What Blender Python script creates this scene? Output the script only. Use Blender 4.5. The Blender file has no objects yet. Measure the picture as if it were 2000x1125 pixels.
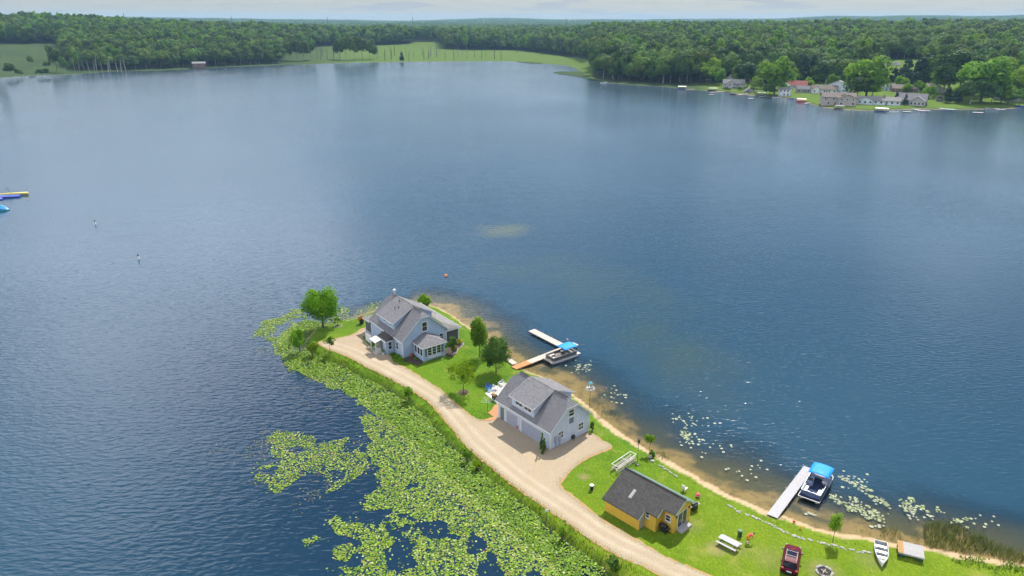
import bpy, bmesh, math, random
import numpy as np
from mathutils import Vector, Matrix
R = math.radians
scene = bpy.context.scene
col = scene.collection

# ---------------------------------------------------------------- camera, sky, sun, exposure
CAM_H, F_PX, HOR_Y = 58.0, 1400.0, 38.0           # drone height, focal length and horizon row of the 2000 px wide photo
PITCH = math.atan((562.5 - HOR_Y) / F_PX)
cam = bpy.data.cameras.new('camera'); cam_o = bpy.data.objects.new('camera', cam); col.objects.link(cam_o)
cam.sensor_width = 36.0; cam.lens = 36.0 * F_PX / 2000.0
cam.clip_start = 0.5; cam.clip_end = 40000
cam_o.location = (0, 0, CAM_H); cam_o.rotation_euler = (math.pi / 2 - PITCH, 0, 0)
scene.camera = cam_o

CLOUD_SEED = 4.9
SUN_EL, SUN_AZ = R(52), R(25)                      # azimuth from +Y towards +X
world = bpy.data.worlds.new('World'); scene.world = world; world.use_nodes = True
wn, wl = world.node_tree.nodes, world.node_tree.links
wn.clear()
w_out = wn.new('ShaderNodeOutputWorld'); w_bg = wn.new('ShaderNodeBackground')
sky = wn.new('ShaderNodeTexSky'); sky.sky_type = 'NISHITA'; sky.sun_disc = False
sky.sun_elevation = SUN_EL; sky.sun_rotation = SUN_AZ; sky.air_density = 1.0; sky.dust_density = 0.1; sky.ozone_density = 2.0
w_tc = wn.new('ShaderNodeTexCoord'); w_sep = wn.new('ShaderNodeSeparateXYZ')
wl.new(w_tc.outputs['Generated'], w_sep.inputs[0])
def wmath(op, a, b=None, clamp=False):
    n = wn.new('ShaderNodeMath'); n.operation = op; n.use_clamp = clamp
    for i, q in enumerate((a, b)):
        if q is None: continue
        if isinstance(q, (int, float)): n.inputs[i].default_value = q
        else: wl.new(q, n.inputs[i])
    return n.outputs[0]
zc = wmath('ADD', wmath('MAXIMUM', w_sep.outputs[2], 0.0), 0.06)        # a flat cloud deck seen in perspective
w_cmb = wn.new('ShaderNodeCombineXYZ')
wl.new(wmath('DIVIDE', w_sep.outputs[0], zc), w_cmb.inputs[0]); wl.new(wmath('DIVIDE', w_sep.outputs[1], zc), w_cmb.inputs[1])
w_cmb.inputs[2].default_value = CLOUD_SEED
cn = wn.new('ShaderNodeTexNoise'); cn.inputs['Scale'].default_value = 0.42; cn.inputs['Detail'].default_value = 4; cn.inputs['Roughness'].default_value = 0.56
wl.new(w_cmb.outputs[0], cn.inputs['Vector'])
cr = wn.new('ShaderNodeMapRange'); cr.inputs[1].default_value = 0.50; cr.inputs[2].default_value = 0.58; cr.inputs[3].default_value = 0.0; cr.inputs[4].default_value = 1.0
wl.new(cn.outputs[0], cr.inputs[0])
cn2 = wn.new('ShaderNodeTexNoise'); cn2.inputs['Scale'].default_value = 1.9; cn2.inputs['Detail'].default_value = 2
wl.new(w_cmb.outputs[0], cn2.inputs['Vector'])
cshade = wn.new('ShaderNodeMix'); cshade.data_type = 'RGBA'
cshade.inputs[6].default_value = (6.4, 6.9, 8.0, 1); cshade.inputs[7].default_value = (9.6, 9.9, 10.6, 1)
wl.new(cn2.outputs[0], cshade.inputs[0])
w_mix = wn.new('ShaderNodeMix'); w_mix.data_type = 'RGBA'
low = wn.new('ShaderNodeMapRange'); low.inputs[1].default_value = 0.0; low.inputs[2].default_value = 0.2; low.inputs[3].default_value = 0.72; low.inputs[4].default_value = 0.0   # veil of far cloud towards the horizon
wl.new(w_sep.outputs[2], low.inputs[0])
wl.new(wmath('MULTIPLY', wmath('MAXIMUM', cr.outputs[0], low.outputs[0]), 0.86), w_mix.inputs[0]); wl.new(sky.outputs[0], w_mix.inputs[6])
lit = wn.new('ShaderNodeMapRange'); lit.inputs[1].default_value = 0.02; lit.inputs[2].default_value = 0.45; lit.inputs[3].default_value = 0.78; lit.inputs[4].default_value = 5.0   # high clouds stand nearer the sun than the far ones
wl.new(w_sep.outputs[2], lit.inputs[0])
w_vm = wn.new('ShaderNodeVectorMath'); w_vm.operation = 'SCALE'; wl.new(cshade.outputs[2], w_vm.inputs[0]); wl.new(lit.outputs[0], w_vm.inputs['Scale']); wl.new(w_vm.outputs[0], w_mix.inputs[7])
wl.new(w_mix.outputs[2], w_bg.inputs[0]); w_bg.inputs[1].default_value = 0.06
wl.new(w_bg.outputs[0], w_out.inputs[0])

sun = bpy.data.lights.new('sun', 'SUN'); sun_o = bpy.data.objects.new('sun', sun); col.objects.link(sun_o)
sun.energy = 4.9; sun.angle = R(0.53); sun.color = (1.0, 0.955, 0.87)
to_sun = Vector((math.sin(SUN_AZ) * math.cos(SUN_EL), math.cos(SUN_AZ) * math.cos(SUN_EL), math.sin(SUN_EL)))
sun_o.rotation_euler = to_sun.to_track_quat('Z', 'Y').to_euler(); sun_o.location = (40, 60, 200)
vs = scene.view_settings
scene.display_settings.display_device = 'sRGB'
vs.view_transform = 'Standard'; vs.look = 'None'; vs.gamma = 1.0; vs.use_curve_mapping = False; vs.exposure = 0.38
HAZE = 7e-5                                        # density of the pale summer haze
WAVE = 0.375                                        # height scale of the ripples
WATER_A, WATER_B, WATER_W = (.012, .046, .080), (.017, .059, .098), (.008, .026, .052)   # body colour of the lake, and off the weedy side
cy = scene.cycles
cy.use_denoising = True; cy.use_adaptive_sampling = True; cy.adaptive_threshold = .03; cy.max_bounces = 4; cy.diffuse_bounces = 1; cy.glossy_bounces = 2; cy.transmission_bounces = 4
cy.transparent_max_bounces = 8; cy.volume_bounces = 1; cy.caustics_reflective = False; cy.caustics_refractive = False
cy.sample_clamp_indirect = 4.0
# ---------------------------------------------------------------- helpers
SP, CP = math.sin(PITCH), math.cos(PITCH)
def gp(x, y, z=0.0):
    """point of the ground at height z that the photo shows at pixel (x, y)"""
    u = (x - 1000) / F_PX; v = (y - 562.5) / F_PX
    t = (CAM_H - z) / (SP + v * CP)
    return Vector((u * t, t * (CP - v * SP), z))
def S(r, g, b):
    f = lambda c: c / 12.92 if c <= 0.04045 else ((c + 0.055) / 1.055) ** 2.4
    return (f(r / 255), f(g / 255), f(b / 255))
class MB:
    def __init__(s): s.v = []; s.f = []
    def add(s, vs_, fs):
        o = len(s.v); s.v += [tuple(p) for p in vs_]; s.f += [tuple(i + o for i in f) for f in fs]; return s
    def poly(s, pts): return s.add(pts, [tuple(range(len(pts)))])
    def bx(s, x0, x1, y0, y1, z0, z1):
        return s.add([(x0,y0,z0),(x1,y0,z0),(x1,y1,z0),(x0,y1,z0),(x0,y0,z1),(x1,y0,z1),(x1,y1,z1),(x0,y1,z1)],
                     [(0,3,2,1),(4,5,6,7),(0,1,5,4),(1,2,6,5),(2,3,7,6),(3,0,4,7)])
    def bar(s, a, b, w, h, up=(0,0,1)):
        a, b = Vector(a), Vector(b); d = (b - a).normalized(); upv = Vector(up)
        if abs(d.dot(upv)) > .98: upv = Vector((0, 1, 0))
        r = d.cross(upv).normalized(); q = r.cross(d).normalized()
        P = []
        for e in (a, b):
            for sx, sy in ((-1,-1),(1,-1),(1,1),(-1,1)): P.append(e + r * (sx * w / 2) + q * (sy * h / 2))
        return s.add(P, [(0,1,2,3),(7,6,5,4),(0,4,5,1),(1,5,6,2),(2,6,7,3),(3,7,4,0)])
    def slab(s, pts, t, d=(0,0,-1)):
        pts = [Vector(p) for p in pts]; n = len(pts); D = Vector(d) * t
        return s.add(pts + [p + D for p in pts], [tuple(range(n)), tuple(range(2*n-1, n-1, -1))] + [(i, n+i, n+(i+1) % n, (i+1) % n) for i in range(n)])
    def prism(s, pts2, z0, z1): return s.slab([(p[0], p[1], z1) for p in pts2], z1 - z0)
    def tube(s, path, r, n=6, cap=True):
        path = [Vector(p) for p in path]; rs = r if isinstance(r, (list, tuple)) else [r] * len(path)
        rings = []
        for i, p in enumerate(path):
            d = (path[min(i+1, len(path)-1)] - path[max(i-1, 0)]).normalized()
            ax = Vector((0,0,1)) if abs(d.z) < .9 else Vector((1,0,0))
            a = d.cross(ax).normalized(); b = d.cross(a).normalized()
            rings.append([p + (a * math.cos(2*math.pi*k/n) + b * math.sin(2*math.pi*k/n)) * rs[i] for k in range(n)])
        V_ = [q for r_ in rings for q in r_]; F_ = []
        for i in range(len(path) - 1):
            for k in range(n): F_.append((i*n+k, i*n+(k+1) % n, (i+1)*n+(k+1) % n, (i+1)*n+k))
        if cap: F_ += [tuple(range(n-1, -1, -1)), tuple(range((len(path)-1)*n, len(path)*n))]
        return s.add(V_, F_)
    def lathe(s, prof, n=12, c=(0,0,0)):
        V_ = []; F_ = []
        for r_, z in prof:
            for k in range(n): V_.append((c[0] + r_*math.cos(2*math.pi*k/n), c[1] + r_*math.sin(2*math.pi*k/n), c[2] + z))
        for i in range(len(prof) - 1):
            for k in range(n): F_.append((i*n+k, i*n+(k+1) % n, (i+1)*n+(k+1) % n, (i+1)*n+k))
        F_ += [tuple(range(n-1, -1, -1)), tuple(range((len(prof)-1)*n, len(prof)*n))]
        return s.add(V_, F_)
    def build(s, name, mat, parent=None, smooth=False):
        me = bpy.data.meshes.new(name); me.from_pydata(s.v, [], s.f); me.update()
        if smooth: me.polygons.foreach_set('use_smooth', [True] * len(me.polygons))
        if mat: me.materials.append(mat)
        o = bpy.data.objects.new(name, me); col.objects.link(o)
        if parent: o.parent = parent
        return o
def tag(o, label=None, cat=None, group=None, kind=None):
    if label: o['label'] = label
    if cat: o['category'] = cat
    if group: o['group'] = group
    if kind: o['kind'] = kind
    return o
def thing(name, label, cat, loc=(0,0,0), rz=0.0, group=None):
    o = bpy.data.objects.new(name, None); col.objects.link(o); o.empty_display_size = .3
    o.location = loc; o.rotation_euler = (0, 0, rz)
    return tag(o, label, cat, group)
def structure(o): o['kind'] = 'structure'; return o
def dup(root, loc, rz, label=None, scale=None):
    def cp(o, par):
        c = o.copy(); col.objects.link(c); c.parent = par
        for ch in KIDS.get(o.name, ()): cp(ch, c)
        return c
    KIDS = {}
    for ch in root.children_recursive: KIDS.setdefault(ch.parent.name, []).append(ch)
    r = cp(root, None); r.location = loc; r.rotation_euler = (0, 0, rz)
    if label: r['label'] = label
    if scale is not None: r.scale = scale if hasattr(scale, '__len__') else (scale,) * 3
    return r
def mesh_np(name, V_, F_, mat, parent=None, attrs=None, smooth=False):
    """fast mesh from numpy: V_ (n,3), F_ (m,k); attrs {name: (n,) or (n,3)} per vertex"""
    V_ = np.asarray(V_, np.float32); F_ = np.asarray(F_, np.int32); k = F_.shape[1]
    me = bpy.data.meshes.new(name); me.vertices.add(len(V_)); me.vertices.foreach_set('co', V_.ravel())
    me.loops.add(F_.size); me.loops.foreach_set('vertex_index', F_.ravel())
    me.polygons.add(len(F_)); me.polygons.foreach_set('loop_start', np.arange(len(F_), dtype=np.int32) * k)
    me.update(calc_edges=True)
    for an, av in (attrs or {}).items():
        av = np.asarray(av, np.float32)
        if av.ndim == 1: a = me.attributes.new(an, 'FLOAT', 'POINT'); a.data.foreach_set('value', av)
        else:
            a = me.attributes.new(an, 'FLOAT_COLOR', 'POINT'); a.data.foreach_set('color', np.c_[av, np.ones(len(av))].astype(np.float32).ravel())
    if smooth: me.polygons.foreach_set('use_smooth', np.ones(len(F_), bool))
    if mat: me.materials.append(mat)
    o = bpy.data.objects.new(name, me); col.objects.link(o)
    if parent: o.parent = parent
    return o

# ---------------------------------------------------------------- materials
class NT:
    def __init__(s, name):
        s.m = bpy.data.materials.new(name); s.m.use_nodes = True; s.n = s.m.node_tree.nodes; s.l = s.m.node_tree.links
        s.p = s.n['Principled BSDF']; s.out = s.n['Material Output']
    def put(s, a, sock):
        if isinstance(a, bpy.types.NodeSocket): s.l.new(a, sock)
        elif hasattr(a, '__len__'): sock.default_value = (*a, 1) if len(a) == 3 and sock.type == 'RGBA' else a
        else: sock.default_value = a
    def noise(s, scale, detail=4, rough=.55, vec=None, dist=0):
        n = s.n.new('ShaderNodeTexNoise'); n.inputs['Scale'].default_value = scale; n.inputs['Detail'].default_value = detail
        n.inputs['Roughness'].default_value = rough; n.inputs['Distortion'].default_value = dist
        s.l.new(vec if vec else s.pos(), n.inputs['Vector']); return n.outputs[0]
    def pos(s): 
        if not hasattr(s, '_pos'): s._pos = s.n.new('ShaderNodeNewGeometry').outputs['Position']
        return s._pos
    def obj(s):
        if not hasattr(s, '_obj'): s._obj = s.n.new('ShaderNodeTexCoord').outputs['Object']
        return s._obj
    def mapping(s, vec, scale=(1,1,1), rot=(0,0,0), loc=(0,0,0)):
        n = s.n.new('ShaderNodeMapping'); n.inputs['Scale'].default_value = scale; n.inputs['Rotation'].default_value = rot; n.inputs['Location'].default_value = loc
        s.l.new(vec, n.inputs[0]); return n.outputs[0]
    def ramp(s, fac, a=.4, b=.6, lo=0., hi=1.):
        n = s.n.new('ShaderNodeMapRange'); s.put(fac, n.inputs[0])
        for i, q in enumerate((a, b, lo, hi)): n.inputs[i+1].default_value = q
        return n.outputs[0]
    def mix(s, fac, a, b, mode='MIX'):
        n = s.n.new('ShaderNodeMix'); n.data_type = 'RGBA'; n.blend_type = mode
        s.put(fac, n.inputs[0]); s.put(a, n.inputs[6]); s.put(b, n.inputs[7]); return n.outputs[2]
    def math(s, op, a, b=0., clamp=False):
        n = s.n.new('ShaderNodeMath'); n.operation = op; n.use_clamp = clamp; s.put(a, n.inputs[0]); s.put(b, n.inputs[1]); return n.outputs[0]
    def attr(s, name, fac=True):
        n = s.n.new('ShaderNodeAttribute'); n.attribute_name = name; return n.outputs['Fac' if fac else 'Color']
    def rand(s): return s.n.new('ShaderNodeObjectInfo').outputs['Random']
    def bump(s, h, strength=.3, dist=.02, normal=None):
        n = s.n.new('ShaderNodeBump'); n.inputs['Strength'].default_value = strength; n.inputs['Distance'].default_value = dist
        s.l.new(h, n.inputs['Height'])
        if normal: s.l.new(normal, n.inputs['Normal'])
        return n.outputs[0]
    def set(s, base=None, rough=None, metal=None, normal=None, spec=None, **kw):
        for k, q in (('Base Color', base), ('Roughness', rough), ('Metallic', metal), ('Normal', normal), ('Specular IOR Level', spec)):
            if q is not None: s.put(q, s.p.inputs[k])
        for k, q in kw.items(): s.put(q, s.p.inputs[k.replace('_', ' ')])
        return s.m
def worn(name, c, rough=.6, var=.12, scale=3., bump=.0, spec=.4, metal=0.):
    """painted or raw surface: a base colour with broad and fine unevenness"""
    t = NT(name); n1 = t.noise(scale, 5, .6, t.obj()); n2 = t.noise(scale * 9, 3, .6, t.obj())
    d = tuple(q * (1 - var) for q in c); l = tuple(min(1, q * (1 + var)) for q in c)
    b = t.mix(n1, d, l); b = t.mix(t.ramp(n2, .3, .7, 0, .5), b, d)
    return t.set(base=b, rough=t.ramp(n1, .3, .7, rough * .85, min(1, rough * 1.15)), spec=spec, metal=metal, normal=t.bump(n2, bump, .02) if bump else None)
def siding(name, c, pitch=.4, axis='V', depth=.015):
    """boards: vertical board-and-batten or horizontal lap as fine relief"""
    t = NT(name); sp = t.n.new('ShaderNodeSeparateXYZ'); t.l.new(t.obj(), sp.inputs[0])
    q = t.math('ADD', sp.outputs[0], sp.outputs[1]) if axis == 'V' else sp.outputs[2]
    fr = t.math('FRACT', t.math('DIVIDE', q, pitch)); edge = t.ramp(fr, .0, .14, 1, 0) if axis == 'V' else fr
    n1 = t.noise(1.2, 4, .6, t.obj()); b = t.mix(t.ramp(n1, .35, .65), tuple(k * .93 for k in c), tuple(k * 1.05 for k in c))
    b = t.mix(t.math('MULTIPLY', edge if axis == 'V' else t.ramp(fr, 0, .12, 1, 0), .22), b, tuple(k * .72 for k in c))
    return t.set(base=b, rough=.62, normal=t.bump(edge, .6, depth), spec=.3)
def shingle(name, c, var=.2, row=.13, tab=.42):
    t = NT(name); sp = t.n.new('ShaderNodeSeparateXYZ'); t.l.new(t.obj(), sp.inputs[0])
    cb = t.n.new('ShaderNodeCombineXYZ'); t.l.new(t.math('ADD', sp.outputs[0], sp.outputs[1]), cb.inputs[0]); t.l.new(sp.outputs[2], cb.inputs[1])
    br = t.n.new('ShaderNodeTexBrick'); t.l.new(cb.outputs[0], br.inputs['Vector'])
    br.inputs['Scale'].default_value = 1; br.inputs['Brick Width'].default_value = tab; br.inputs['Row Height'].default_value = row
    br.inputs['Mortar Size'].default_value = .018; br.inputs['Mortar Smooth'].default_value = .3; br.offset = .37
    br.inputs['Color1'].default_value = (*[k * (1 - var) for k in c], 1); br.inputs['Color2'].default_value = (*[min(1, k * (1 + var)) for k in c], 1)
    br.inputs['Mortar'].default_value = (*[k * .45 for k in c], 1); br.inputs['Bias'].default_value = 0
    n1 = t.noise(.9, 5, .6, t.obj()); n2 = t.noise(7, 3, .6, t.obj())
    b = t.mix(t.ramp(n1, .35, .7, 0, .4), br.outputs[0], tuple(k * 1.15 for k in c)); b = t.mix(t.ramp(n2, .35, .65, 0, .45), b, tuple(k * .62 for k in c))
    return t.set(base=b, rough=.9, spec=.2, normal=t.bump(br.outputs['Fac'], .5, .012))
def glass(name, c=(.012, .016, .022)):
    t = NT(name); n = t.noise(.6, 2, .5, t.obj())
    return t.set(base=t.mix(n, c, tuple(k * 2.2 for k in c)), rough=.06, spec=.8)
M = {}
M['white'] = worn('white_paint', (.70, .71, .73), .5, .05)
M['sid_blue'] = siding('blue_grey_siding', (.40, .50, .655), .41)
M['sid_garage'] = siding('pale_grey_blue_siding', (.49, .55, .66), .41)
M['sid_yellow'] = siding('ochre_siding', (.66, .41, .05), .2, 'H', .01)
M['shingle'] = shingle('grey_shingle', (.225, .217, .226))
M['shingle_dark'] = shingle('charcoal_shingle', (.088, .084, .078), .25, .12, .4)
M['shingle_tan'] = shingle('tan_shingle', (.23, .19, .165), .25)
M['shingle_red'] = shingle('red_shingle', (.30, .10, .085), .2)
M['shingle_grey2'] = shingle('pale_grey_shingle', (.27, .26, .255), .2)
M['glass'] = glass('window_glass')
M['screen'] = worn('insect_screen', (.10, .105, .115), .8, .2, 2)
M['door_grey'] = worn('grey_door_paint', (.33, .35, .42), .5, .06)
M['slate_paint'] = worn('slate_blue_paint', (.13, .16, .2), .5, .1)
M['alu'] = worn('brushed_aluminium', (.55, .56, .57), .42, .1, 4, metal=.85)
M['alu_white'] = worn('white_metal', (.74, .75, .74), .5, .08, 4)
M['steel_dark'] = worn('dark_metal', (.05, .052, .055), .5, .2, 5, metal=.4)
M['black'] = worn('black_plastic', (.018, .018, .02), .45, .2)
M['wood_new'] = worn('fresh_cedar', (.56, .25, .09), .7, .18, 6, .2)
M['wood_pale'] = worn('sun_bleached_planks', (.58, .49, .41), .8, .2, 5, .25)
M['wood_grey'] = worn('weathered_planks', (.40, .38, .38), .8, .3, 5, .3)
M['dock_white'] = worn('pale_dock_panels', (.42, .41, .43), .7, .2, 3, .15)
M['rust_wood'] = worn('rusty_planks', (.42, .24, .08), .8, .25, 5, .25)
M['bark'] = worn('bark', (.11, .085, .065), .9, .3, 6, .5)
M['bark_pale'] = worn('pale_bark', (.34, .32, .29), .9, .25, 5, .4)
M['canvas_blue'] = worn('blue_canvas', (.0, .27, .85), .65, .08, 2)
M['navy'] = worn('navy_panel', (.10, .13, .25), .45, .12)
M['navy_deep'] = worn('navy_carpet', (.02, .03, .085), .9, .2)
M['vinyl'] = worn('cream_vinyl', (.68, .66, .62), .45, .06)
M['vinyl_grey'] = worn('grey_blue_vinyl', (.26, .31, .45), .5, .08)
M['char_panel'] = worn('charcoal_panel', (.10, .095, .10), .4, .15)
M['brown_vinyl'] = worn('taupe_vinyl', (.22, .18, .16), .5, .12)
M['stone'] = worn('pale_field_stone', (.42, .40, .37), .85, .3, 4, .4)
M['stone_dark'] = worn('sooty_stone', (.20, .18, .17), .9, .3, 5, .4)
M['mulch'] = worn('brown_mulch', (.075, .05, .038), .95, .35, 8, .6)
M['paver'] = worn('terracotta_pavers', (.50, .22, .10), .85, .2, 5, .3)
M['concrete'] = worn('pale_concrete', (.62, .57, .52), .85, .1, 2, .15)
M['ash'] = worn('ash_and_embers', (.04, .036, .034), .95, .4, 6, .6)
M['blue_plastic'] = worn('blue_plastic', (.015, .09, .60), .4, .1)
M['sky_plastic'] = worn('light_blue_plastic', (.07, .30, .70), .4, .1)
M['teal'] = worn('teal_paint', (.10, .45, .55), .5, .12)
M['mint'] = worn('mint_metal', (.36, .55, .47), .5, .12)
M['orange'] = worn('orange_plastic', (.75, .20, .02), .4, .1)
M['red'] = worn('red_plastic', (.62, .03, .035), .4, .1)
M['pink'] = worn('pink_plastic', (.75, .07, .16), .4, .1)
M['yellow'] = worn('yellow_plastic', (.75, .50, .02), .4, .1)
M['inf_yellow'] = worn('yellow_inflatable', (.62, .52, .10), .4, .08)
M['inf_blue'] = worn('blue_inflatable', (.03, .06, .34), .35, .1)
M['inf_teal'] = worn('teal_inflatable', (.0, .23, .28), .3, .1)
M['green_dark'] = worn('dark_green_paint', (.03, .09, .05), .5, .2)
M['skin'] = worn('skin', (.50, .28, .18), .55, .06)
M['shirt'] = worn('coral_shirt', (.70, .13, .08), .8, .1)
M['shorts'] = worn('orange_shorts', (.72, .26, .02), .8, .1)
M['cap'] = worn('dark_cap', (.02, .02, .025), .8, .1)
M['car_paint'] = worn('maroon_car_paint', (.10, .005, .018), .45, .05, 1, spec=.12)
M['car_black'] = worn('black_trim', (.013, .013, .015), .3, .2)
M['car_glass'] = worn('car_glass', (.010, .012, .02), .2, .1, spec=.18)
M['chrome'] = worn('chrome', (.75, .75, .76), .15, .03, metal=1.)
M['tyre'] = worn('tyre_rubber', (.02, .02, .02), .85, .2)
M['lamp_red'] = worn('tail_lamp', (.42, .02, .02), .2, .1)
# ---------------------------------------------------------------- near ground: the spit of land, its beach and the bed of the lake
LAND_Z = 0.6
def P2(pts, z=0.): return [gp(x, y, z).to_2d() for x, y in pts]
EAST = [(2080,1122),(2000,1104),(1950,1094),(1880,1082),(1805,1068),(1700,1052),(1640,1041),(1590,1029),(1535,1008),(1500,998),(1460,983),(1420,964),(1380,941),(1335,917),(1300,897),(1272,884),(1240,864),(1205,840),(1170,814),(1145,789),(1112,764),(1080,745),(1040,728),(1005,712),(985,700),(962,680),(935,655),(908,634),(885,616),(862,603),(845,597)]
NORTH = [(810,593),(770,597),(735,609),(712,619),(690,624),(668,629),(648,634),(630,640),(612,648)]
WEST = [(600,664),(602,684),(618,696),(634,705),(666,713.5),(705,736.5),(740,751),(773,770),(803,791),(829,812),(853,838),(879,866),(907,894),(931,913),(960,937),(990,961),(1035,996),(1060,1017),(1095,1048),(1130,1075),(1165,1100),(1195,1122),(1240,1160)]
PX_E, PX_N, PX_W = P2(EAST), P2(NORTH), P2(WEST)
tail = [Vector((40, 30)), Vector((150, 30)), Vector((140, 48))]
shore = [(p, 0) for p in PX_E] + [(p, 1) for p in PX_N] + [(p, 2) for p in PX_W] + [(p, 2) for p in tail[:1]] + [(p, 0) for p in tail[1:]]
SH = np.array([(p.x, p.y) for p, k in shore]); SK = np.array([k for p, k in shore])
def shore_sd(X, Y):
    """signed distance to the shoreline (land positive) and the side of the nearest stretch"""
    best = np.full(X.shape, 1e9); side = np.zeros(X.shape, int); inside = np.zeros(X.shape, bool)
    n = len(SH)
    for i in range(n):
        a, b = SH[i], SH[(i+1) % n]; d = b - a; L2 = d @ d
        t = np.clip(((X - a[0]) * d[0] + (Y - a[1]) * d[1]) / L2, 0, 1)
        q = np.hypot(X - a[0] - t * d[0], Y - a[1] - t * d[1]); m = q < best
        best = np.where(m, q, best); side = np.where(m, SK[i], side)
        if a[1] != b[1]:
            c = ((a[1] > Y) != (b[1] > Y)) & (X < (b[0] - a[0]) * (Y - a[1]) / (b[1] - a[1]) + a[0]); inside ^= c
    return np.where(inside, best, -best), side
def vnoise(X, Y, s, seed=0):
    """smooth value noise, 0..1"""
    rg = np.random.default_rng(seed); G = rg.random((64, 64))
    x, y = np.asarray(X) / s + 1000, np.asarray(Y) / s + 1000; i, j = np.floor(x).astype(int), np.floor(y).astype(int); fx, fy = x - i, y - j
    fx = fx * fx * (3 - 2 * fx); fy = fy * fy * (3 - 2 * fy)
    g = lambda a, b: G[a % 64, b % 64]
    return (g(i, j) * (1 - fx) + g(i+1, j) * fx) * (1 - fy) + (g(i, j+1) * (1 - fx) + g(i+1, j+1) * fx) * fy
def fbm(X, Y, s, seed=0, o=3):
    return sum(vnoise(X, Y, s / 2**k, seed + k) * .5**k for k in range(o)) / sum(.5**k for k in range(o))
def sstep(a, b, x): t = np.clip((x - a) / (b - a), 0, 1); return t * t * (3 - 2 * t)
GX0, GX1, GY0, GY1, GS = -95., 150., 30., 185., .5
gx = np.arange(GX0, GX1 + .01, GS); gy = np.arange(GY0, GY1 + .01, GS)
XX, YY = np.meshgrid(gx, gy); sd, side = shore_sd(XX, YY)
sd = sd + (fbm(XX, YY, 3.0, 5) - .5) * np.where(side == 0, .9, .3)
wid = np.where(side == 0, 3.2, .7)
land = LAND_Z * sstep(0, 1, sd / wid * .92 + .08) + .0
und = (fbm(XX, YY, 9, 3) - .5) * .06 * sstep(2, 6, sd)
dd = -sd
bed_e = .06 * np.clip(dd, 0, 6) + .13 * np.clip(dd - 6, 0, 30); bed_w = .35 * np.clip(dd, 0, 1) + .14 * np.clip(dd - 1, 0, 40)
bed = np.where(side == 0, bed_e, np.where(side == 1, .2 * np.clip(dd, 0, 3) + .12 * np.clip(dd - 3, 0, 40), bed_w))
ZZ = np.where(sd > 0, land, -np.clip(bed, 0.0, 3.6))
edge = np.minimum.reduce([XX - GX0, GX1 - XX, YY - GY0, GY1 - YY]); ZZ = np.where(sd < 0, np.where(edge < 6, ZZ + (-3.6 - ZZ) * (1 - edge / 6), ZZ), ZZ)
n_sand = fbm(XX, YY, 2.2, 9)
sand = np.where(side == 0, 1 - sstep(.75, 1.2, sd * np.where(YY > 103, 2.4, 1.) + (n_sand - .5) * 1.1), np.where(side == 1, (1 - sstep(.2, .5, sd)), 0.0 * sd))
weed = np.where(side == 0, sstep(.40, .62, fbm(XX, YY, 3, 21) + .075 * (dd - 2.8)) * sstep(.6, 2.2, dd), np.where(side == 1, sstep(1.0, 4., dd + fbm(XX, YY, 4, 22) * 2 - 1), 1.0))
deep = np.where(side == 2, sstep(.3, 7, dd), sstep(9, 30, dd + (fbm(XX, YY, 9, 31) - .5) * 12))
V_ = np.c_[XX.ravel(), YY.ravel(), ZZ.ravel()]
ny, nx = XX.shape; I = np.arange(ny * nx).reshape(ny, nx)
FQ = np.c_[I[:-1, :-1].ravel(), I[:-1, 1:].ravel(), I[1:, 1:].ravel(), I[1:, :-1].ravel()]
fs = sd.ravel()[FQ].mean(1); fsand = sand.ravel()[FQ].mean(1)
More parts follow.
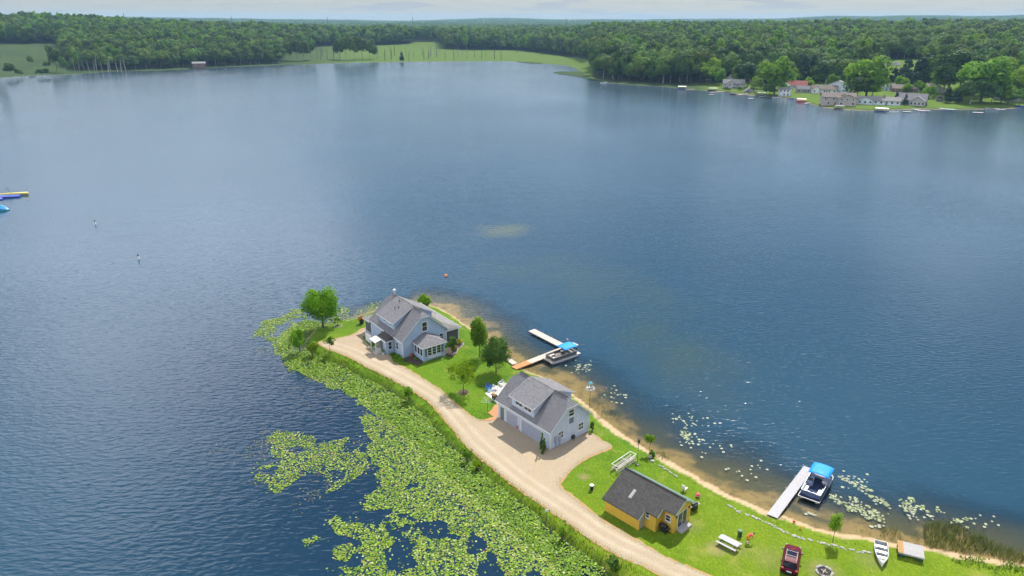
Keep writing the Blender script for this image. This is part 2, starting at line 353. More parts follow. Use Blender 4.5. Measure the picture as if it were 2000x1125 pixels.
def lawn_mat():
    t = NT('mown_lawn'); p = t.pos()
    big = t.noise(.09, 4, .6, p); mid = t.noise(.55, 5, .6, p); fine = t.noise(3.2, 5, .75, p); blade = t.noise(5.5, 3, .7, t.mapping(p, (1, .4, 1), (0, 0, .6)))
    g = t.mix(t.ramp(mid, .38, .64), (.045, .12, .003), (.13, .23, .005))
    g = t.mix(t.ramp(big, .38, .66, 0, .8), g, (.17, .24, .008))
    g = t.mix(t.ramp(fine, .38, .62, 0, .8), g, (.055, .13, .004)); g = t.mix(t.ramp(blade, .5, .68, 0, .6), g, (.30, .35, .035))
    dryer = t.n.new('ShaderNodeSeparateXYZ'); t.l.new(p, dryer.inputs[0]); lower = t.ramp(t.math('ADD', dryer.outputs[1], t.math('MULTIPLY', big, 12.)), 78, 96, 1, 0)      # watered turf by the houses, drier by the beach
    g = t.mix(t.math('MULTIPLY', lower, .62), t.mix(.35, g, (.045, .135, .003)), t.mix(.4, g, (.19, .235, .007)))
    for px_, py_, rr_, k_ in ((1398,1072,1.5,.75),(1609,1116,2.2,.6),(1140,931,1.0,.7),(1440,1072,1.6,.35),(1500,1090,2.5,.3),(1700,1095,2.0,.3),(906,768,1.3,.4),(1345,1025,1.8,.35)):
        s_ = gp(px_, py_, LAND_Z); vd = t.n.new('ShaderNodeVectorMath'); vd.operation = 'DISTANCE'; t.l.new(p, vd.inputs[0]); vd.inputs[1].default_value = s_
        g = t.mix(t.ramp(t.math('ADD', vd.outputs['Value'], t.math('MULTIPLY', fine, rr_)), rr_ * .7, rr_ * 1.6, k_, 0), g, (.25, .20, .10))
    dry = t.ramp(t.noise(.22, 5, .7, p), .56, .72, 0, .65); g = t.mix(dry, g, (.28, .26, .06))
    s1 = t.noise(1.6, 5, .6, p); s2 = t.noise(14, 4, .7, p)
    sd_ = t.mix(s1, (.44, .31, .17), (.56, .43, .29)); sd_ = t.mix(t.ramp(s2, .45, .75, 0, .6), sd_, (.22, .15, .08))
    sd_ = t.mix(t.ramp(t.noise(.5, 5, .7, p), .56, .66, 0, .6), sd_, (.13, .10, .05))
    wd = t.mix(t.noise(3.5, 5, .7, t.mapping(p, (1, .6, 1), (0, 0, .5))), (.05, .052, .028), (.15, .13, .06))
    bed_s = t.mix(s1, (.30, .20, .07), (.42, .28, .11)); bed_s = t.mix(t.ramp(s2, .45, .75, 0, .6), bed_s, (.17, .12, .05)); bed_s = t.mix(t.ramp(t.noise(.5, 5, .7, p), .5, .64, 0, .7), bed_s, (.12, .09, .045))
    bedc = t.mix(t.attr('weed'), bed_s, wd); bedc = t.mix(t.attr('deep'), bedc, (.009, .036, .072))
    mud = t.mix(t.attr('deep'), (.03, .034, .022), (.006, .022, .052)); bedc = t.mix(t.attr('mud'), bedc, mud)
    c = t.mix(t.attr('sand'), g, sd_); c = t.mix(t.attr('under'), c, bedc)
    return t.set(base=c, rough=.92, spec=.15, normal=t.bump(t.math('ADD', fine, t.math('MULTIPLY', blade, .6)), .8, .06))
M['lawn'] = lawn_mat()
und_a = sstep(.05, -.05, sd) if False else 1 - sstep(-.1, .08, sd)
A_ = dict(sand=sand.ravel(), weed=weed.ravel(), deep=deep.ravel(), under=und_a.ravel(), mud=(side == 2).astype(float).ravel())
V_[:, 2] += np.where(sd > 0, und, 0).ravel()
def sub(name, m):
    f = FQ[m]; used = np.unique(f); mp = np.full(len(V_), -1); mp[used] = np.arange(len(used))
    return structure(mesh_np(name, V_[used], mp[f], M['lawn'], attrs={k: q[used] for k, q in A_.items()}, smooth=True))
sub('lawn', (fs > 0) & (fsand < .5)); sub('beach', (fs > 0) & (fsand >= .5)); sub('lakebed', fs <= 0)

# the open lake: deep bed, and one water surface that grows murky with depth
b = MB()
WX0, WX1, WY0, WY1 = -1500., 1500., -250., 1500.
for x0, x1, y0, y1 in ((WX0, GX0, WY0, WY1), (GX1, WX1, WY0, WY1), (GX0, GX1, WY0, GY0), (GX0, GX1, GY1, WY1)):
    b.poly([(x0, y0, -3.6), (x1, y0, -3.6), (x1, y1, -3.6), (x0, y1, -3.6)])
M['bed'] = worn('deep_lake_mud', (.012, .03, .045), 1., .2, .05, spec=0.)
structure(b.build('deep_lakebed', M['bed']))
def water_mat():
    t = NT('lake_water'); t.n.remove(t.p); p = t.pos()
    calm = t.ramp(t.noise(.013, 1, .55, t.mapping(p, (1, .6, 1), (0, 0, .3))), .35, .65, .5, 1.0)      # gusts and slicks
    w1 = t.noise(1.5, 1, .55, t.mapping(p, (.42, 1.05, 1), (0, 0, R(-14))), .3)
    w2 = t.noise(2.6, 1, .5, t.mapping(p, (.5, 1.0, 1), (0, 0, R(16))), .2)
    w3 = t.noise(.22, 0, .5, t.mapping(p, (.35, 1, 1), (0, 0, R(-6))))
    h = t.math('ADD', t.math('MULTIPLY', w1, .30), t.math('ADD', t.math('MULTIPLY', w2, .06), t.math('MULTIPLY', w3, .13)))
    h = t.math('MULTIPLY', t.math('MULTIPLY', h, calm), t.ramp(t.attr('murk'), 0, 1, .35, 1.))       # sheltered shallows lie calmer
    nb = t.bump(h, 1.0, WAVE)
    fr = t.n.new('ShaderNodeFresnel'); fr.inputs[0].default_value = 1.333; t.l.new(nb, fr.inputs['Normal'])
    gl = t.n.new('ShaderNodeBsdfGlossy'); gl.inputs['Roughness'].default_value = .14; t.l.new(nb, gl.inputs['Normal']); gl.inputs['Color'].default_value = (.95, .97, 1, 1)
    tr = t.n.new('ShaderNodeBsdfTransparent'); tr.inputs[0].default_value = (.88, .92, .88, 1)
    n = t.noise(.011, 1, .6, p); n2 = t.noise(.05, 2, .6, p)                    # colour of the water body, greener over the shoals
    c = t.mix(t.ramp(n, .3, .7), WATER_A, WATER_B)
    for px, py, r_, k, cc in ((990,449,9,.75,(.11,.12,.06)),(1110,540,20,.5,(.045,.075,.06)),(1340,720,16,.5,(.045,.07,.055)),(1260,620,18,.35,(.04,.07,.06))):
        s = gp(px, py); v2 = t.n.new('ShaderNodeVectorMath'); v2.operation = 'DISTANCE'; t.l.new(p, v2.inputs[0]); v2.inputs[1].default_value = (s.x, s.y, 0)
        c = t.mix(t.ramp(t.math('ADD', v2.outputs['Value'], t.math('MULTIPLY', n2, r_ * 2.2)), r_ * 1.0, r_ * 2.2, k, 0), c, cc)
    c = t.mix(t.attr('mud'), c, WATER_W)
    df = t.n.new('ShaderNodeBsdfDiffuse'); t.put(c, df.inputs[0])
    m1 = t.n.new('ShaderNodeMixShader'); t.l.new(t.attr('murk'), m1.inputs[0]); t.l.new(tr.outputs[0], m1.inputs[1]); t.l.new(df.outputs[0], m1.inputs[2])
    mx = t.n.new('ShaderNodeMixShader'); t.l.new(fr.outputs[0], mx.inputs[0]); t.l.new(m1.outputs[0], mx.inputs[1]); t.l.new(gl.outputs[0], mx.inputs[2])
    t.l.new(mx.outputs[0], t.out.inputs[0]); return t.m
M['water'] = water_mat()
ws = np.unique(np.concatenate([np.linspace(WX0, GX0, 8), np.arange(GX0, GX1 + .1, 1.25), np.linspace(GX1, WX1, 8)])); wt = np.unique(np.concatenate([np.linspace(WY0, GY0, 4), np.arange(GY0, GY1 + .1, 1.25), np.linspace(GY1, WY1, 8)]))
WXX, WYY = np.meshgrid(ws, wt); wsd, wside = shore_sd(WXX, WYY); wdd = -wsd
wdn = wdd + (fbm(WXX, WYY, 9, 31) - .5) * 9
murk = np.where(wside == 2, sstep(-.5, 4.5, wdd), np.where(wside == 1, sstep(0, 6, wdn), sstep(.3, 15, wdn)))
I = np.arange(WXX.size).reshape(WXX.shape); FW = np.c_[I[:-1, :-1].ravel(), I[:-1, 1:].ravel(), I[1:, 1:].ravel(), I[1:, :-1].ravel()]
_wx, _wy = WXX.ravel(), WYY.ravel(); w_dist = np.min([np.hypot(_wx - p.x, _wy - p.y) for p in PX_W], 0).reshape(WXX.shape); e_dist = np.min([np.hypot(_wx - p.x, _wy - p.y) for p in PX_E + PX_N[:6]], 0).reshape(WXX.shape)
wmud = (1 - sstep(6, 70, w_dist)) * sstep(-25, 25, e_dist - w_dist)
structure(mesh_np('lake_water', np.c_[WXX.ravel(), WYY.ravel(), np.zeros(WXX.size)], FW, M['water'], attrs=dict(murk=murk.ravel(), mud=wmud.ravel()), smooth=True))

# ---------------------------------------------------------------- gravel drive
def gravel_mat():
    t = NT('gravel'); p = t.pos()
    vo = t.n.new('ShaderNodeTexVoronoi'); vo.inputs['Scale'].default_value = 9.; t.l.new(p, vo.inputs['Vector'])
    n1 = t.noise(.35, 5, .6, p); n2 = t.noise(6., 4, .7, p)
    c = t.mix(n1, (.36, .285, .195), (.46, .37, .26)); c = t.mix(t.ramp(n2, .4, .64, 0, .5), c, (.27, .21, .14))
    hs = t.mix(.16, c, vo.outputs['Color'], 'SOFT_LIGHT')
    c = t.mix(t.ramp(t.noise(.16, 5, .65, p), .5, .68, 0, .55), hs, (.40, .30, .185))
    c = t.mix(t.ramp(t.noise(1.4, 5, .7, p), .66, .76, 0, .35), c, (.19, .17, .10))
    c = t.mix(t.math('MULTIPLY', t.attr('track'), t.ramp(n1, .3, .7, .25, .7)), c, (.50, .42, .31)); c = t.mix(t.math('MULTIPLY', t.attr('verge'), t.ramp(n2, .42, .6, 0, .8)), c, (.13, .15, .05))
    return t.set(base=c, rough=.95, spec=.15, normal=t.bump(t.math('ADD', n2, vo.outputs['Distance']), .8, .05))
M['gravel'] = gravel_mat()
def smooth_poly(pts, step=.6, jit=.12, seed=1, closed=True, curve=True):
    """Catmull-Rom through the points, resampled with a slightly ragged edge"""
    rd = random.Random(seed); n = len(pts); out = []
    for i in range(n if closed else n - 1):
        p0, p1, p2, p3 = (pts[(i-1) % n] if closed or i else pts[0]), pts[i], pts[(i+1) % n], (pts[(i+2) % n] if closed or i + 2 < n else pts[-1])
        k = max(1, int((p2 - p1).length / step))
        for j in range(k):
            t = j / k
            q = .5 * ((2*p1) + (p2-p0)*t + (2*p0-5*p1+4*p2-p3)*t*t + (3*p1-p0-3*p2+p3)*t**3) if curve else p1.lerp(p2, t)
            out.append(q + Vector((rd.gauss(0, jit), rd.gauss(0, jit))))
    return out
from mathutils.geometry import delaunay_2d_cdt
def sheet(name, pts, z, mat, t=.0):
    """flat sheet over a polygon, or a slab of thickness t above z"""
    n = len(pts); vo, _, fo, *_r = delaunay_2d_cdt([Vector((p.x, p.y)) for p in pts], [], [list(range(n))], 1, 1e-5)
    V2 = [(v.x, v.y, z + t) for v in vo]; b = MB(); b.add(V2, [tuple(f) for f in fo])
    if t:
        for i in range(n): p, q = pts[i], pts[(i+1) % n]; b.add([(p.x, p.y, z), (q.x, q.y, z), (q.x, q.y, z + t), (p.x, p.y, z + t)], [(0, 1, 2, 3)])
    return b.build(name, mat)
DRIVE_L = [(622,670),(646,683),(676,694),(715,715),(754,735),(793,756),(832,780),(858,806),(884,837),(913,872),(960,912),(985,933),(1028,965),(1080,1000),(1120,1028),(1150,1051),(1200,1080),(1255,1105),(1300,1128),(1380,1165)]
DRIVE_R = [(1490,1165),(1390,1126),(1340,1106),(1290,1083),(1240,1052),(1170,1010),(1120,970),(1094,949),(1104,930),(1130,905),(1160,888),(1195,872.5),(1176,861),(1158,848),(1140,847),(1100,838),(1050,822),(1010,808),(990,803),(974,807),(966,815),(950,821),(935,820),(918,811),(900,797),(878,779),(860,762),(822,737),(787,716),(766,706),(758,690),(716,642),(690,653),(655,662)]
drive_pts = P2(DRIVE_L + DRIVE_R, LAND_Z + .05)
ring = smooth_poly(drive_pts, .5, .0, 4); orient = sum(ring[i].x * ring[(i+1) % len(ring)].y - ring[(i+1) % len(ring)].x * ring[i].y for i in range(len(ring)))
rde = random.Random(12); edge_pts = []
for i in range(len(ring)):
    d = (ring[(i+1) % len(ring)] - ring[i-1]).normalized(); edge_pts.append(ring[i] + Vector((d.y, -d.x)) * (1 if orient > 0 else -1) * (.2 + rde.gauss(0, .07)))
M['rust_gravel'] = worn('rust_coloured_gravel', (.42, .24, .10), .95, .3, 2.5, .5)
structure(sheet('drive_edging', edge_pts, LAND_Z + .04, M['rust_gravel']))
dp = smooth_poly(drive_pts, .5, .09, 4); bx0, bx1, by0, by1 = min(p.x for p in dp), max(p.x for p in dp), min(p.y for p in dp), max(p.y for p in dp)
qx, qy = np.meshgrid(np.arange(bx0, bx1, .45), np.arange(by0, by1, .45)); qx, qy = qx.ravel(), qy.ravel(); ins = np.zeros(qx.shape, bool)
for i in range(len(dp)):
    a, b_ = dp[i], dp[(i+1) % len(dp)]
    if a.y != b_.y: ins ^= ((a.y > qy) != (b_.y > qy)) & (qx < (b_.x - a.x) * (qy - a.y) / (b_.y - a.y) + a.x)
vo_, _e, fo_, *_r = delaunay_2d_cdt([Vector((p.x, p.y)) for p in dp] + [Vector((x, y)) for x, y in zip(qx[ins], qy[ins])], [], [list(range(len(dp)))], 1, 1e-5)
vx, vy = np.array([v.x for v in vo_]), np.array([v.y for v in vo_])
def line_dist(px_, py_, pts, closed=False):
    best = np.full(px_.shape, 1e9); n_ = len(pts)
    for i in range(n_ if closed else n_ - 1):
        a, b_ = pts[i], pts[(i+1) % n_]; dx_, dy_ = b_.x - a.x, b_.y - a.y; L2 = dx_ * dx_ + dy_ * dy_ + 1e-9; tt = np.clip(((px_ - a.x) * dx_ + (py_ - a.y) * dy_) / L2, 0, 1); best = np.minimum(best, np.hypot(px_ - a.x - tt * dx_, py_ - a.y - tt * dy_))
    return best
dl = line_dist(vx, vy, smooth_poly(P2(DRIVE_L[1:], LAND_Z + .05), .6, 0, 1, closed=False)); de = line_dist(vx, vy, dp, True)
trk = np.exp(-((dl - 1.15) / .32) ** 2) + np.exp(-((dl - 2.65) / .32) ** 2)
structure(mesh_np('gravel_drive', np.c_[vx, vy, np.full(len(vx), LAND_Z + .045)], np.array([list(f) for f in fo_ if len(f) == 3]), M['gravel'], attrs=dict(track=trk, verge=1 - sstep(.0, .7, de))))
g_patch = P2([(708,659),(714,657),(742,679),(748,690),(738,690),(722,676)], LAND_Z + .06)
structure(sheet('grass_strip', smooth_poly(g_patch, .3, .03, 3), LAND_Z + .06, M['lawn']))

# ---------------------------------------------------------------- far shore and the country behind it
FAR = [(-900,190),(-500,176),(-250,168),(-100,160),(0,152),(60,148),(130,146),(230,139),(300,138),(390,134),(440,131),(550,127),(600,126),(700,122),(790,121),(900,120),(985,119.5),(1040,121.5),(1070,125),(1110,128),(1135,141),(1150,152),(1185,162),(1250,167),(1300,170),(1340,176),(1390,177.5),(1425,181),(1470,187),(1520,191),(1560,196),(1600,209),(1640,214),(1700,217),(1760,214.5),(1800,213),(1850,215),(1900,214),(1950,213),(2000,211),(2100,214),(2400,224),(2900,236)]
fz = [gp(x, y) for x, y in FAR]; F_AZ = np.array([math.atan2(p.x, p.y) for p in fz]); F_R = np.array([math.hypot(p.x, p.y) for p in fz])
def az_px(x, y=140): q = gp(x, y); return math.atan2(q.x, q.y)
_A = np.array([(az_px(-900), 40), (az_px(0), 46), (az_px(160), 45), (az_px(330), 32), (az_px(560), 22), (az_px(800), 20), (az_px(1100), 17), (az_px(1300), 20), (az_px(1700), 22), (az_px(2000), 26), (az_px(2900), 26)])
_D = np.array([(az_px(-900), 40), (az_px(0), 150), (az_px(150), 120), (az_px(300), 20), (az_px(540), 30), (az_px(600), 260), (az_px(1000), 380), (az_px(1130), 160), (az_px(1180), 20), (az_px(1350), 40), (az_px(1500), 110), (az_px(1750), 200), (az_px(2000), 150), (az_px(2900), 100)])
def far_h(X, Y):
    X, Y = np.asarray(X, float), np.asarray(Y, float); az = np.arctan2(X, Y); r = np.hypot(X, Y); d = r - np.interp(az, F_AZ, F_R)
    h = .9 * sstep(0, 14, d) + 1.5 * sstep(20, 140, d)
    h = h + np.interp(az, _A[:, 0], _A[:, 1]) * (1 - np.exp(-np.clip(d - np.interp(az, _D[:, 0], _D[:, 1]), 0, None) / 430))
    h = h + (fbm(X, Y, 420, 41) - .5) * 12 * sstep(120, 500, d) - 8 * sstep(1900, 3200, r) + (20 + 75 * (fbm(az * 3000 + 50, r * .12, 420, 43) - .42)) * sstep(4200, 8200, r) + 14 * sstep(.12, .4, az) * sstep(5000, 8200, r)
    return np.where(d < 0, np.clip(d * .12, -4.2, 0) - .05, h)
def gpf(x, y):
    z = 1.0
    for _ in range(8):
        q = gp(x, y, z); z = float(far_h(q.x, q.y))
    return gp(x, y, z)
def far_mat():
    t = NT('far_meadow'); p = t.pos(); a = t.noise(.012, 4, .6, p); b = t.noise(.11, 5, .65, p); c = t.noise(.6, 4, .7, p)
    g = t.mix(t.ramp(a, .38, .64), (.028, .058, .018), (.05, .085, .02)); g = t.mix(t.ramp(b, .4, .68, 0, .7), g, (.024, .05, .015)); g = t.mix(t.ramp(c, .45, .7, 0, .45), g, (.085, .10, .035))  # meadow colour darkened to stand in for cloud shadow over the left field
    g = t.mix(t.attr('lush_lit'), g, t.mix(b, (.06, .125, .012), (.12, .175, .02)))
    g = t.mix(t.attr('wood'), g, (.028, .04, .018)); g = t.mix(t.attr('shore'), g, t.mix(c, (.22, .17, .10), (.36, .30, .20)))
    return t.set(base=g, rough=.95, spec=.1, normal=t.bump(c, .6, .5))
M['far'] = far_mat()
# edge of the woods, as rows of (x, y) where its floor meets the open ground
WOOD = [(-900,176),(-250,150),(-30,124),(0,121),(60,121),(130,120),(138,138),(200,137),(300,135),(420,129),(550,124),(562,107),(600,100),(650,97),(740,95),(800,93),(812,90),(860,90),(870,97),(1000,98),(1055,103),(1075,106),(1120,112),(1158,118),(1162,152),(1200,158),(1300,164),(1345,166),(1375,160),(1440,160),(1500,163),(1560,160),(1640,162),(1696,158),(1708,122),(1740,119),(1797,119),(1808,150),(1850,158),(1900,166),(2000,160),(2200,150),(2900,215)]
wz = [gpf(x, y) for x, y in WOOD]; W_AZ = np.array([math.atan2(p.x, p.y) for p in wz]); W_R = np.array([math.hypot(p.x, p.y) for p in wz])
naz = 420; azs = np.linspace(F_AZ[0], F_AZ[-1], naz)
rho = np.concatenate([np.linspace(-45, 0, 6)[:-1], np.linspace(0, 60, 13)[:-1], np.linspace(60, 700, 40)[:-1], np.geomspace(700, 11500, 60)])
AZ, RHO = np.meshgrid(azs, rho); RR = np.interp(AZ, F_AZ, F_R) + RHO
RR = RR + np.where(np.abs(RHO) < 1, (fbm(AZ * 900, RHO * 0, 6, 7) - .5) * 5, 0)
XF, YF = RR * np.sin(AZ), RR * np.cos(AZ); ZF = far_h(XF, YF)
ny, nx = XF.shape; I = np.arange(ny * nx).reshape(ny, nx)
FF = np.c_[I[:-1, :-1].ravel(), I[:-1, 1:].ravel(), I[1:, 1:].ravel(), I[1:, :-1].ravel()]
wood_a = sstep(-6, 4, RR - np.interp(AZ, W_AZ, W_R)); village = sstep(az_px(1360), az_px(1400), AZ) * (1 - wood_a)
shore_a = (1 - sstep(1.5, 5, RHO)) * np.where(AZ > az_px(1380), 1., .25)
structure(mesh_np('far_shore', np.c_[XF.ravel(), YF.ravel(), ZF.ravel()], FF, M['far'], attrs=dict(wood=wood_a.ravel(), shore=shore_a.ravel(), lush_lit=np.maximum(village * sstep(4, 9, RHO), .75 * sstep(az_px(590), az_px(720), AZ) * sstep(az_px(1200), az_px(1150), AZ) * (1 - wood_a)).ravel()), smooth=True))  # greener village and marsh; left meadow stays dark as if under cloud
# floating marsh mats off the point
for k, pts in enumerate(([(1083,141),(1095,139.5),(1120,140),(1150,140),(1160,150),(1150,154),(1125,149),(1105,146),(1090,144)], [(1010,120.5),(1040,121),(1060,122.5),(1050,124.5),(1030,123)])):
    q = [gp(x, y, .25).to_2d() for x, y in pts]
    o = sheet('marsh', smooth_poly(q, 3, .8, 8 + k), .05, M['far'], .25); structure(o)

# ---------------------------------------------------------------- trees
def leaf_mat(name, c1, c2, trans=.25, rough=.6, hue=(.494, .512), val=(.8, 1.2)):
    t = NT(name); a = t.attr('tone'); r_ = t.rand()
    c = t.mix(a, c1, c2); hs = t.n.new('ShaderNodeHueSaturation'); t.l.new(c, hs.inputs['Color'])
    t.l.new(t.ramp(r_, 0, 1, *hue), hs.inputs['Hue']); t.l.new(t.ramp(t.math('FRACT', t.math('MULTIPLY', r_, 7.31)), 0, 1, *val), hs.inputs['Value'])
    t.set(base=hs.outputs[0], rough=rough, spec=.1)
    tl = t.n.new('ShaderNodeBsdfTranslucent'); t.l.new(hs.outputs[0], tl.inputs[0]); mx = t.n.new('ShaderNodeMixShader'); mx.inputs[0].default_value = trans
    t.l.new(t.p.outputs[0], mx.inputs[1]); t.l.new(tl.outputs[0], mx.inputs[2]); t.l.new(mx.outputs[0], t.out.inputs[0]); return t.m
M['leaf_wood'] = leaf_mat('woodland_leaves', (.040, .10, .018), (.135, .23, .032), .28, hue=(.476, .515), val=(.62, 1.4))
M['leaf_dark'] = leaf_mat('dark_leaves', (.028, .075, .02), (.095, .17, .034), .28, hue=(.48, .52), val=(.62, 1.4))
M['leaf_pine'] = leaf_mat('conifer_needles', (.015, .042, .026), (.035, .075, .04), .1)
M['leaf_lime'] = leaf_mat('lime_leaves', (.12, .24, .012), (.26, .40, .025), .55)
M['leaf_bright'] = leaf_mat('bright_green_leaves', (.11, .26, .006), (.25, .44, .014), .55)
M['leaf_mid'] = leaf_mat('mid_green_leaves', (.085, .205, .010), (.215, .37, .025), .55)
M['leaf_deep'] = leaf_mat('deep_green_leaves', (.055, .14, .018), (.155, .265, .04), .45)
M['leaf_yellow'] = leaf_mat('yellow_green_leaves', (.16, .31, .008), (.32, .48, .016), .6)
def crown_mesh(name, seed, rx, rz_, zc_, nlobes, nleaf, ls, mat, lobe=(.34, .52), shape='round', spread=(.3, .82)):
    """leaf clumps spread over overlapping lobes; quads face mostly outward so clumps light up and shade like foliage"""
    rg = np.random.default_rng(seed); L = []
    for k in range(nlobes):
        for _ in range(40):
            d = rg.normal(size=3); d /= np.linalg.norm(d); q = d * rg.uniform(*spread)
            if shape == 'cone': zz = rg.uniform(-1, .92); w = (1 - (zz + 1) / 2) ** .7 * .85 + .06; a = rg.uniform(0, 6.28); q = np.array([w * math.cos(a) * .72, w * math.sin(a) * .72, zz]); break
            if d[2] > -.88: break
        rr = rg.uniform(lobe[0] * .7, lobe[1] * 1.05) * (1 if shape != 'cone' else max(.4, 1.05 * (1 - (q[2] + 1) / 2) ** .7))
        L.append((q, rr, rg.uniform(.25, 1)))
    P, N, T = [], [], []
    per = max(1, nleaf // nlobes)
    for q, rr, tone in L:
        d = rg.normal(size=(per, 3)); d /= np.linalg.norm(d, axis=1)[:, None]; d[:, 2] = np.where(d[:, 2] < -.6, -d[:, 2] * rg.random(per), d[:, 2])
        d /= np.linalg.norm(d, axis=1)[:, None]
        pt = q + d * (rr * rg.uniform(.72, 1.08, per))[:, None]; P.append(pt); N.append(d * .7 + q / (np.linalg.norm(q) + .2) * .5 + rg.normal(0, .3, (per, 3))); T.append(np.clip(tone + rg.normal(0, .22, per), 0, 1))
    P, N, T = np.vstack(P), np.vstack(N), np.concatenate(T); N /= np.linalg.norm(N, axis=1)[:, None]
    P = P * np.array([rx, rx, rz_]) + np.array([0, 0, zc_])
    ref = rg.normal(size=P.shape); U = np.cross(N, ref); U /= np.linalg.norm(U, axis=1)[:, None]; W = np.cross(N, U)
    sz = (ls * rg.uniform(.6, 1.35, len(P)))[:, None]
    C4 = np.stack([P - U * sz * .5 - W * sz * .32, P + U * sz * .5 - W * sz * .22, P + U * sz * .42 + W * sz * .36, P - U * sz * .38 + W * sz * .30], 1).reshape(-1, 3)
    n = len(P); F4 = np.arange(4 * n).reshape(n, 4)
    o = mesh_np(name, C4, F4, mat, attrs=dict(tone=np.repeat(T, 4))); me = o.data; bpy.data.objects.remove(o); return me
def trunk_mesh(name, seed, h, r_, top, mat, limbs=5, lean=.04, spread=.5):
    rd = random.Random(seed); b = MB(); lx, ly = rd.uniform(-lean, lean) * h, rd.uniform(-lean, lean) * h
    pts = [Vector((lx * t * t, ly * t * t, h * t)) for t in (0, .05, .3, .6, 1)]
    b.tube([pts[0] - Vector((0, 0, .3))] + pts, [r_ * 1.5, r_ * 1.45, r_ * 1.05, r_ * .85, r_ * .65, r_ * .3], 7)
    for k in range(limbs):
        t = rd.uniform(.42, .95); a = k * 2.4 + rd.uniform(-.5, .5); p = Vector((lx*t*t, ly*t*t, h*t)); q = p + Vector((math.cos(a) * spread, math.sin(a) * spread, .7)) * (top * rd.uniform(.22, .38))
        m = p.lerp(q, .5) + Vector((0, 0, .05 * top)); b.tube([p, m, q], [r_ * .45, r_ * .3, r_ * .1], 5, False)
    o = b.build(name, mat, None, True); me = o.data; bpy.data.objects.remove(o); return me
def put_tree(name, label, cat, loc, crown, trunk, rz=0., sc=1., group=None):
    t = thing(name, label, cat, loc, rz, group); t.scale = sc if hasattr(sc, '__len__') else (sc,) * 3
    for nm, me in (('trunk', trunk), ('crown', crown)):
        o = bpy.data.objects.new(nm, me); col.objects.link(o); o.parent = t
    return t
# woodland kinds, about 20 m tall
WK = []
for k in range(6):
    cm = crown_mesh('woodland_crown', 100 + k, 7.2 + .8 * (k % 3), 7.8 + .9 * (k % 2), 11.6, 14 + 2 * k, 2800, 1.0, M['leaf_wood' if k % 3 else 'leaf_dark'], (.30, .46))
    WK.append((cm, trunk_mesh('woodland_trunk', 200 + k, 12, .26, 20, M['bark'] if k % 2 else M['bark_pale'], 4)))
PINE = (crown_mesh('pine_crown', 131, 3.6, 8.6, 10.2, 34, 1300, 1.0, M['leaf_pine'], (.3, .42), 'cone'), trunk_mesh('pine_trunk', 231, 14, .24, 18, M['bark'], 2))
LIME = (crown_mesh('lime_crown', 141, 6.4, 6.8, 8.6, 34, 4600, .72, M['leaf_lime'], (.28, .42)), trunk_mesh('lime_trunk', 241, 8, .3, 15, M['bark'], 5))
BRIGHT = (crown_mesh('broad_crown', 151, 7.2, 7.4, 9.4, 36, 5200, .78, M['leaf_mid'], (.28, .42)), trunk_mesh('broad_trunk', 251, 9, .36, 17, M['bark'], 5))

# scattered positions for the woods
rg = np.random.default_rng(77)
def scatter(r0, r1, sp, jit=.42):
    out = []; a0, a1 = F_AZ[0] * .72, F_AZ[-1] * .72
    xs = np.arange(-r1 * .85, r1 * .85, sp); ys = np.arange(r0 * .62, r1, sp); X, Y = np.meshgrid(xs, ys); X = X + rg.uniform(-jit, jit, X.shape) * sp; Y = Y + rg.uniform(-jit, jit, Y.shape) * sp
    r_ = np.hypot(X, Y); az = np.arctan2(X, Y); m = (r_ >= r0) & (r_ < r1) & (az > a0) & (az < a1)
    return X[m], Y[m], r_[m], az[m]
FX, FY, FRr, FA = scatter(430, 1750, 9.8)
keep = FRr - np.interp(FA, W_AZ, W_R) > 0
keep &= ~((FA > az_px(1940)) & (FRr < 800) & (rg.random(len(FA)) < .25))
FX, FY, FRr, FA = FX[keep], FY[keep], FRr[keep], FA[keep]
FD = FRr - np.interp(FA, W_AZ, W_R)
FSC = rg.uniform(.62, 1.34, len(FX)) * (.92 + .25 * fbm(FX, FY, 90, 51)); FSC *= np.where(FA < az_px(560), .98, 1.0) * np.where(FA > az_px(1150), 1.12, 1.) * (1 + .25 * sstep(1000, 1700, FRr))
vis = (FA > az_px(-40)) & (FA < az_px(2040))
order = np.argsort(np.where(vis, FD * 6 + FRr, 1e9)); ind = order[:258]; rest = np.setdiff1d(np.arange(len(FX)), ind)
FZ = far_h(FX, FY)
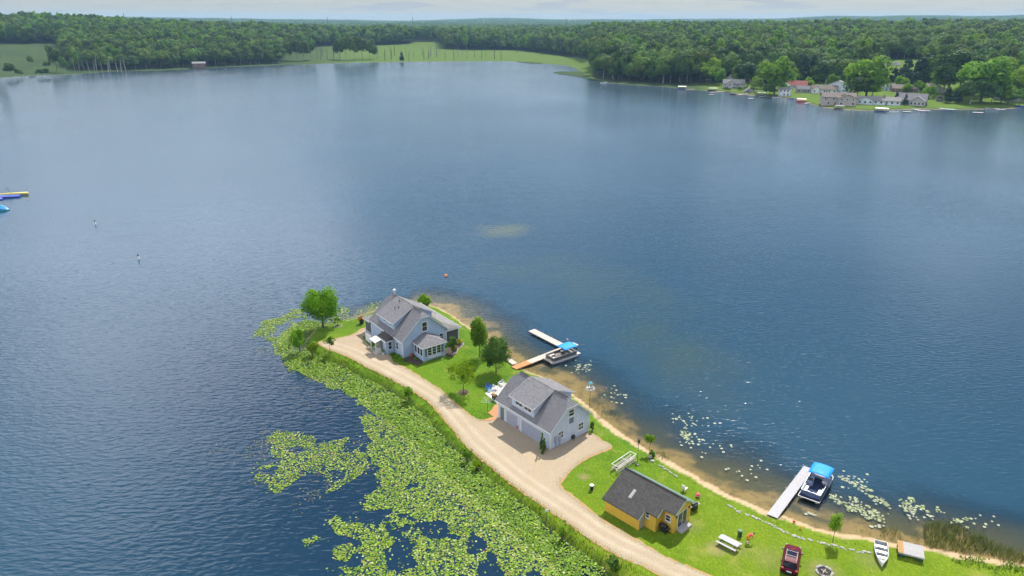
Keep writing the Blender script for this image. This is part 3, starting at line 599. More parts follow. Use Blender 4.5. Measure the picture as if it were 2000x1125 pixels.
REGION = [(az_px(x), l) for x, l in ((70, 'dark broadleaf tree behind the left end of the left meadow'), (140, 'dark broadleaf tree behind the right end of the left meadow'), (200, 'broadleaf tree behind the leaning pale trunks on the left far shore'), (290, 'broadleaf tree on the left far shore between the pale trunks and the boathouse'), (378, 'broadleaf tree on the far shore just left of the brown boathouse'), (470, 'broadleaf tree on the far shore just right of the brown boathouse'), (560, 'broadleaf tree on the far shore where the left wood meets the marsh'),
          (800, 'broadleaf tree at the wood edge behind the marsh clump'), (1000, 'broadleaf tree at the wood edge behind the middle of the far marsh'), (1160, 'broadleaf tree at the wood edge where the marsh meets the right wood'), (1200, 'tall broadleaf tree on the wooded point behind the white and red boat'), (1250, 'tall broadleaf tree at the water right of the wooded point'), (1300, 'tall broadleaf tree at the water midway to the lime round tree'), (1350, 'tall broadleaf tree at the water just left of the lime round tree'),
          (1420, 'broadleaf tree behind the lime round tree'), (1480, 'broadleaf tree behind the lavender cottage'), (1530, 'broadleaf tree behind the broad tree with the lit crown'), (1580, 'broadleaf tree behind the red roofed house'), (1640, 'broadleaf tree behind the tall white two-storey house'), (1700, 'broadleaf tree behind the large light green tree'), (1760, 'broadleaf tree behind the white house on the hill meadow'), (1810, 'broadleaf tree behind the right end of the hill meadow'), (1880, 'broadleaf tree behind the big dark tree'), (1940, 'broadleaf tree behind the big sunlit tree'), (99999, 'broadleaf tree behind the grey house at the right edge'))]
rd = random.Random(5)
for i in ind:
    lab = next(l for a, l in REGION if FA[i] < a); cm, tm = WK[rd.randrange(6)]; s_ = float(FSC[i])
    put_tree('woodland_tree', lab, 'tree', (FX[i], FY[i], FZ[i] - .2), cm, tm, rd.uniform(0, 6.28), (s_ * rd.uniform(.92, 1.12), s_ * rd.uniform(.92, 1.12), s_), lab.replace('tree', 'trees', 1))
# the mass of the woods behind: instances of the same kinds, one object
src = bpy.data.collections.new('woodland_kinds'); src_o = []
for k, (cm, tm) in enumerate(WK + [(crown_mesh('light_crown', 161, 6.0, 8.4, 11.6, 18, 2400, 1.0, M['leaf_mid'], (.28, .44)), None), (crown_mesh('slim_crown', 162, 4.6, 9.4, 12.4, 18, 2200, .95, M['leaf_dark'], (.28, .42)), None)]):
    o = bpy.data.objects.new('kind_%d' % k, cm); src.objects.link(o); src_o.append(o)
pb = []
for k in range(4):      # a patch of distant canopy
    r2 = np.random.default_rng(900 + k); Vs, Fs_, Ts, off = [], [], [], 0
    for q in range(26):
        me = WK[q % 6][0]; n = len(me.vertices); co = np.empty(n * 3, np.float32); me.vertices.foreach_get('co', co); co = co.reshape(-1, 3)
        pick = r2.choice(n // 4, 85, replace=False); ii = (pick[:, None] * 4 + np.arange(4)).ravel(); c4 = co[ii].reshape(-1, 4, 3); cen = c4.mean(1, keepdims=True); c4 = cen + (c4 - cen) * 2.9
        s_ = r2.uniform(.8, 1.25); c4 = c4.reshape(-1, 3) * s_ + np.array([(q % 5 - 2) * 13 + r2.uniform(-4, 4), (q // 5 - 2.5) * 13 + r2.uniform(-4, 4), r2.uniform(-1.5, 1)])
        Vs.append(c4); Fs_.append(np.arange(off, off + len(c4)).reshape(-1, 4)); off += len(c4); Ts.append(np.full(len(c4), r2.random()))
    o = mesh_np('patch_%d' % k, np.vstack(Vs), np.vstack(Fs_), M['leaf_wood'], attrs=dict(tone=np.concatenate(Ts))); col.objects.unlink(o); pb.append(o)
src2 = bpy.data.collections.new('canopy_patches')
for o in pb: src2.objects.link(o)
def instancer(name, pts, rots, scs, coll):
    me = bpy.data.meshes.new(name); me.vertices.add(len(pts)); me.vertices.foreach_set('co', np.asarray(pts, np.float32).ravel())
    for an, av in (('rz', rots), ('sc', scs)): a = me.attributes.new(an, 'FLOAT', 'POINT'); a.data.foreach_set('value', np.asarray(av, np.float32))
    o = bpy.data.objects.new(name, me); col.objects.link(o)
    ng = bpy.data.node_groups.new(name, 'GeometryNodeTree'); ng.interface.new_socket('Geometry', in_out='INPUT', socket_type='NodeSocketGeometry'); ng.interface.new_socket('Geometry', in_out='OUTPUT', socket_type='NodeSocketGeometry')
    N_ = ng.nodes; gi = N_.new('NodeGroupInput'); go = N_.new('NodeGroupOutput'); m2p = N_.new('GeometryNodeMeshToPoints'); iop = N_.new('GeometryNodeInstanceOnPoints')
    ci = N_.new('GeometryNodeCollectionInfo'); ci.inputs['Collection'].default_value = coll; ci.inputs['Separate Children'].default_value = True; ci.inputs['Reset Children'].default_value = True
    def na(nm): n = N_.new('GeometryNodeInputNamedAttribute'); n.data_type = 'FLOAT'; n.inputs[0].default_value = nm; return n.outputs[0]
    cx = N_.new('ShaderNodeCombineXYZ'); ng.links.new(na('rz'), cx.inputs[2])
    ng.links.new(gi.outputs[0], m2p.inputs[0]); ng.links.new(m2p.outputs[0], iop.inputs['Points']); ng.links.new(ci.outputs[0], iop.inputs['Instance']); iop.inputs['Pick Instance'].default_value = True
    ng.links.new(cx.outputs[0], iop.inputs['Rotation']); ng.links.new(na('sc'), iop.inputs['Scale']); ng.links.new(iop.outputs[0], go.inputs[0])
    md = o.modifiers.new('scatter', 'NODES'); md.node_group = ng; return o
o = instancer('forest', np.c_[FX[rest], FY[rest], FZ[rest] - .3], rg.uniform(0, 6.28, len(rest)), FSC[rest], src)
tag(o, 'broad mass of broadleaf woodland rising behind the far shore of the lake', 'forest', kind='stuff')
BX, BY, BR, BA = scatter(1750, 9500, 58, .3); BZ = far_h(BX, BY)
o = instancer('distant_forest', np.c_[BX, BY, BZ - 3], rg.integers(0, 4, len(BX)) * 1.5708, rg.uniform(.95, 1.2, len(BX)), src2)
tag(o, 'blue distant forest stretching along the whole horizon', 'forest', kind='stuff')
# ---------------------------------------------------------------- near buildings
def window(par, P, D, N, w, h, z, mat_f='white', trim=.12, nx=1, ny=2, name='window', glass_m='glass', sill=True, label=None):
    """a window centred at P (x, y) on a wall; D along the wall, N outward; sub-parts pane, muntin, sill"""
    P, D, N = Vector((*P, 0)), Vector((*D, 0)), Vector((*N, 0)); up = Vector((0, 0, 1))
    q = lambda a, b_, o: P + D * a + up * (z + b_) + N * o
    f = MB()
    def rect(mb, a0, a1, b0, b1, o0, o1):
        mb.slab([q(a0, b0, o1), q(a1, b0, o1), q(a1, b1, o1), q(a0, b1, o1)], o1 - o0, -N)
    rect(f, -w/2 - trim, -w/2, -trim, h + trim, .0, .05); rect(f, w/2, w/2 + trim, -trim, h + trim, .0, .05)
    rect(f, -w/2, w/2, h, h + trim, .0, .05); rect(f, -w/2, w/2, -trim, 0, .0, .05)
    o = f.build(name, M[mat_f], par)
    if label: o['label'] = label
    g = MB(); rect(g, -w/2, w/2, 0, h, .002, .014); g.build('pane', M[glass_m], o)
    if nx * ny > 1:
        m = MB()
        for i in range(1, nx): rect(m, -w/2 + w*i/nx - .025, -w/2 + w*i/nx + .025, 0, h, .016, .036)
        for j in range(1, ny): rect(m, -w/2, w/2, h*j/ny - .03, h*j/ny + .03, .014, .042)
        m.build('muntin', M[mat_f], o)
    if sill:
        m = MB(); rect(m, -w/2 - trim - .04, w/2 + trim + .04, -trim - .06, -trim, .0, .09); m.build('sill', M[mat_f], o)
    return o
def leaf_part(name, par, P, D, N, w, h, z, mat, depth=.04, label=None):
    P, D, N = Vector((*P, 0)), Vector((*D, 0)), Vector((*N, 0)); up = Vector((0, 0, 1))
    pts = [P + D * a + up * (z + b_) + N * depth for a, b_ in ((-w/2, 0), (w/2, 0), (w/2, h), (-w/2, h))]
    o = MB().slab(pts, depth, -N).build(name, mat, par)
    if label: o['label'] = label
    return o
def clipped_roof(par, L, W, ze, zr, zc, ov=.35, mat=None, th=.16, x_far_clip=True):
    """gable roof with clipped ends over x -L..0, y 0..W; returns the four slopes"""
    m = W / 2; k = (zr - ze) / (m + ov); yc = (zc - ze) / k - ov               # y on the front slope at clip height
    x0, x1 = -L - ov, ov; ins = 1.05
    A = (x0 + ins, m, zr); B_ = (x1 - ins, m, zr)
    front = [(x0, -ov, ze), (x1, -ov, ze), (x1, yc, zc), B_, A, (x0, yc, zc)]
    back = [(x1, W + ov, ze), (x0, W + ov, ze), (x0, W - yc, zc), A, B_, (x1, W - yc, zc)]
    rf = MB().slab(front, th).slab(back, th).build('roof', mat, par)
    MB().slab([(x1 + .002, yc, zc + .002), (x1 + .002, W - yc, zc + .002), (B_[0], m, zr + .004)], th).build('hip', mat, rf)
    MB().slab([(x0 - .002, W - yc, zc + .002), (x0 - .002, yc, zc + .002), (A[0], m, zr + .004)], th).build('hip', mat, rf)
    MB().bar((A[0], m, zr + .02), (B_[0], m, zr + .02), .26, .06).build('ridge_cap', M['shingle_dark'], rf)
    fa = MB()                                                                      # white fascia and rake boards
    for s_ in (-1, 1):
        yy = -ov - .012 if s_ < 0 else W + ov + .012
        fa.bx(x0, x1, yy - .012, yy + .012, ze - .24, ze - .015)
    for xx in (x0 - .014, x1 + .014):
        for ya, za, yb, zb in ((-ov, ze, yc, zc), (yc, zc, W - yc, zc), (W - yc, zc, W + ov, ze)):
            fa.slab([(xx - .012, ya, za - .02), (xx - .012, yb, zb - .02), (xx - .012, yb, zb - .22), (xx - .012, ya, za - .22)], .024, (1, 0, 0))
    fa.build('fascia', M['white'], rf)
    return rf, k, yc
def gable_body(par, L, W, hw, k, ov, ze, zc, yc, mat, th=.16):
    """walls as one closed shell under the clipped roof"""
    t = lambda y: ze + k * (min(y, W - y) + ov) - th - .01
    b = MB(); prof = [(0, 0), (W, 0), (W, t(0)), (W - yc, t(yc)), (yc, t(yc)), (0, t(0))]
    for x in (0, -L):
        pts = [(x, y, z) for y, z in prof]; b.poly(pts if x == 0 else pts[::-1])
    n = len(prof)
    for i in range(n):
        (ya, za), (yb, zb) = prof[i], prof[(i+1) % n]; b.poly([(0, ya, za), (-L, ya, za), (-L, yb, zb), (0, yb, zb)])
    return b.build('wall', mat, par)
def shed_dormer(par, xa, xb, yw, zt, zr, m, ze, k, ov, W, wall_m, roof_m, wins, back=False, eo=.4, sl=None):
    """shed dormer from the ridge; wall at y=yw (front side), x from xa to xb"""
    s_ = -1 if back else 1; Y = lambda y: W - y if back else y
    slope = (zr - zt) / (m - yw); zb = ze + k * (yw + ov) - .3
    ye = yw - eo; zE = zt - slope * eo + .12
    d = MB()
    for x in (xa, xb):
        tri = [(x, Y(yw), zb), (x, Y(yw), zt), (x, Y(m - .05), zr - .1)]; d.poly(tri)
    d.poly([(xa, Y(yw), zb), (xb, Y(yw), zb), (xb, Y(yw), zt), (xa, Y(yw), zt)])
    dm = d.build('dormer', wall_m, par)
    xo = .3
    MB().slab([(xa - xo, Y(ye), zE), (xb + xo, Y(ye), zE), (xb + xo, Y(m), zr + .09), (xa - xo, Y(m), zr + .09)], .14).build('dormer_roof', roof_m, dm)
    f = MB(); f.bx(xa - xo, xb + xo, min(Y(ye), Y(ye) - s_ * .03), max(Y(ye), Y(ye) - s_ * .03), zE - .2, zE - .02)
    for xx in (xa - xo - .015, xb + xo + .015):
        f.slab([(xx - .012, Y(ye), zE - .01), (xx - .012, Y(m), zr + .07), (xx - .012, Y(m), zr - .1), (xx - .012, Y(ye), zE - .19)], .024, (1, 0, 0))
    f.build('dormer_fascia', M['white'], dm)
    for x, w, h, z, nx, ny in wins: window(par, (x, Y(yw)), (1, 0), (0, -s_), w, h, z, nx=nx, ny=ny, name='dormer_window', trim=.1)
    return dm
def corner_boards(par, L, W, h, mat='white', w=.16):
    b = MB()
    for x in (0, -L):
        for y in (0, W):
            sx = 1 if x == 0 else -1; sy = -1 if y == 0 else 1
            b.bx(min(x, x + sx * .025), max(x, x + sx * .025), min(y + sy * .026, y - sy * w), max(y + sy * .026, y - sy * w), .02, h); b.bx(min(x - .0 * sx, x - sx * w), max(x, x - sx * w), min(y + sy * .002, y + sy * .024), max(y + sy * .002, y + sy * .024), .02, h)
    return b.build('corner_trim', M[mat], par)

# garage
g0 = gp(1074.3, 878.7, LAND_Z); g_ang = R(129.8 - 180)
G = thing('garage', 'pale blue grey two-car garage with a large shed dormer, beside the gravel drive', 'garage', g0, g_ang)
GL, GW, GZE, GZR, GZC = 11.75, 7.85, 2.98, 6.78, 5.78
grf, gk, gyc = clipped_roof(G, GL, GW, GZE, GZR, GZC, .35, M['shingle'])
gable_body(G, GL, GW, GZE, gk, .35, GZE, GZC, gyc, M['sid_garage'])
corner_boards(G, GL, GW, 2.7)
shed_dormer(G, -8.7, -3.75, .18, 5.12, GZR, GW/2, GZE, gk, .35, GW, M['sid_garage'], M['shingle'], [(-7.05, 1.5, .85, 4.02, 2, 1), (-5.05, 1.5, .85, 4.02, 2, 1)])
shed_dormer(G, -8.7, -3.75, .18, 5.12, GZR, GW/2, GZE, gk, .35, GW, M['sid_garage'], M['shingle'], [], True)
for xc, w in ((-8.38, 2.65), (-3.85, 4.75)):
    gd = leaf_part('garage_door', G, (xc, 0), (1, 0), (0, -1), w, 2.14, .03, M['door_grey'], .02)
    for k in range(4):
        MB().bx(xc - w/2 + .02, xc + w/2 - .02, -.05, -.021, .05 + k * .53, .05 + k * .53 + .5).build('panel', M['door_grey'], gd)
    tr = MB(); tr.bx(xc - w/2 - .17, xc - w/2 - .002, -.075, .0, .02, 2.34); tr.bx(xc + w/2 + .002, xc + w/2 + .17, -.075, 0, .02, 2.34); tr.bx(xc - w/2, xc + w/2, -.073, 0, 2.18, 2.35)
    tr.build('door_frame', M['white'], gd)
dd_ = leaf_part('side_door', G, (-10.75, 0), (1, 0), (0, -1), .92, 2.1, .06, M['slate_paint'], .03)
tr = MB(); tr.bx(-11.36, -11.215, -.05, 0, .04, 2.28); tr.bx(-10.285, -10.14, -.05, 0, .04, 2.28); tr.bx(-11.215, -10.285, -.048, 0, 2.165, 2.28); tr.build('door_frame', M['white'], dd_)
MB().bar((-10.42, -.08, 1.05), (-10.42, -.03, 1.05), .09, .09).build('handle', M['steel_dark'], dd_)
for y, w, h, z, ny in ((4.05, .95, 1.0, 4.05, 2), (2.02, .95, 1.05, 1.15, 2), (6.08, .95, 1.1, .98, 2)): window(G, (0, y), (0, 1), (1, 0), w, h, z, nx=3 if z < 2 else 1, ny=ny)
leaf_part('louvre', G, (0, 4.1), (0, 1), (1, 0), .8, .85, 2.82, M['slate_paint'], .05)
for y, h in ((1.0, .85), (1.75, .6)):
    mb_ = MB(); mb_.bx(.02, .17, y - .22, y + .22, 1.15 - h * .2, 1.15 + h * .8); mo = mb_.build('meter_box', M['door_grey'], G)
    MB().bx(.05, .11, y - .04, y + .04, .0, .98).bx(.05, .11, y + .1, y + .15, .0, .98).build('conduit', M['door_grey'], mo)
MB().lathe([(.05, 0), (.33, 0), (.33, .22), (.05, .22)], 18).build('hose_reel', M['steel_dark'], G).matrix_local = Matrix.Translation((.03, 4.45, .42)) @ Matrix.Rotation(R(90), 4, 'Y')

# main house
h0 = gp(787.3, 699.8, LAND_Z); h_ang = R(126.9 - 180)
Hh = thing('lake_house', 'blue grey house with shed dormers and wraparound porch at the tip of the land', 'house', h0, h_ang)
HL, HW, HZE, HZR, HZC = 12.3, 9.3, 3.36, 7.92, 7.12
hrf, hk, hyc = clipped_roof(Hh, HL, HW, HZE, HZR, HZC, .35, M['shingle'])
gable_body(Hh, HL, HW, HZE, hk, .35, HZE, HZC, hyc, M['sid_blue'])
corner_boards(Hh, HL, HW, 3.0)
shed_dormer(Hh, -9.55, -3.75, .5, 5.62, HZR, HW/2, HZE, hk, .35, HW, M['sid_blue'], M['shingle'], [(-7.6, .62, .75, 4.55, 1, 2), (-5.05, .62, .75, 4.55, 1, 2)])
shed_dormer(Hh, -9.9, -4.5, .4, 5.5, HZR, HW/2, HZE, hk, .35, HW, M['sid_blue'], M['shingle'], [], True)
for x, y in ((-7.6, 3.9), (-6.2, 2.9), (-6.9, 2.5)):
    zz = 5.62 + .09 + (y - .5) * (HZR - 5.62) / 4.15
    MB().lathe([(.07, -.1), (.07, .36), (.1, .37), (.1, .44)], 8, (x, y, zz)).build('roof_vent', M['steel_dark'], hrf)
MB().lathe([(.1, -.3), (.1, .5), (.26, .52), (.3, .72), (.22, .9), (.05, .98)], 12, (-11.0, 4.65, 8.1)).build('cupola_vent', M['alu_white'], hrf)
window(Hh, (0, 4.7), (0, 1), (1, 0), .95, 1.65, 4.2)
window(Hh, (0, 8.15), (0, 1), (1, 0), .75, 1.1, 1.6)
window(Hh, (-1.95, 0), (1, 0), (0, -1), .75, 1.25, 1.15)
window(Hh, (-8.1, 0), (1, 0), (0, -1), .6, .8, 1.75)
# sun-room bay on the gable end
bay = MB(); bay.bx(.0, 3.5, 2.25, 6.75, 0, 2.72); bay.build('sun_room', M['sid_blue'], Hh)
x0, x1, ya, yb = -.02, 3.8, 1.95, 7.05
rt = MB(); rp = (1.35, 4.5, 3.95); rq = (.0, 4.5, 3.95)
rt.slab([(x1, ya, 2.78), (x1, yb, 2.78), (1.7, 4.5, 4.02)], .12); rt.slab([(x0, ya, 2.78), (x1, ya, 2.779), (1.7, 4.5, 4.02), (x0, 4.5, 4.02)], .12); rt.slab([(x1, yb, 2.779), (x0, yb, 2.78), (x0, 4.5, 4.02), (1.7, 4.5, 4.02)], .12)
br_ = rt.build('sun_room_roof', M['shingle'], Hh)
f = MB(); f.bx(x1 + .002, x1 + .03, ya - .02, yb + .02, 2.56, 2.76); f.bx(x0 + .03, x1, ya - .03, ya - .002, 2.56, 2.76); f.bx(x0 + .03, x1, yb + .002, yb + .03, 2.56, 2.76); f.build('fascia', M['white'], br_)
for y in (3.55, 4.5, 5.45): window(Hh, (3.5, y), (0, 1), (1, 0), .76, 1.5, .95, nx=1, ny=3, trim=.1, sill=False)
for y in (2.78, 6.22): leaf_part('shutter', Hh, (3.5, y), (0, 1), (1, 0), .42, 1.6, .9, M['slate_paint'], .05)
for x in (.85, 1.85, 2.85): window(Hh, (x, 2.25), (1, 0), (0, -1), .66, 1.5, .95, nx=1, ny=1, trim=.1, sill=False)
fb = MB(); fb.bx(3.56, 3.82, 3.2, 5.8, .5, .74); fbo = fb.build('flower_box', M['white'], Hh)
# wraparound porch: far end and lake side
pr = MB()
pr.slab([(-15.35, -.4, 3.02), (-12.28, -.4, 3.02), (-12.28, 2.4, 4.25)], .12)
pr.slab([(-15.351, 12.7, 2.9), (-15.35, -.4, 3.019), (-12.28, 2.4, 4.25), (-12.28, 9.9, 4.25)], .12)
pr.slab([(-.15, 12.7, 2.898), (-15.35, 12.7, 2.9), (-12.28, 9.28, 4.1), (-1.9, 9.28, 4.1)], .12)
pr.slab([(-.15, 9.28, 3.0), (-.15, 12.7, 2.899), (-1.9, 9.28, 4.1)], .12)
po = pr.build('porch_roof', M['shingle_grey2'], Hh)
f = MB(); f.bx(-.14, -.11, 9.3, 12.72, 2.66, 2.88); f.bx(-15.34, -.15, 12.71, 12.74, 2.66, 2.88); f.bx(-15.35, -12.3, -.43, -.405, 2.78, 3.0); f.bx(-15.38, -15.355, -.4, 12.7, 2.72, 2.94); f.build('fascia', M['white'], po)
pw = MB(); pw.bx(-15.1, -12.31, .0, .14, 0, 2.85); pw.build('porch_wall', M['sid_blue'], Hh)
leaf_part('porch_screen', Hh, (-13.7, 0), (1, 0), (0, -1), 2.2, 2.2, .45, M['screen'], .02)
for x, y in ((-.6, 12.3), (-3.6, 12.3), (-6.6, 12.3), (-9.6, 12.3), (-12.4, 12.3), (-15.0, 12.3), (-15.0, 9.0), (-15.0, 6.0), (-15.0, 3.0)):
    MB().bx(x - .09, x + .09, y - .09, y + .09, 0, 2.72).build('porch_post', M['white'], Hh)
MB().bx(-15.1, -.3, 9.32, 12.4, .0, .28).bx(-15.1, -12.32, .16, 9.3, .0, .28).build('porch_floor', M['wood_grey'], Hh)
MB().bx(-.62, -.58, 9.35, 12.2, .3, 2.6).build('porch_screen', M['screen'], Hh)
# entry vestibule, canopy, steps with rails
vb = MB(); vb.bx(-5.3, -3.0, -1.75, -.002, 0, 2.72); vb.build('vestibule', M['sid_blue'], Hh)
vr = MB(); vr.slab([(-6.2, -2.0, 2.78), (-2.7, -2.0, 2.78), (-2.7, .25, 3.55), (-6.2, .25, 3.55)], .12); vro = vr.build('vestibule_roof', M['shingle_dark'], Hh)
MB().bx(-6.2, -2.7, -2.04, -2.005, 2.55, 2.77).bx(-2.69, -2.66, -2.0, -.0, 2.6, 2.74).build('fascia', M['white'], vro)
window(Hh, (-3.0, -.95), (0, 1), (1, 0), .62, 1.35, 1.0, trim=.1)
ca = MB(); ca.slab([(-6.5, -3.3, 2.42), (-4.2, -3.3, 2.42), (-4.2, -2.06, 2.74), (-6.5, -2.06, 2.74)], .1); ca.build('canopy', M['alu_white'], Hh)
leaf_part('front_door', Hh, (-4.8, -1.75), (1, 0), (0, -1), .9, 2.05, .35, M['slate_paint'], .04)
for x in (-6.35, -4.35): MB().bx(x - .06, x + .06, -3.2, -3.08, .0, 2.4).build('canopy_post', M['white'], Hh)
st = MB()
for k in range(3): st.bx(-5.5 + .0, -4.1, -2.3 - .32 * (k + 1), -2.3 - .32 * k, 0, .36 - .12 * k)
st.bx(-6.4, -3.6, -2.3, -1.76, 0, .36); st.build('steps', M['wood_pale'], Hh)
rl = MB()
for x in (-5.55, -4.05):
    rl.bar((x, -2.3, 1.25), (x, -3.3, .92), .06, .08)
    for k in range(6): y = -2.35 - .17 * k; rl.bx(x - .02, x + .02, y - .02, y + .02, .2, 1.2 - .055 * k)
rl.build('railing', M['white'], Hh)
fe = MB()
fence = thing('privacy_fence', 'white privacy fence panel beside the front wall of the blue grey house', 'fence', h0, h_ang)
for k in range(9): MB().bx(-11.0 + .25 * k, -11.0 + .25 * k + .235, -1.9, -1.86, .05, 1.75).build('board', M['white'], fence)
for x in (-11.05, -8.72): MB().bx(x - .06, x + .06, -1.97, -1.85, 0, 1.9).build('post', M['white'], fence)
MB().bx(-11, -8.75, -1.855, -1.81, .3, .4).bx(-11, -8.75, -1.855, -1.81, 1.4, 1.5).build('rail', M['white'], fence)

# yellow cottage
y0 = gp(1080 + 835/5, 830 + 1030/5, LAND_Z); y_ang = R(133.96 - 180)
Yc = thing('yellow_cottage', 'small ochre yellow cottage with dark shingle roof and stepped front wall', 'cottage', y0, y_ang)
YR, YS = 4.16, .545                                   # ridge height at y=4.2 and slope
zt = lambda y: YR - YS * (4.2 - y)
def ybody(xa, xb, y):
    b = MB(); pf = [(y, 0), (6.0, 0), (6.0, YR - .66 * 1.8 - .16), (4.2, YR - .17), (y, zt(y) - .17)]
    for x in (xa, xb): b.poly([(x, p, q) for p, q in pf])
    for i in range(5): (pa, qa), (pb_, qb) = pf[i], pf[(i+1) % 5]; b.poly([(xa, pa, qa), (xb, pa, qa), (xb, pb_, qb), (xa, pb_, qb)])
    return b
ybody(-5.19, 0, 0).build('wall', M['sid_yellow'], Yc)
ybody(.001, 1.55, 1.15).build('wall', M['sid_yellow'], Yc); ybody(1.552, 3.2, 2.5).build('wall', M['sid_yellow'], Yc)
yr = MB()
for xa, xb, y in ((-5.55, .08, -.25), (.081, 1.85, .92), (1.851, 3.55, 2.1)): yr.slab([(xa, y, zt(y)), (xb, y, zt(y)), (xb, 4.2, YR), (xa, 4.2, YR)], .12)
yro = yr.build('roof', M['shingle_dark'], Yc)
M['shingle_green'] = shingle('green_shingle', (.16, .26, .22), .2)
MB().slab([(3.55, 6.35, YR - .66 * 2.15), (-5.55, 6.35, YR - .66 * 2.15), (-5.55, 4.2, YR), (3.55, 4.2, YR)], .12).build('rear_slope', M['shingle_green'], yro)
MB().bar((-5.55, 4.2, YR + .02), (3.55, 4.2, YR + .02), .22, .05).build('ridge_cap', M['shingle_dark'], yro)
MB().slab([(-2.75, 1.35, zt(1.35) + .05), (-2.35, 1.35, zt(1.35) + .05), (-2.35, 2.45, zt(2.45) + .05), (-2.75, 2.45, zt(2.45) + .05)], .06).build('skylight', M['wood_grey'], yro)
f = MB()
for xx, y in ((3.56, 2.1), (1.86, .92), (.09, -.25)): f.slab([(xx, y, zt(y) - .02), (xx, 4.2, YR - .02), (xx, 4.2, YR - .18), (xx, y, zt(y) - .18)], .025, (1, 0, 0))
f.slab([(3.56, 4.2, YR - .02), (3.56, 6.35, YR - .66*2.15 - .02), (3.56, 6.35, YR - .66*2.15 - .18), (3.56, 4.2, YR - .18)], .025, (1, 0, 0)); f.build('rake_board', M['mint'], yro)
pd = leaf_part('patio_door', Yc, (3.2, 4.2), (0, 1), (1, 0), 1.95, 2.05, .32, M['white'], .05)
for y in (3.73, 4.67): MB().bx(3.255, 3.275, y - .4, y + .4, .42, 2.28).build('pane', M['glass'], pd)
MB().bx(3.22, 4.0, 3.2, 5.3, 0, .25).build('door_step', M['wood_grey'], Yc)
window(Yc, (2.35, 2.5), (1, 0), (0, -1), .6, .75, 1.4, trim=.09)
window(Yc, (.36, 1.15), (1, 0), (0, -1), .42, .6, 1.5, trim=.08)
leaf_part('side_door', Yc, (0, .58), (0, 1), (1, 0), .7, 1.5, .05, M['door_grey'], .04)
for y in (2.85, 5.55): MB().bx(3.205, 3.33, y - .08, y + .08, 2.1, 2.35).build('wall_lamp', M['steel_dark'], Yc)
# ---------------------------------------------------------------- docks
def dock(name, label, segs, zt, board_m, post_m='alu', board=.14, group=None):
    """segs: (start, direction deg, length, width, material); deck sections of boards on posts"""
    a0 = segs[0][0]; t = thing(name, label, 'dock', (a0.x, a0.y, 0))
    for st, ang, L, w, mt in segs:
        d = Vector((math.cos(R(ang)), math.sin(R(ang)), 0)); n = Vector((-d.y, d.x, 0)); o = Vector((st.x - a0.x, st.y - a0.y, 0))
        ns = max(1, round(L / 3.0)); sl = L / ns
        for k in range(ns):
            b = MB(); nb = max(1, int(sl / board)); bw = sl / nb; rd_ = random.Random(int(L * 7 + k + ang))
            for j in range(nb):
                p = o + d * (k * sl + (j + .5) * bw); e = rd_.uniform(-.012, .012)
                b.bar(p - n * (w / 2 + e) + Vector((0, 0, zt + rd_.uniform(-.004, .004))), p + n * (w / 2 - e) + Vector((0, 0, zt)), bw - .014 if k * 0 == 0 else bw, .035)
            sec = b.build('deck_section', M[mt], t)
            fr = MB()
            for s_ in (-1, 1): q = n * (s_ * (w / 2 - .03)); fr.bar(o + d * (k * sl) + q + Vector((0, 0, zt - .09)), o + d * ((k + 1) * sl - .02) + q + Vector((0, 0, zt - .09)), .05, .14)
            fr.build('side_rail', M[post_m if mt != 'wood_new' else 'wood_new'], sec)
            for s_ in (-1, 1):
                p = o + d * ((k + 1) * sl - .1) + n * (s_ * (w / 2 + .04)); MB().tube([p + Vector((0, 0, -1.6)), p + Vector((0, 0, zt + .25 if s_ > 0 else zt + .05))], .03, 6).build('post', M[post_m], t)
    return t
Z2 = lambda x, y, z: gp(930 + x / 6.617, 620 + y / 6.617, z)
m0 = (Z2(490, 620, .5) + Z2(545, 660, .5)) / 2
da, db = Vector((math.cos(R(40.5)), math.sin(R(40.5)), 0)), Vector((math.cos(R(-52.5)), math.sin(R(-52.5)), 0))
tip = m0 + da * 15.2
arm0 = (Z2(690, 190, .45) + Z2(740, 140, .45)) / 2
dock('dock', 'L-shaped wooden dock with a fresh cedar ramp beside the pontoon boat by the garage', [(m0 - da * .6, 40.5, 3.6, 1.4, 'wood_new'), (m0 + da * 3.0, 40.5, 12.0, 1.4, 'wood_pale'), (arm0, -52.5, (tip - arm0).dot(db) + .55, 1.6, 'wood_pale')], .5, 'wood_pale')
e0 = (gp(1498, 1003, .5) + gp(1518, 1013, .5)) / 2
dock('dock', 'straight pale panelled dock running out from the beach near the picnic table', [(e0, 50.3, 13.3, 1.3, 'dock_white')], .5, 'dock_white')
# shore planks beside the ramp
pk = thing('plank_walk', 'grey plank walk along the shore at the foot of the cedar ramp', 'walkway', gp(1000, 707, .35), R(-60))
for k in range(5): MB().bx(-1.6 + .0, 1.0, -.5 + .21 * k, -.31 + .21 * k, .0, .06).build('plank', M['wood_pale'], pk)

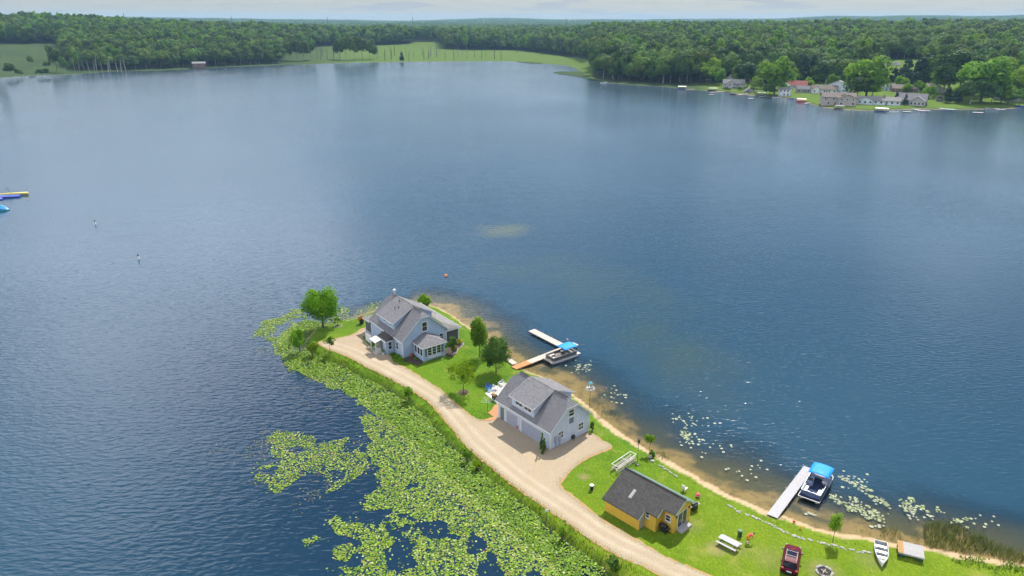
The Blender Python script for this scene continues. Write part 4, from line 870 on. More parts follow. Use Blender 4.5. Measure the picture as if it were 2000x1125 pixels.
# ---------------------------------------------------------------- pontoon boats (bow along +x, origin at the middle of the bow edge)
def pontoon(label, loc, rz, L, W, mats, canopy, console_y, engine=True):
    t = thing('pontoon_boat', label, 'boat', loc, rz); hull_m, seat_m, floor_m, rail_m = mats; zd = .62
    for s_ in (-1, 1):
        y = s_ * (W / 2 - .36)
        MB().tube([(-L - .1, y, .18), (-L + .3, y, .2), (-.9, y, .2), (-.35, y, .27), (.02, y, .42)], [.22, .31, .31, .25, .06], 12).build('pontoon', M['alu'], t, True)
    MB().bx(-L, 0, -W/2, W/2, zd - .1, zd).build('deck', M[floor_m], t)
    MB().bx(-L - .02, .03, -W/2 - .025, -W/2 - .002, zd - .13, zd + .02).bx(-L - .02, .03, W/2 + .002, W/2 + .025, zd - .13, zd + .02).bx(.002, .03, -W/2, W/2, zd - .13, zd + .02).build('deck_trim', M['alu'], t)
    xb = -.55; xs = -L + .55
    fence_ = (((xb, -W/2 + .12), (xb, W/2 - .12)), ((xb, W/2 - .12), (xs, W/2 - .06)), ((xb, -W/2 + .12), (xs, -W/2 + .06)), ((xs, -W/2 + .06), (xs, W/2 - .06)))
    for a, b_ in fence_:
        f = MB(); A, B_ = Vector((*a, 0)), Vector((*b_, 0)); f.bar(A + Vector((0, 0, zd + .36)), B_ + Vector((0, 0, zd + .36)), .03, .56); fo = f.build('fence_panel', M[hull_m], t)
        r_ = MB(); r_.tube([A + Vector((0, 0, zd + .70)), B_ + Vector((0, 0, zd + .70))], .028, 6)
        n = max(2, int((B_ - A).length / 1.1))
        for k in range(n + 1): q = A.lerp(B_, k / n); r_.tube([q + Vector((0, 0, zd)), q + Vector((0, 0, zd + .7))], .02, 5)
        r_.build('rail', M[rail_m], fo)
    def bench(x0_, x1_, y0_, y1_, back):
        o = MB().bx(x0_, x1_, y0_, y1_, zd + .002, zd + .28).build('bench', M[seat_m], t)
        MB().bx(x0_ + .02, x1_ - .02, y0_ + .02, y1_ - .02, zd + .281, zd + .4).build('cushion', M['vinyl'], o)
        bx_ = {'x+': (x1_ - .14, x1_, y0_, y1_), 'x-': (x0_, x0_ + .14, y0_, y1_), 'y+': (x0_, x1_, y1_ - .14, y1_), 'y-': (x0_, x1_, y0_, y0_ + .14)}[back]
        MB().bx(*bx_, zd + .402, zd + .72).build('backrest', M[seat_m], o)
    iw = W/2 - .16
    bench(xb - 1.7, xb - .1, iw - .55, iw, 'y+'); bench(xb - 1.7, xb - .1, -iw, -iw + .55, 'y-')
    bench(xb - .65, xb - .05, -iw + .57, -iw + .95, 'x+'); bench(xb - .65, xb - .05, iw - .95, iw - .57, 'x+')
    bench(xs + .1, xs + .75, -iw, iw, 'x-'); bench(xs + .8, xs + 2.0, -console_y * iw - .3, -console_y * iw + .3, 'y-' if console_y > 0 else 'y+')
    cx_, cyy = xs + 2.75, console_y * (iw - .36)
    c = MB(); c.slab([(cx_ - .35, cyy - .36, zd + .95), (cx_ + .3, cyy - .36, zd + .72), (cx_ + .3, cyy + .36, zd + .72), (cx_ - .35, cyy + .36, zd + .95)], .03); c.bx(cx_ - .33, cx_ + .34, cyy - .36, cyy + .36, zd, zd + .69); co = c.build('console', M[seat_m], t)
    MB().slab([(cx_ + .3, cyy - .34, zd + .75), (cx_ + .3, cyy + .34, zd + .75), (cx_ + .14, cyy + .32, zd + 1.15), (cx_ + .14, cyy - .32, zd + 1.15)], .02, (-1, 0, 0)).build('windscreen', M['glass'], co)
    wv = [(cx_ - .42 + .05 * math.sin(a), cyy + .19 * math.cos(a), zd + .95 + .18 * math.sin(a)) for a in [2 * math.pi * k / 12 for k in range(13)]]; MB().tube(wv, .018, 5, False).build('steering_wheel', M['black'], co)
    for q in (cyy, -cyy * .9):
        s_ = MB().lathe([(.05, 0), (.05, .3), (.26, .31), (.27, .42), (.22, .44)], 12, (cx_ - .95, q, zd)).build('helm_seat', M['vinyl'], t)
        MB().bx(cx_ - 1.26, cx_ - 1.14, q - .25, q + .25, zd + .42, zd + .95).build('backrest', M[seat_m], s_)
    ca0, ca1, ch = canopy; b = MB(); NX, NY = 8, 6; vs_ = []
    for i in range(NX + 1):
        for j in range(NY + 1):
            x = ca0 + (ca1 - ca0) * i / NX; v = j / NY * 2 - 1
            vs_.append((x, v * W * .5, zd + ch - .16 * abs(v) ** 2.2 - .12 * (abs(i / NX * 2 - 1)) ** 3 + .02 * math.cos(i * math.pi / 2)))
    fs_ = [(i*(NY+1)+j, (i+1)*(NY+1)+j, (i+1)*(NY+1)+j+1, i*(NY+1)+j+1) for i in range(NX) for j in range(NY)]
    cn_ = b.add(vs_, fs_).build('canopy', M['canvas_blue'], t, True); sm = cn_.modifiers.new('thick', 'SOLIDIFY'); sm.thickness = .03
    fr = MB()
    for s_ in (-1, 1):
        y = s_ * (W/2 - .08); mx_ = (ca0 + ca1) / 2
        for xa in (ca0 + .1, mx_ - .2, ca1 - .1): fr.tube([(mx_ - .2, y, zd + .68), (xa, y, zd + ch - .2)], .016, 5)
    fr.build('canopy_frame', M['alu'], cn_)
    if engine:
        e = MB(); e.bx(-L - .42, -L - .05, -.2, .2, zd - .55, zd + .1); eo = e.build('outboard_bracket', M['steel_dark'], t)
        MB().lathe([(.1, 0), (.2, .06), (.23, .3), (.2, .5), (.09, .6)], 12, (-L - .36, 0, zd + .05)).build('outboard', M['black'], eo)
        for y in (-.85, .85): MB().bx(-L - .42, -L, y - .42, y + .42, zd - .09, zd - .03).build('swim_platform', M['vinyl'], t)
    for y in (-W/2 + .02, W/2 - .02): MB().tube([(-L + .5, y, zd), (-L + .5, y, zd + .9)], .018, 5).build('pole_light', M['alu_white'], t)
    return t
b1 = (gp(1060, 700, .55) + gp(1078, 709, .55)) / 2; b1.z = -.03
pontoon('charcoal and taupe pontoon boat with blue canopy at the L-shaped dock', b1, R(33.5 + 180 + 3), 6.5, 2.5, ('char_panel', 'brown_vinyl', 'wood_pale', 'alu'), (-6.2, -3.1, 1.8), 1)
b2 = (gp(1559, 967, .55) + gp(1600, 983, .55)) / 2; b2.z = -.03
pontoon('navy and white pontoon boat with blue canopy moored at the pale straight dock', b2, R(53 + 180), 6.6, 2.62, ('navy', 'vinyl_grey', 'navy_deep', 'alu'), (-6.4, -3.6, 1.8), -1)
fl = thing('flag', 'small tan flag on a thin pole behind the charcoal pontoon boat', 'flag', tuple(gp(1109, 679, .5).to_2d()) + (.1,))
MB().tube([(0, 0, -.8), (0, 0, 2.4)], .015, 5).build('pole', M['alu_white'], fl); MB().slab([(0, 0, 2.4), (.02, 0, 1.9), (-.3, .1, 1.85), (-.32, .1, 2.25)], .01, (0, 1, 0)).build('cloth', M['wood_pale'], fl)

# ---------------------------------------------------------------- rowboat on the grass (bow towards the camera)
rb_ang = R(66.6 + 180); rbL, rbW = 4.15, 1.42
st_ = gp(1719.5, 1062, .75)
rbt = thing('rowboat', 'aluminium rowboat with bench seats pulled up on the grass', 'boat', (st_.x, st_.y, LAND_Z), rb_ang)
def hull(scale, zb):
    V2, nS, nT = [], 12, 9
    for i in range(nS + 1):
        s_ = i / nS; w = rbW / 2 * (1 - max(0, (s_ - .35) / .65) ** 2.3) * (.93 + .07 * min(1, s_ * 3)) * scale; k = .16 * s_ ** 3
        for j in range(nT + 1):
            a = j / nT * 2 - 1; prof = 1 - (1 - min(1, abs(a) / .55)) * 0; yy = math.copysign(min(1., abs(a) / .5) if abs(a) < .5 else 1., a) * w * (.72 if abs(a) < .5 else .72 + .28 * (abs(a) - .5) / .5)
            zz = zb + k * .6 if abs(a) <= .5 else zb + k * .6 + (.52 + k - zb - k * .6) * (abs(a) - .5) / .5
            V2.append((s_ * rbL * (1 if scale == 1 else .985) + (0 if scale == 1 else .03), yy, zz))
    F2 = [(i*(nT+1)+j, (i+1)*(nT+1)+j, (i+1)*(nT+1)+j+1, i*(nT+1)+j+1) for i in range(nS) for j in range(nT)]
    F2.append(tuple(range(nT, -1, -1))); return V2, F2
b = MB(); b.add(*hull(1, .02)); b.build('hull', M['alu_white'], rbt, False); b = MB(); b.add(*hull(.95, .07)); b.build('liner', M['alu'], rbt, False)
gw = MB()
for s_ in (-1, 1): gw.tube([(rbL * i / 12, s_ * rbW / 2 * (1 - max(0, (i / 12 - .35) / .65) ** 2.3) * (.93 + .07 * min(1, i / 4)), .53 + .16 * (i / 12) ** 3) for i in range(13)], .03, 5)
gw.bar((0, -.66, .52), (0, .66, .52), .05, .06); gw.build('gunwale', M['alu_white'], rbt)
for x, w in ((.75, .62), (1.75, .66), (2.75, .56)): MB().bx(x - .16, x + .16, -w, w, .34, .38).bx(x - .12, x + .12, -w * .6, w * .6, .08, .34).build('seat', M['alu'], rbt)
MB().slab([(3.35, -.42, .56), (3.35, .42, .56), (3.95, .1, .62), (3.95, -.1, .62)], .03).build('bow_deck', M['wood_grey'], rbt)

# raised wooden platform
pf = thing('wooden_platform', 'raised weathered plank platform with a rusty end at the edge of the reeds', 'platform', tuple(((gp(1754.3, 1055.3, 1.3) + gp(1804, 1090, 1.3)) / 2).to_2d()) + (LAND_Z,), R(-24))
for k in range(14):
    x = -1.32 + k * .19; rd_ = random.Random(k); MB().bx(x, x + .175, -1.12 + rd_.uniform(-.02, .02), 1.12 + rd_.uniform(-.02, .02), .66, .7 + rd_.uniform(-.004, .006)).build('plank', M['rust_wood'] if k < 3 else M['wood_grey'], pf)
MB().bx(-1.3, 1.33, -1.1, -1.04, .5, .655).bx(-1.3, 1.33, 1.04, 1.1, .5, .655).bx(-1.3, -1.24, -1.03, 1.03, .5, .65).bx(1.27, 1.33, -1.03, 1.03, .5, .65).build('frame', M['wood_grey'], pf)
for x in (-1.2, 1.2):
    for y in (-.98, .98): MB().tube([(x, y, -.2), (x, y, .52)], .06, 8).build('leg', M['steel_dark'], pf)
MB().lathe([(.28, -1.0), (.3, -.9), (.3, .9), (.28, 1.0)], 14).build('float_drum', M['green_dark'], pf).matrix_local = Matrix.Translation((-.85, 0, .3)) @ Matrix.Rotation(R(90), 4, 'X')
MB().lathe([(.28, -1.0), (.3, -.9), (.3, .9), (.28, 1.0)], 14).build('float_drum', M['green_dark'], pf).matrix_local = Matrix.Translation((.85, 0, .3)) @ Matrix.Rotation(R(90), 4, 'X')

# ---------------------------------------------------------------- sport utility car, front away from the camera
M['sun_glass'] = worn('tinted_sunroof', (.015, .018, .035), .1, .1, spec=.25)
cc = gp(1545, 1094, LAND_Z + .5)
car = thing('car', 'maroon sport utility car with glass sunroof parked on the lawn', 'car', (cc.x, cc.y, LAND_Z + .03), R(64))
def loft(secs, name, mat, par, smooth=True, close=True):
    n = len(secs[0]); V2 = [p for s_ in secs for p in s_]; F2 = [(i*n+j, i*n+(j+1) % n, (i+1)*n+(j+1) % n, (i+1)*n+j) for i in range(len(secs)-1) for j in range(n)]
    if close: F2 += [tuple(range(n-1, -1, -1)), tuple(range((len(secs)-1)*n, len(secs)*n))]
    b = MB(); b.add(V2, F2); return b.build(name, mat, par, smooth)
def sec(x, w, z0, z1, r_=.12): 
    return [(x, -w + r_, z0), (x, w - r_, z0), (x, w, z0 + r_), (x, w + .0, (z0 + z1) / 2), (x, w - .03, z1 - r_), (x, w - r_ - .04, z1), (x, -w + r_ + .04, z1), (x, -w + .03, z1 - r_), (x, -w, (z0 + z1) / 2), (x, -w, z0 + r_)]
body = loft([sec(-2.3, .78, .42, .86), sec(-2.2, .88, .32, 1.0), sec(-1.9, .92, .24, 1.04), sec(-.6, .925, .22, 1.02), sec(.9, .925, .22, 1.0), sec(1.15, .92, .22, 1.0), sec(1.9, .88, .26, .93), sec(2.2, .8, .34, .82), sec(2.32, .62, .45, .68)], 'body', M['car_paint'], car)
gh = [sec(-2.12, .74, .98, 1.12, .05), sec(-1.75, .72, .98, 1.55, .1), sec(-1.2, .70, .98, 1.64, .1), sec(-.2, .70, .98, 1.66, .1), sec(.35, .68, .98, 1.58, .1), sec(1.12, .76, .96, 1.02, .03)]
loft(gh, 'cabin', M['car_glass'], car)
def rp(x, y): return 1.665 - .03 * (x + .6) ** 2 * .6 - .02 * abs(y)
rf_ = MB()
for k in range(8):
    xa, xb = -1.78 + k * .26, -1.78 + (k + 1) * .26
    za, zb = [1.63 + .09 * math.sin((x + 1.78) / 2.08 * math.pi) ** .7 if 0 < (x + 1.78) < 2.08 else 1.63 for x in (xa, xb)]
    rf_.slab([(xa, -.62, za), (xb, -.62, zb), (xb, .62, zb), (xa, .62, za)], .04)
rfo = rf_.build('roof', M['car_paint'], car)
for xa, xb in ((-.95, -.4), (-.33, .18)): MB().bx(xa, xb, -.46, .46, 1.725, 1.74).build('sunroof', M['sun_glass'], rfo)
for s_ in (-1, 1):
    MB().tube([(-1.6, s_ * .58, 1.64), (-1.5, s_ * .58, 1.78), (.1, s_ * .58, 1.78), (.2, s_ * .58, 1.68)], .022, 6).build('roof_rail', M['chrome'], rfo)
    MB().bx(.78, .98, min(s_ * .92, s_ * 1.14), max(s_ * .92, s_ * 1.14), .98, 1.12).build('mirror', M['car_black'], car)
    for x in (-1.35, 1.42):
        w_ = MB().lathe([(.20, -.11), (.33, -.11), (.345, -.06), (.345, .06), (.33, .11), (.20, .11)], 20).build('wheel', M['tyre'], car); w_.matrix_local = Matrix.Translation((x, s_ * .84, .34)) @ Matrix.Rotation(R(90), 4, 'X')
        MB().lathe([(.03, -.1), (.2, -.108), (.21, .108), (.03, .1)], 12).build('rim', M['chrome'], w_)
    MB().bx(-2.3, -2.14, s_ * .72 - .14, s_ * .72 + .14, .84, 1.02).build('tail_light', M['lamp_red'], car)
    MB().bx(2.12, 2.27, s_ * .62 - .16, s_ * .62 + .16, .66, .78).build('headlight', M['chrome'], car)
for x in (-.9, -.1): MB().tube([(x, -.58, 1.79), (x, .58, 1.79)], .02, 6).build('roof_bar', M['chrome'], rfo)
MB().bx(-2.345, -2.30, -.8, .8, .36, .58).build('bumper', M['car_black'], car); MB().bx(-2.36, -2.31, -.26, .26, .64, .78).build('number_plate', M['white'], car)

# ---------------------------------------------------------------- picnic table
pc = (gp(1380 + 170/7.69, 1020 + 220/7.69, 1.35) + gp(1380 + 515/7.69, 1020 + 330/7.69, 1.35)) / 2
pt = thing('picnic_table', 'weathered white picnic table with benches on the lawn', 'picnic table', (pc.x, pc.y, LAND_Z), R(-43.5))
for k in range(5): y = -.39 + .158 * k; MB().bx(-1.22, 1.22, y, y + .148, .72, .76).build('table_board', M['dock_white'], pt)
for s_ in (-1, 1):
    for k in range(2): y = s_ * .74 - .14 + k * .145; MB().bx(-1.22, 1.22, y, y + .135, .42, .46).build('bench_board', M['dock_white'], pt)
for x in (-.85, .85):
    MB().bar((x, -.2, .7), (x, -.72, 0), .05, .09, (1, 0, 0)).bar((x, .2, .7), (x, .72, 0), .05, .09, (1, 0, 0)).build('leg', M['steel_dark'], pt); MB().bx(x - .03, x + .03, -.86, .86, .37, .415).build('bench_support', M['steel_dark'], pt)

# ---------------------------------------------------------------- person bending over, skinned as one body
def person(loc, rz):
    t = thing('person', 'person in coral shirt and orange shorts bending forward near the picnic table', 'person', loc, rz)
    Vn = [(0,0,.92),(.14,0,1.03),(.32,0,1.12),(.46,0,1.16),(.56,0,1.18),(.66,0,1.2),(.74,0,1.14),      # 0 pelvis .. 4 neck, 5-6 head
          (.0,.11,.86),(.04,.12,.48),(-.05,.13,.08),(.10,.13,.04),(.0,-.11,.86),(.07,-.13,.48),(-.02,-.14,.08),(.13,-.14,.04),
          (.44,.19,1.1),(.46,.23,.82),(.52,.2,.58),(.56,.19,.48),(.44,-.19,1.1),(.48,-.22,.83),(.56,-.16,.6),(.6,-.15,.5)]
    En = [(0,1),(1,2),(2,3),(3,4),(4,5),(5,6),(0,7),(7,8),(8,9),(9,10),(0,11),(11,12),(12,13),(13,14),(3,15),(15,16),(16,17),(17,18),(3,19),(19,20),(20,21),(21,22)]
    Rn = [.15,.15,.16,.13,.06,.10,.085,.10,.07,.05,.045,.10,.07,.05,.045,.065,.05,.038,.04,.065,.05,.038,.04]
    for hnd, s_ in ((18, 1), (22, -1)):
        hx, hy_, hz_ = Vn[hnd]
        for k in range(5):
            i0 = len(Vn); off = (k - 2) * .02; ln = (.05, .075, .085, .08, .06)[k]
            Vn += [(hx + .01, hy_ + off, hz_ - .03), (hx + .02 + (.03 if k == 0 else .0), hy_ + off * 1.2, hz_ - .03 - ln * .6), (hx + .0, hy_ + off * 1.2, hz_ - .03 - ln)]; En += [(hnd, i0), (i0, i0+1), (i0+1, i0+2)]; Rn += [.011, .0095, .008]
    me = bpy.data.meshes.new('body'); me.from_pydata(Vn, En, []); o = bpy.data.objects.new('body', me); col.objects.link(o); o.parent = t; me.materials.append(M['skin'])
    sk = o.modifiers.new('skin', 'SKIN'); sv = me.skin_vertices[0].data
    for i, r_ in enumerate(Rn): sv[i].radius = (r_, r_)
    sv[0].use_root = True; sb = o.modifiers.new('sub', 'SUBSURF'); sb.levels = 1; sb.render_levels = 2
    MB().tube([(.02, 0, .98), (.14, 0, 1.03), (.32, 0, 1.12), (.47, 0, 1.16), (.53, 0, 1.17)], [.17, .185, .195, .16, .08], 14).build('shirt', M['shirt'], t, True)
    for s_ in (-1, 1): MB().tube([(.42, s_ * .1, 1.14), (.45, s_ * .2, 1.08), (.47, s_ * .23, .9)], [.09, .085, .065], 10).build('sleeve', M['shirt'], t, True)
    MB().tube([(.08, 0, 1.0), (0, 0, .95), (-.06, 0, .9)], [.175, .19, .12], 14).build('shorts', M['shorts'], t, True)
    for s_ in (-1, 1): MB().tube([(-.01, s_ * .1, .92), (.03, s_ * .12, .55)], [.13, .105], 12).build('short_leg', M['shorts'], t, True)
    MB().lathe([(.115, 0), (.11, .06), (.07, .1), (.01, .115)], 12, (.7, 0, 1.19)).build('cap', M['cap'], t, True); MB().bx(.76, .9, -.07, .07, 1.165, 1.18).build('cap_brim', M['cap'], t)
    for x, y in ((-.04, .13), (-.01, -.14)): MB().bx(x - .05, x + .2, y - .05, y + .05, .0, .07).build('shoe', M['white'], t)
    return t
pp = gp(1459.5, 1060.5, LAND_Z); person(pp, R(18))

# ---------------------------------------------------------------- small things on the lawn
def tub(name, label, cat, px, py, prof, mat, n=14, z=LAND_Z, parts=()):
    p = gp(px, py, z); t = thing(name, label, cat, (p.x, p.y, z)); MB().lathe(prof, n).build('shell', M[mat], t, True)
    for nm, pf_, m_ in parts: MB().lathe(pf_, n).build(nm, M[m_], t)
    return t
tub('barrel', 'small dark green barrel between the picnic table and the bending person', 'barrel', 1444.5, 1047, [(.2, 0), (.25, .04), (.27, .4), (.25, .78), (.24, .8)], 'green_dark', parts=(('rim', [(.245, .8), (.265, .8), (.265, .85), (.245, .85)], 'green_dark'), ('lid', [(.24, .8), (.02, .83)], 'black')))
tub('rubbish_bin', 'black bin with pale lid on the grass left of the yellow cottage', 'bin', 1155.5, 957, [(.2, 0), (.22, .03), (.27, .72)], 'black', parts=(('lid', [(.3, .72), (.3, .78), (.2, .84), (.02, .86)], 'alu_white'),))
fp = gp(1609.5, 1117, LAND_Z); fpt = thing('fire_pit', 'ring of pale stones around a sooty fire pit on the lawn', 'fire pit', (fp.x, fp.y, LAND_Z))
def rock_mesh(seed, sx, sy, sz):
    bm = bmesh.new(); bmesh.ops.create_icosphere(bm, subdivisions=1, radius=1); r_ = random.Random(seed)
    for v in bm.verts: v.co = Vector((v.co.x * sx, v.co.y * sy, v.co.z * sz)) * r_.uniform(.78, 1.15)
    me = bpy.data.meshes.new('stone'); bm.to_mesh(me); bm.free(); return me
ROCK = [rock_mesh(k, .24, .17, .14) for k in range(5)]
for me in ROCK: me.materials.append(M['stone'])
SOOT = rock_mesh(9, .22, .16, .13); SOOT.materials.append(M['stone_dark'])
def place_rock(par, loc, rz, s_, me, name='stone'):
    o = bpy.data.objects.new(name, me); col.objects.link(o); o.parent = par; o.location = loc; o.rotation_euler = (0, 0, rz); o.scale = (s_,) * 3; return o
for k in range(15): a = 2 * math.pi * k / 15; place_rock(fpt, (.82 * math.cos(a), .82 * math.sin(a), .08), a + 1.57, 1.0, ROCK[k % 5] if k % 3 else SOOT)
MB().lathe([(.02, .02), (.4, .05), (.72, .03), (.76, .0)], 20).build('ash_bed', M['ash'], fpt)
for k in range(4): a = k * .8; MB().tube([(-.35 * math.cos(a), -.35 * math.sin(a), .08), (.35 * math.cos(a), .35 * math.sin(a), .13)], .05, 7).build('log', M['wood_pale'] if k % 2 else M['bark'], fpt)
# stone borders along the beach
def stone_row(label, pts, z, step, seed, wob=.12, two=.35):
    rd_ = random.Random(seed); P = [gp(x, y, z).to_2d() for x, y in pts]; c = smooth_poly(P, .1, 0, 1, closed=False); t = thing('stone_border', label, 'stone border', (c[0].x, c[0].y, z)); acc = 0; last = c[0]
    for a, b_ in zip(c, c[1:]):
        acc += (b_ - a).length
        if acc >= step:
            acc = rd_.uniform(-.06, .04); d = math.atan2((b_ - a).y, (b_ - a).x)
            for _ in range(2 if rd_.random() < two else 1): place_rock(t, (b_.x - c[0].x + rd_.gauss(0, wob), b_.y - c[0].y + rd_.gauss(0, wob), .05), d + rd_.gauss(0, .4), rd_.uniform(.6, 1.2), ROCK[rd_.randrange(5)])
    return t
stone_row('long curving border of pale stones along the beach beside the straight dock', [(1419,985),(1440,997),(1470,1011),(1500,1023),(1525,1036),(1550,1047),(1580,1056),(1610,1062),(1640,1069),(1668,1077),(1698,1080)], LAND_Z - .04, .33, 3, .1, .55)
stone_row('short border of pale stones on the lawn above the yellow cottage', [(1281,906),(1296,914),(1310,924),(1326,934)], LAND_Z - .03, .36, 5, .06, .2)
stone_row('low stones along the tip of the lawn beside the blue grey house', [(672,629),(690,624.5),(708,621)], .5, .5, 8, .06, .1)
for lab, px, py, s_ in (('larger pale boulder below the birdhouse pole', 1269, 893, 1.6), ('pale boulder at the beach end of the short stone border', 1274, 901, 1.5)):
    p = gp(px, py, LAND_Z - .05); o = bpy.data.objects.new('boulder', ROCK[2]); col.objects.link(o); o.location = (p.x, p.y, .6); o.scale = (s_,) * 3; tag(o, lab, 'boulder')
# pipe frame: boat lift standing on the grass
q0 = (gp(1080 + 590/5, 830 + 380/5, 1.7) + gp(1080 + 797/5, 830 + 285/5, 1.7)) / 2
bl = thing('boat_lift', 'aluminium pipe boat lift frame with timber bunks on the grass', 'boat lift', (q0.x, q0.y, LAND_Z), R(45))
for s_ in (-1, 1):
    y = s_ * .5
    MB().tube([(-2.1, y, 1.1), (2.1, y, 1.1)], .045, 8).build('top_rail', M['alu_white'], bl); MB().tube([(-2.2, y, .12), (2.2, y, .12)], .05, 8).build('bottom_rail', M['alu_white'], bl)
    for x in (-2.0, -.0, 2.0): MB().tube([(x, y, .0), (x, y, 1.1)], .035, 7).build('post', M['alu'], bl)
    for zz in (.35, .62): MB().bx(-2.15, 2.15, y * .72 - .06, y * .72 + .06, zz, zz + .07).build('bunk_board', M['wood_pale'], bl)
for x in (-2.1, 0, 2.1): MB().tube([(x, -.5, 1.1), (x, .5, 1.1)], .04, 8).build('cross_bar', M['alu_white'], bl)
for x in (-1.7, -.85, .85, 1.7): MB().bx(x - .05, x + .05, -.55, .55, .25, .32).build('cross_board', M['wood_pale'], bl)
# birdhouse pole
p = gp(1244, 908, LAND_Z); bp = thing('birdhouse_pole', 'thin dark pole carrying a brown birdhouse box near the shore', 'birdhouse', (p.x, p.y, LAND_Z))
MB().tube([(0, 0, -.2), (.05, .03, 3.5)], .03, 6).build('pole', M['steel_dark'], bp); MB().bx(-.11, .21, -.14, .2, 3.5, 4.15).build('box', M['bark'], bp); MB().slab([(-.2, -.22, 4.18), (.3, -.22, 4.18), (.3, .28, 4.26), (-.2, .28, 4.26)], .04).build('lid', M['bark'], bp); MB().lathe([(.28, -.05), (.26, .12), (.05, .16)], 12).build('base', M['black'], bp)
# gourd pole in the shallows
p = gp(1151.5, 795, -.1); wp = thing('bird_pole', 'tall thin pole in the shallows topped with a white cluster and a teal cap', 'pole', (p.x, p.y, -.3))
MB().tube([(0, 0, -.6), (0, 0, 4.7)], .035, 6).build('pole', M['steel_dark'], wp)
rk = MB()
for k in range(8): a = k * math.pi / 4; rk.tube([(0, 0, 3.7), (.62 * math.cos(a), .62 * math.sin(a), 3.78)], .012, 5)
rk.build('rack', M['alu'], wp)
for k in range(8): a = k * math.pi / 4; MB().lathe([(.02, 0), (.13, -.12), (.15, -.26), (.08, -.4), (.01, -.42)], 10, (.62 * math.cos(a), .62 * math.sin(a), 3.76)).build('gourd', M['white'], wp, True)
MB().lathe([(.34, 4.4), (.33, 4.47), (.15, 4.7), (.03, 4.78)], 12).build('cap', M['teal'], wp)
# rotary clothes line
p = gp(952, 803, LAND_Z); cl = thing('clothes_line', 'mint green rotary clothes line on the grass left of the garage', 'clothes line', (p.x, p.y, LAND_Z))
MB().tube([(0, 0, -.1), (0, 0, 1.75)], .028, 7).build('pole', M['green_dark'], cl)
for k in range(4):
    a = k * math.pi / 2 + .5; MB().tube([(0, 0, 1.5), (1.15 * math.cos(a), 1.15 * math.sin(a), 1.95)], .024, 6).build('arm', M['mint'], cl)
ln = MB()
for j in range(1, 6):
    s_ = j / 5; pts = [(1.15 * s_ * math.cos(k * math.pi / 2 + .5), 1.15 * s_ * math.sin(k * math.pi / 2 + .5), 1.5 + .45 * s_) for k in range(5)]; ln.tube(pts, .008, 4, False)
ln.build('line', M['mint'], cl)
# patio with chairs beside the garage
structure(sheet('patio', P2([(947,768.5),(962,780),(976,792),(1000,770),(992,747),(966,755)], LAND_Z + .1), LAND_Z + .0, M['concrete'], .1))
structure(sheet('paver_path', smooth_poly(P2([(953,806),(960,800),(966,791),(973,789),(975,806),(966,820),(952,821.5),(944,820),(964,814)], LAND_Z + .07), .3, .02, 5, curve=False), LAND_Z + .07, M['paver']))
def adirondack(label, loc, rz, mat, rest=True):
    t = thing('garden_chair', label, 'chair', loc, rz, 'slatted garden chairs on the patio')
    for k in range(6): y = -.27 + .09 * k; h = 1.02 - .02 * (k - 2.5) ** 2; MB().bar((-.22, y + .045, .3), (-.5, y + .045, h), .08, .022, (0, 1, 0)).build('back_slat', M[mat], t)
    for k in range(5): x = -.2 + .11 * k; MB().bx(x, x + .095, -.28, .28, .31 + .02 * k, .335 + .02 * k).build('seat_slat', M[mat], t)
    for s_ in (-1, 1):
        MB().bx(-.42, .38, s_ * .36 - .06, s_ * .36 + .06, .56, .585).build('arm', M[mat], t); MB().bx(.24, .32, s_ * .33 - .03, s_ * .33 + .03, 0, .558).build('front_leg', M[mat], t); MB().bar((-.62, s_ * .3, .04), (.3, s_ * .3, .34), .03, .1).build('side_rail', M[mat], t)
    return t
pz = LAND_Z + .1
for lab, px, py, rz, m_ in (('bright blue slatted garden chair at the lawn end of the patio', 954, 760, -1.2, 'blue_plastic'), ('white slatted garden chair in the middle of the patio', 968, 762, -.5, 'white'), ('white slatted garden chair nearest the lake side of the patio', 979, 753, -2.2, 'white')):
    q = gp(px, py, pz); adirondack(lab, (q.x, q.y, pz), rz, m_)
q = gp(955.5, 765, pz); ft = thing('footstool', 'light blue slatted footstool in front of the blue garden chair', 'footstool', (q.x, q.y, pz), -1.2)
for k in range(5): MB().bx(-.25 + .1 * k, -.25 + .1 * k + .09, -.24, .24, .32, .345).build('slat', M['sky_plastic'], ft)
for x in (-.22, .2):
    for y in (-.2, .2): MB().bx(x - .025, x + .025, y - .025, y + .025, 0, .318).build('leg', M['sky_plastic'], ft)
def grill(label, px, py, z, rz, lid_m, shelf_m):
    q = gp(px, py, z); t = thing('grill', label, 'grill', (q.x, q.y, z), rz)
    MB().bx(-.38, .38, -.27, .27, .12, .8).build('cabinet', M['black'], t); NS = 8; pr_ = [(-.29, .81)] + [(-.29 * math.cos(math.pi * k / NS), .85 + .3 * math.sin(math.pi * k / NS)) for k in range(NS + 1)] + [(.29, .81)]
    V2 = [(x, y, zz) for x in (-.4, .4) for y, zz in pr_]; n = len(pr_); b = MB(); b.add(V2, [tuple(range(n)), tuple(range(2*n-1, n-1, -1))] + [(i, n+i, n+(i+1) % n, (i+1) % n) for i in range(n)]); lo = b.build('lid', M[lid_m], t)
    MB().tube([(-.25, -.34, .95), (.25, -.34, .95)], .018, 6).build('handle', M['chrome'], lo)
    for s_ in (-1, 1): MB().bx(min(s_ * .41, s_ * .75), max(s_ * .41, s_ * .75), -.24, .24, .76, .8).build('side_shelf', M[shelf_m], t); MB().lathe([(.1, -.03), (.1, .03)], 10).build('wheel', M['tyre'], t).matrix_local = Matrix.Translation((s_ * .36, .2, .1)) @ Matrix.Rotation(R(90), 4, 'Y')
grill('black barbecue grill with rusty lid at the corner of the patio', 966, 781, LAND_Z, R(-50), 'rust_wood', 'black')
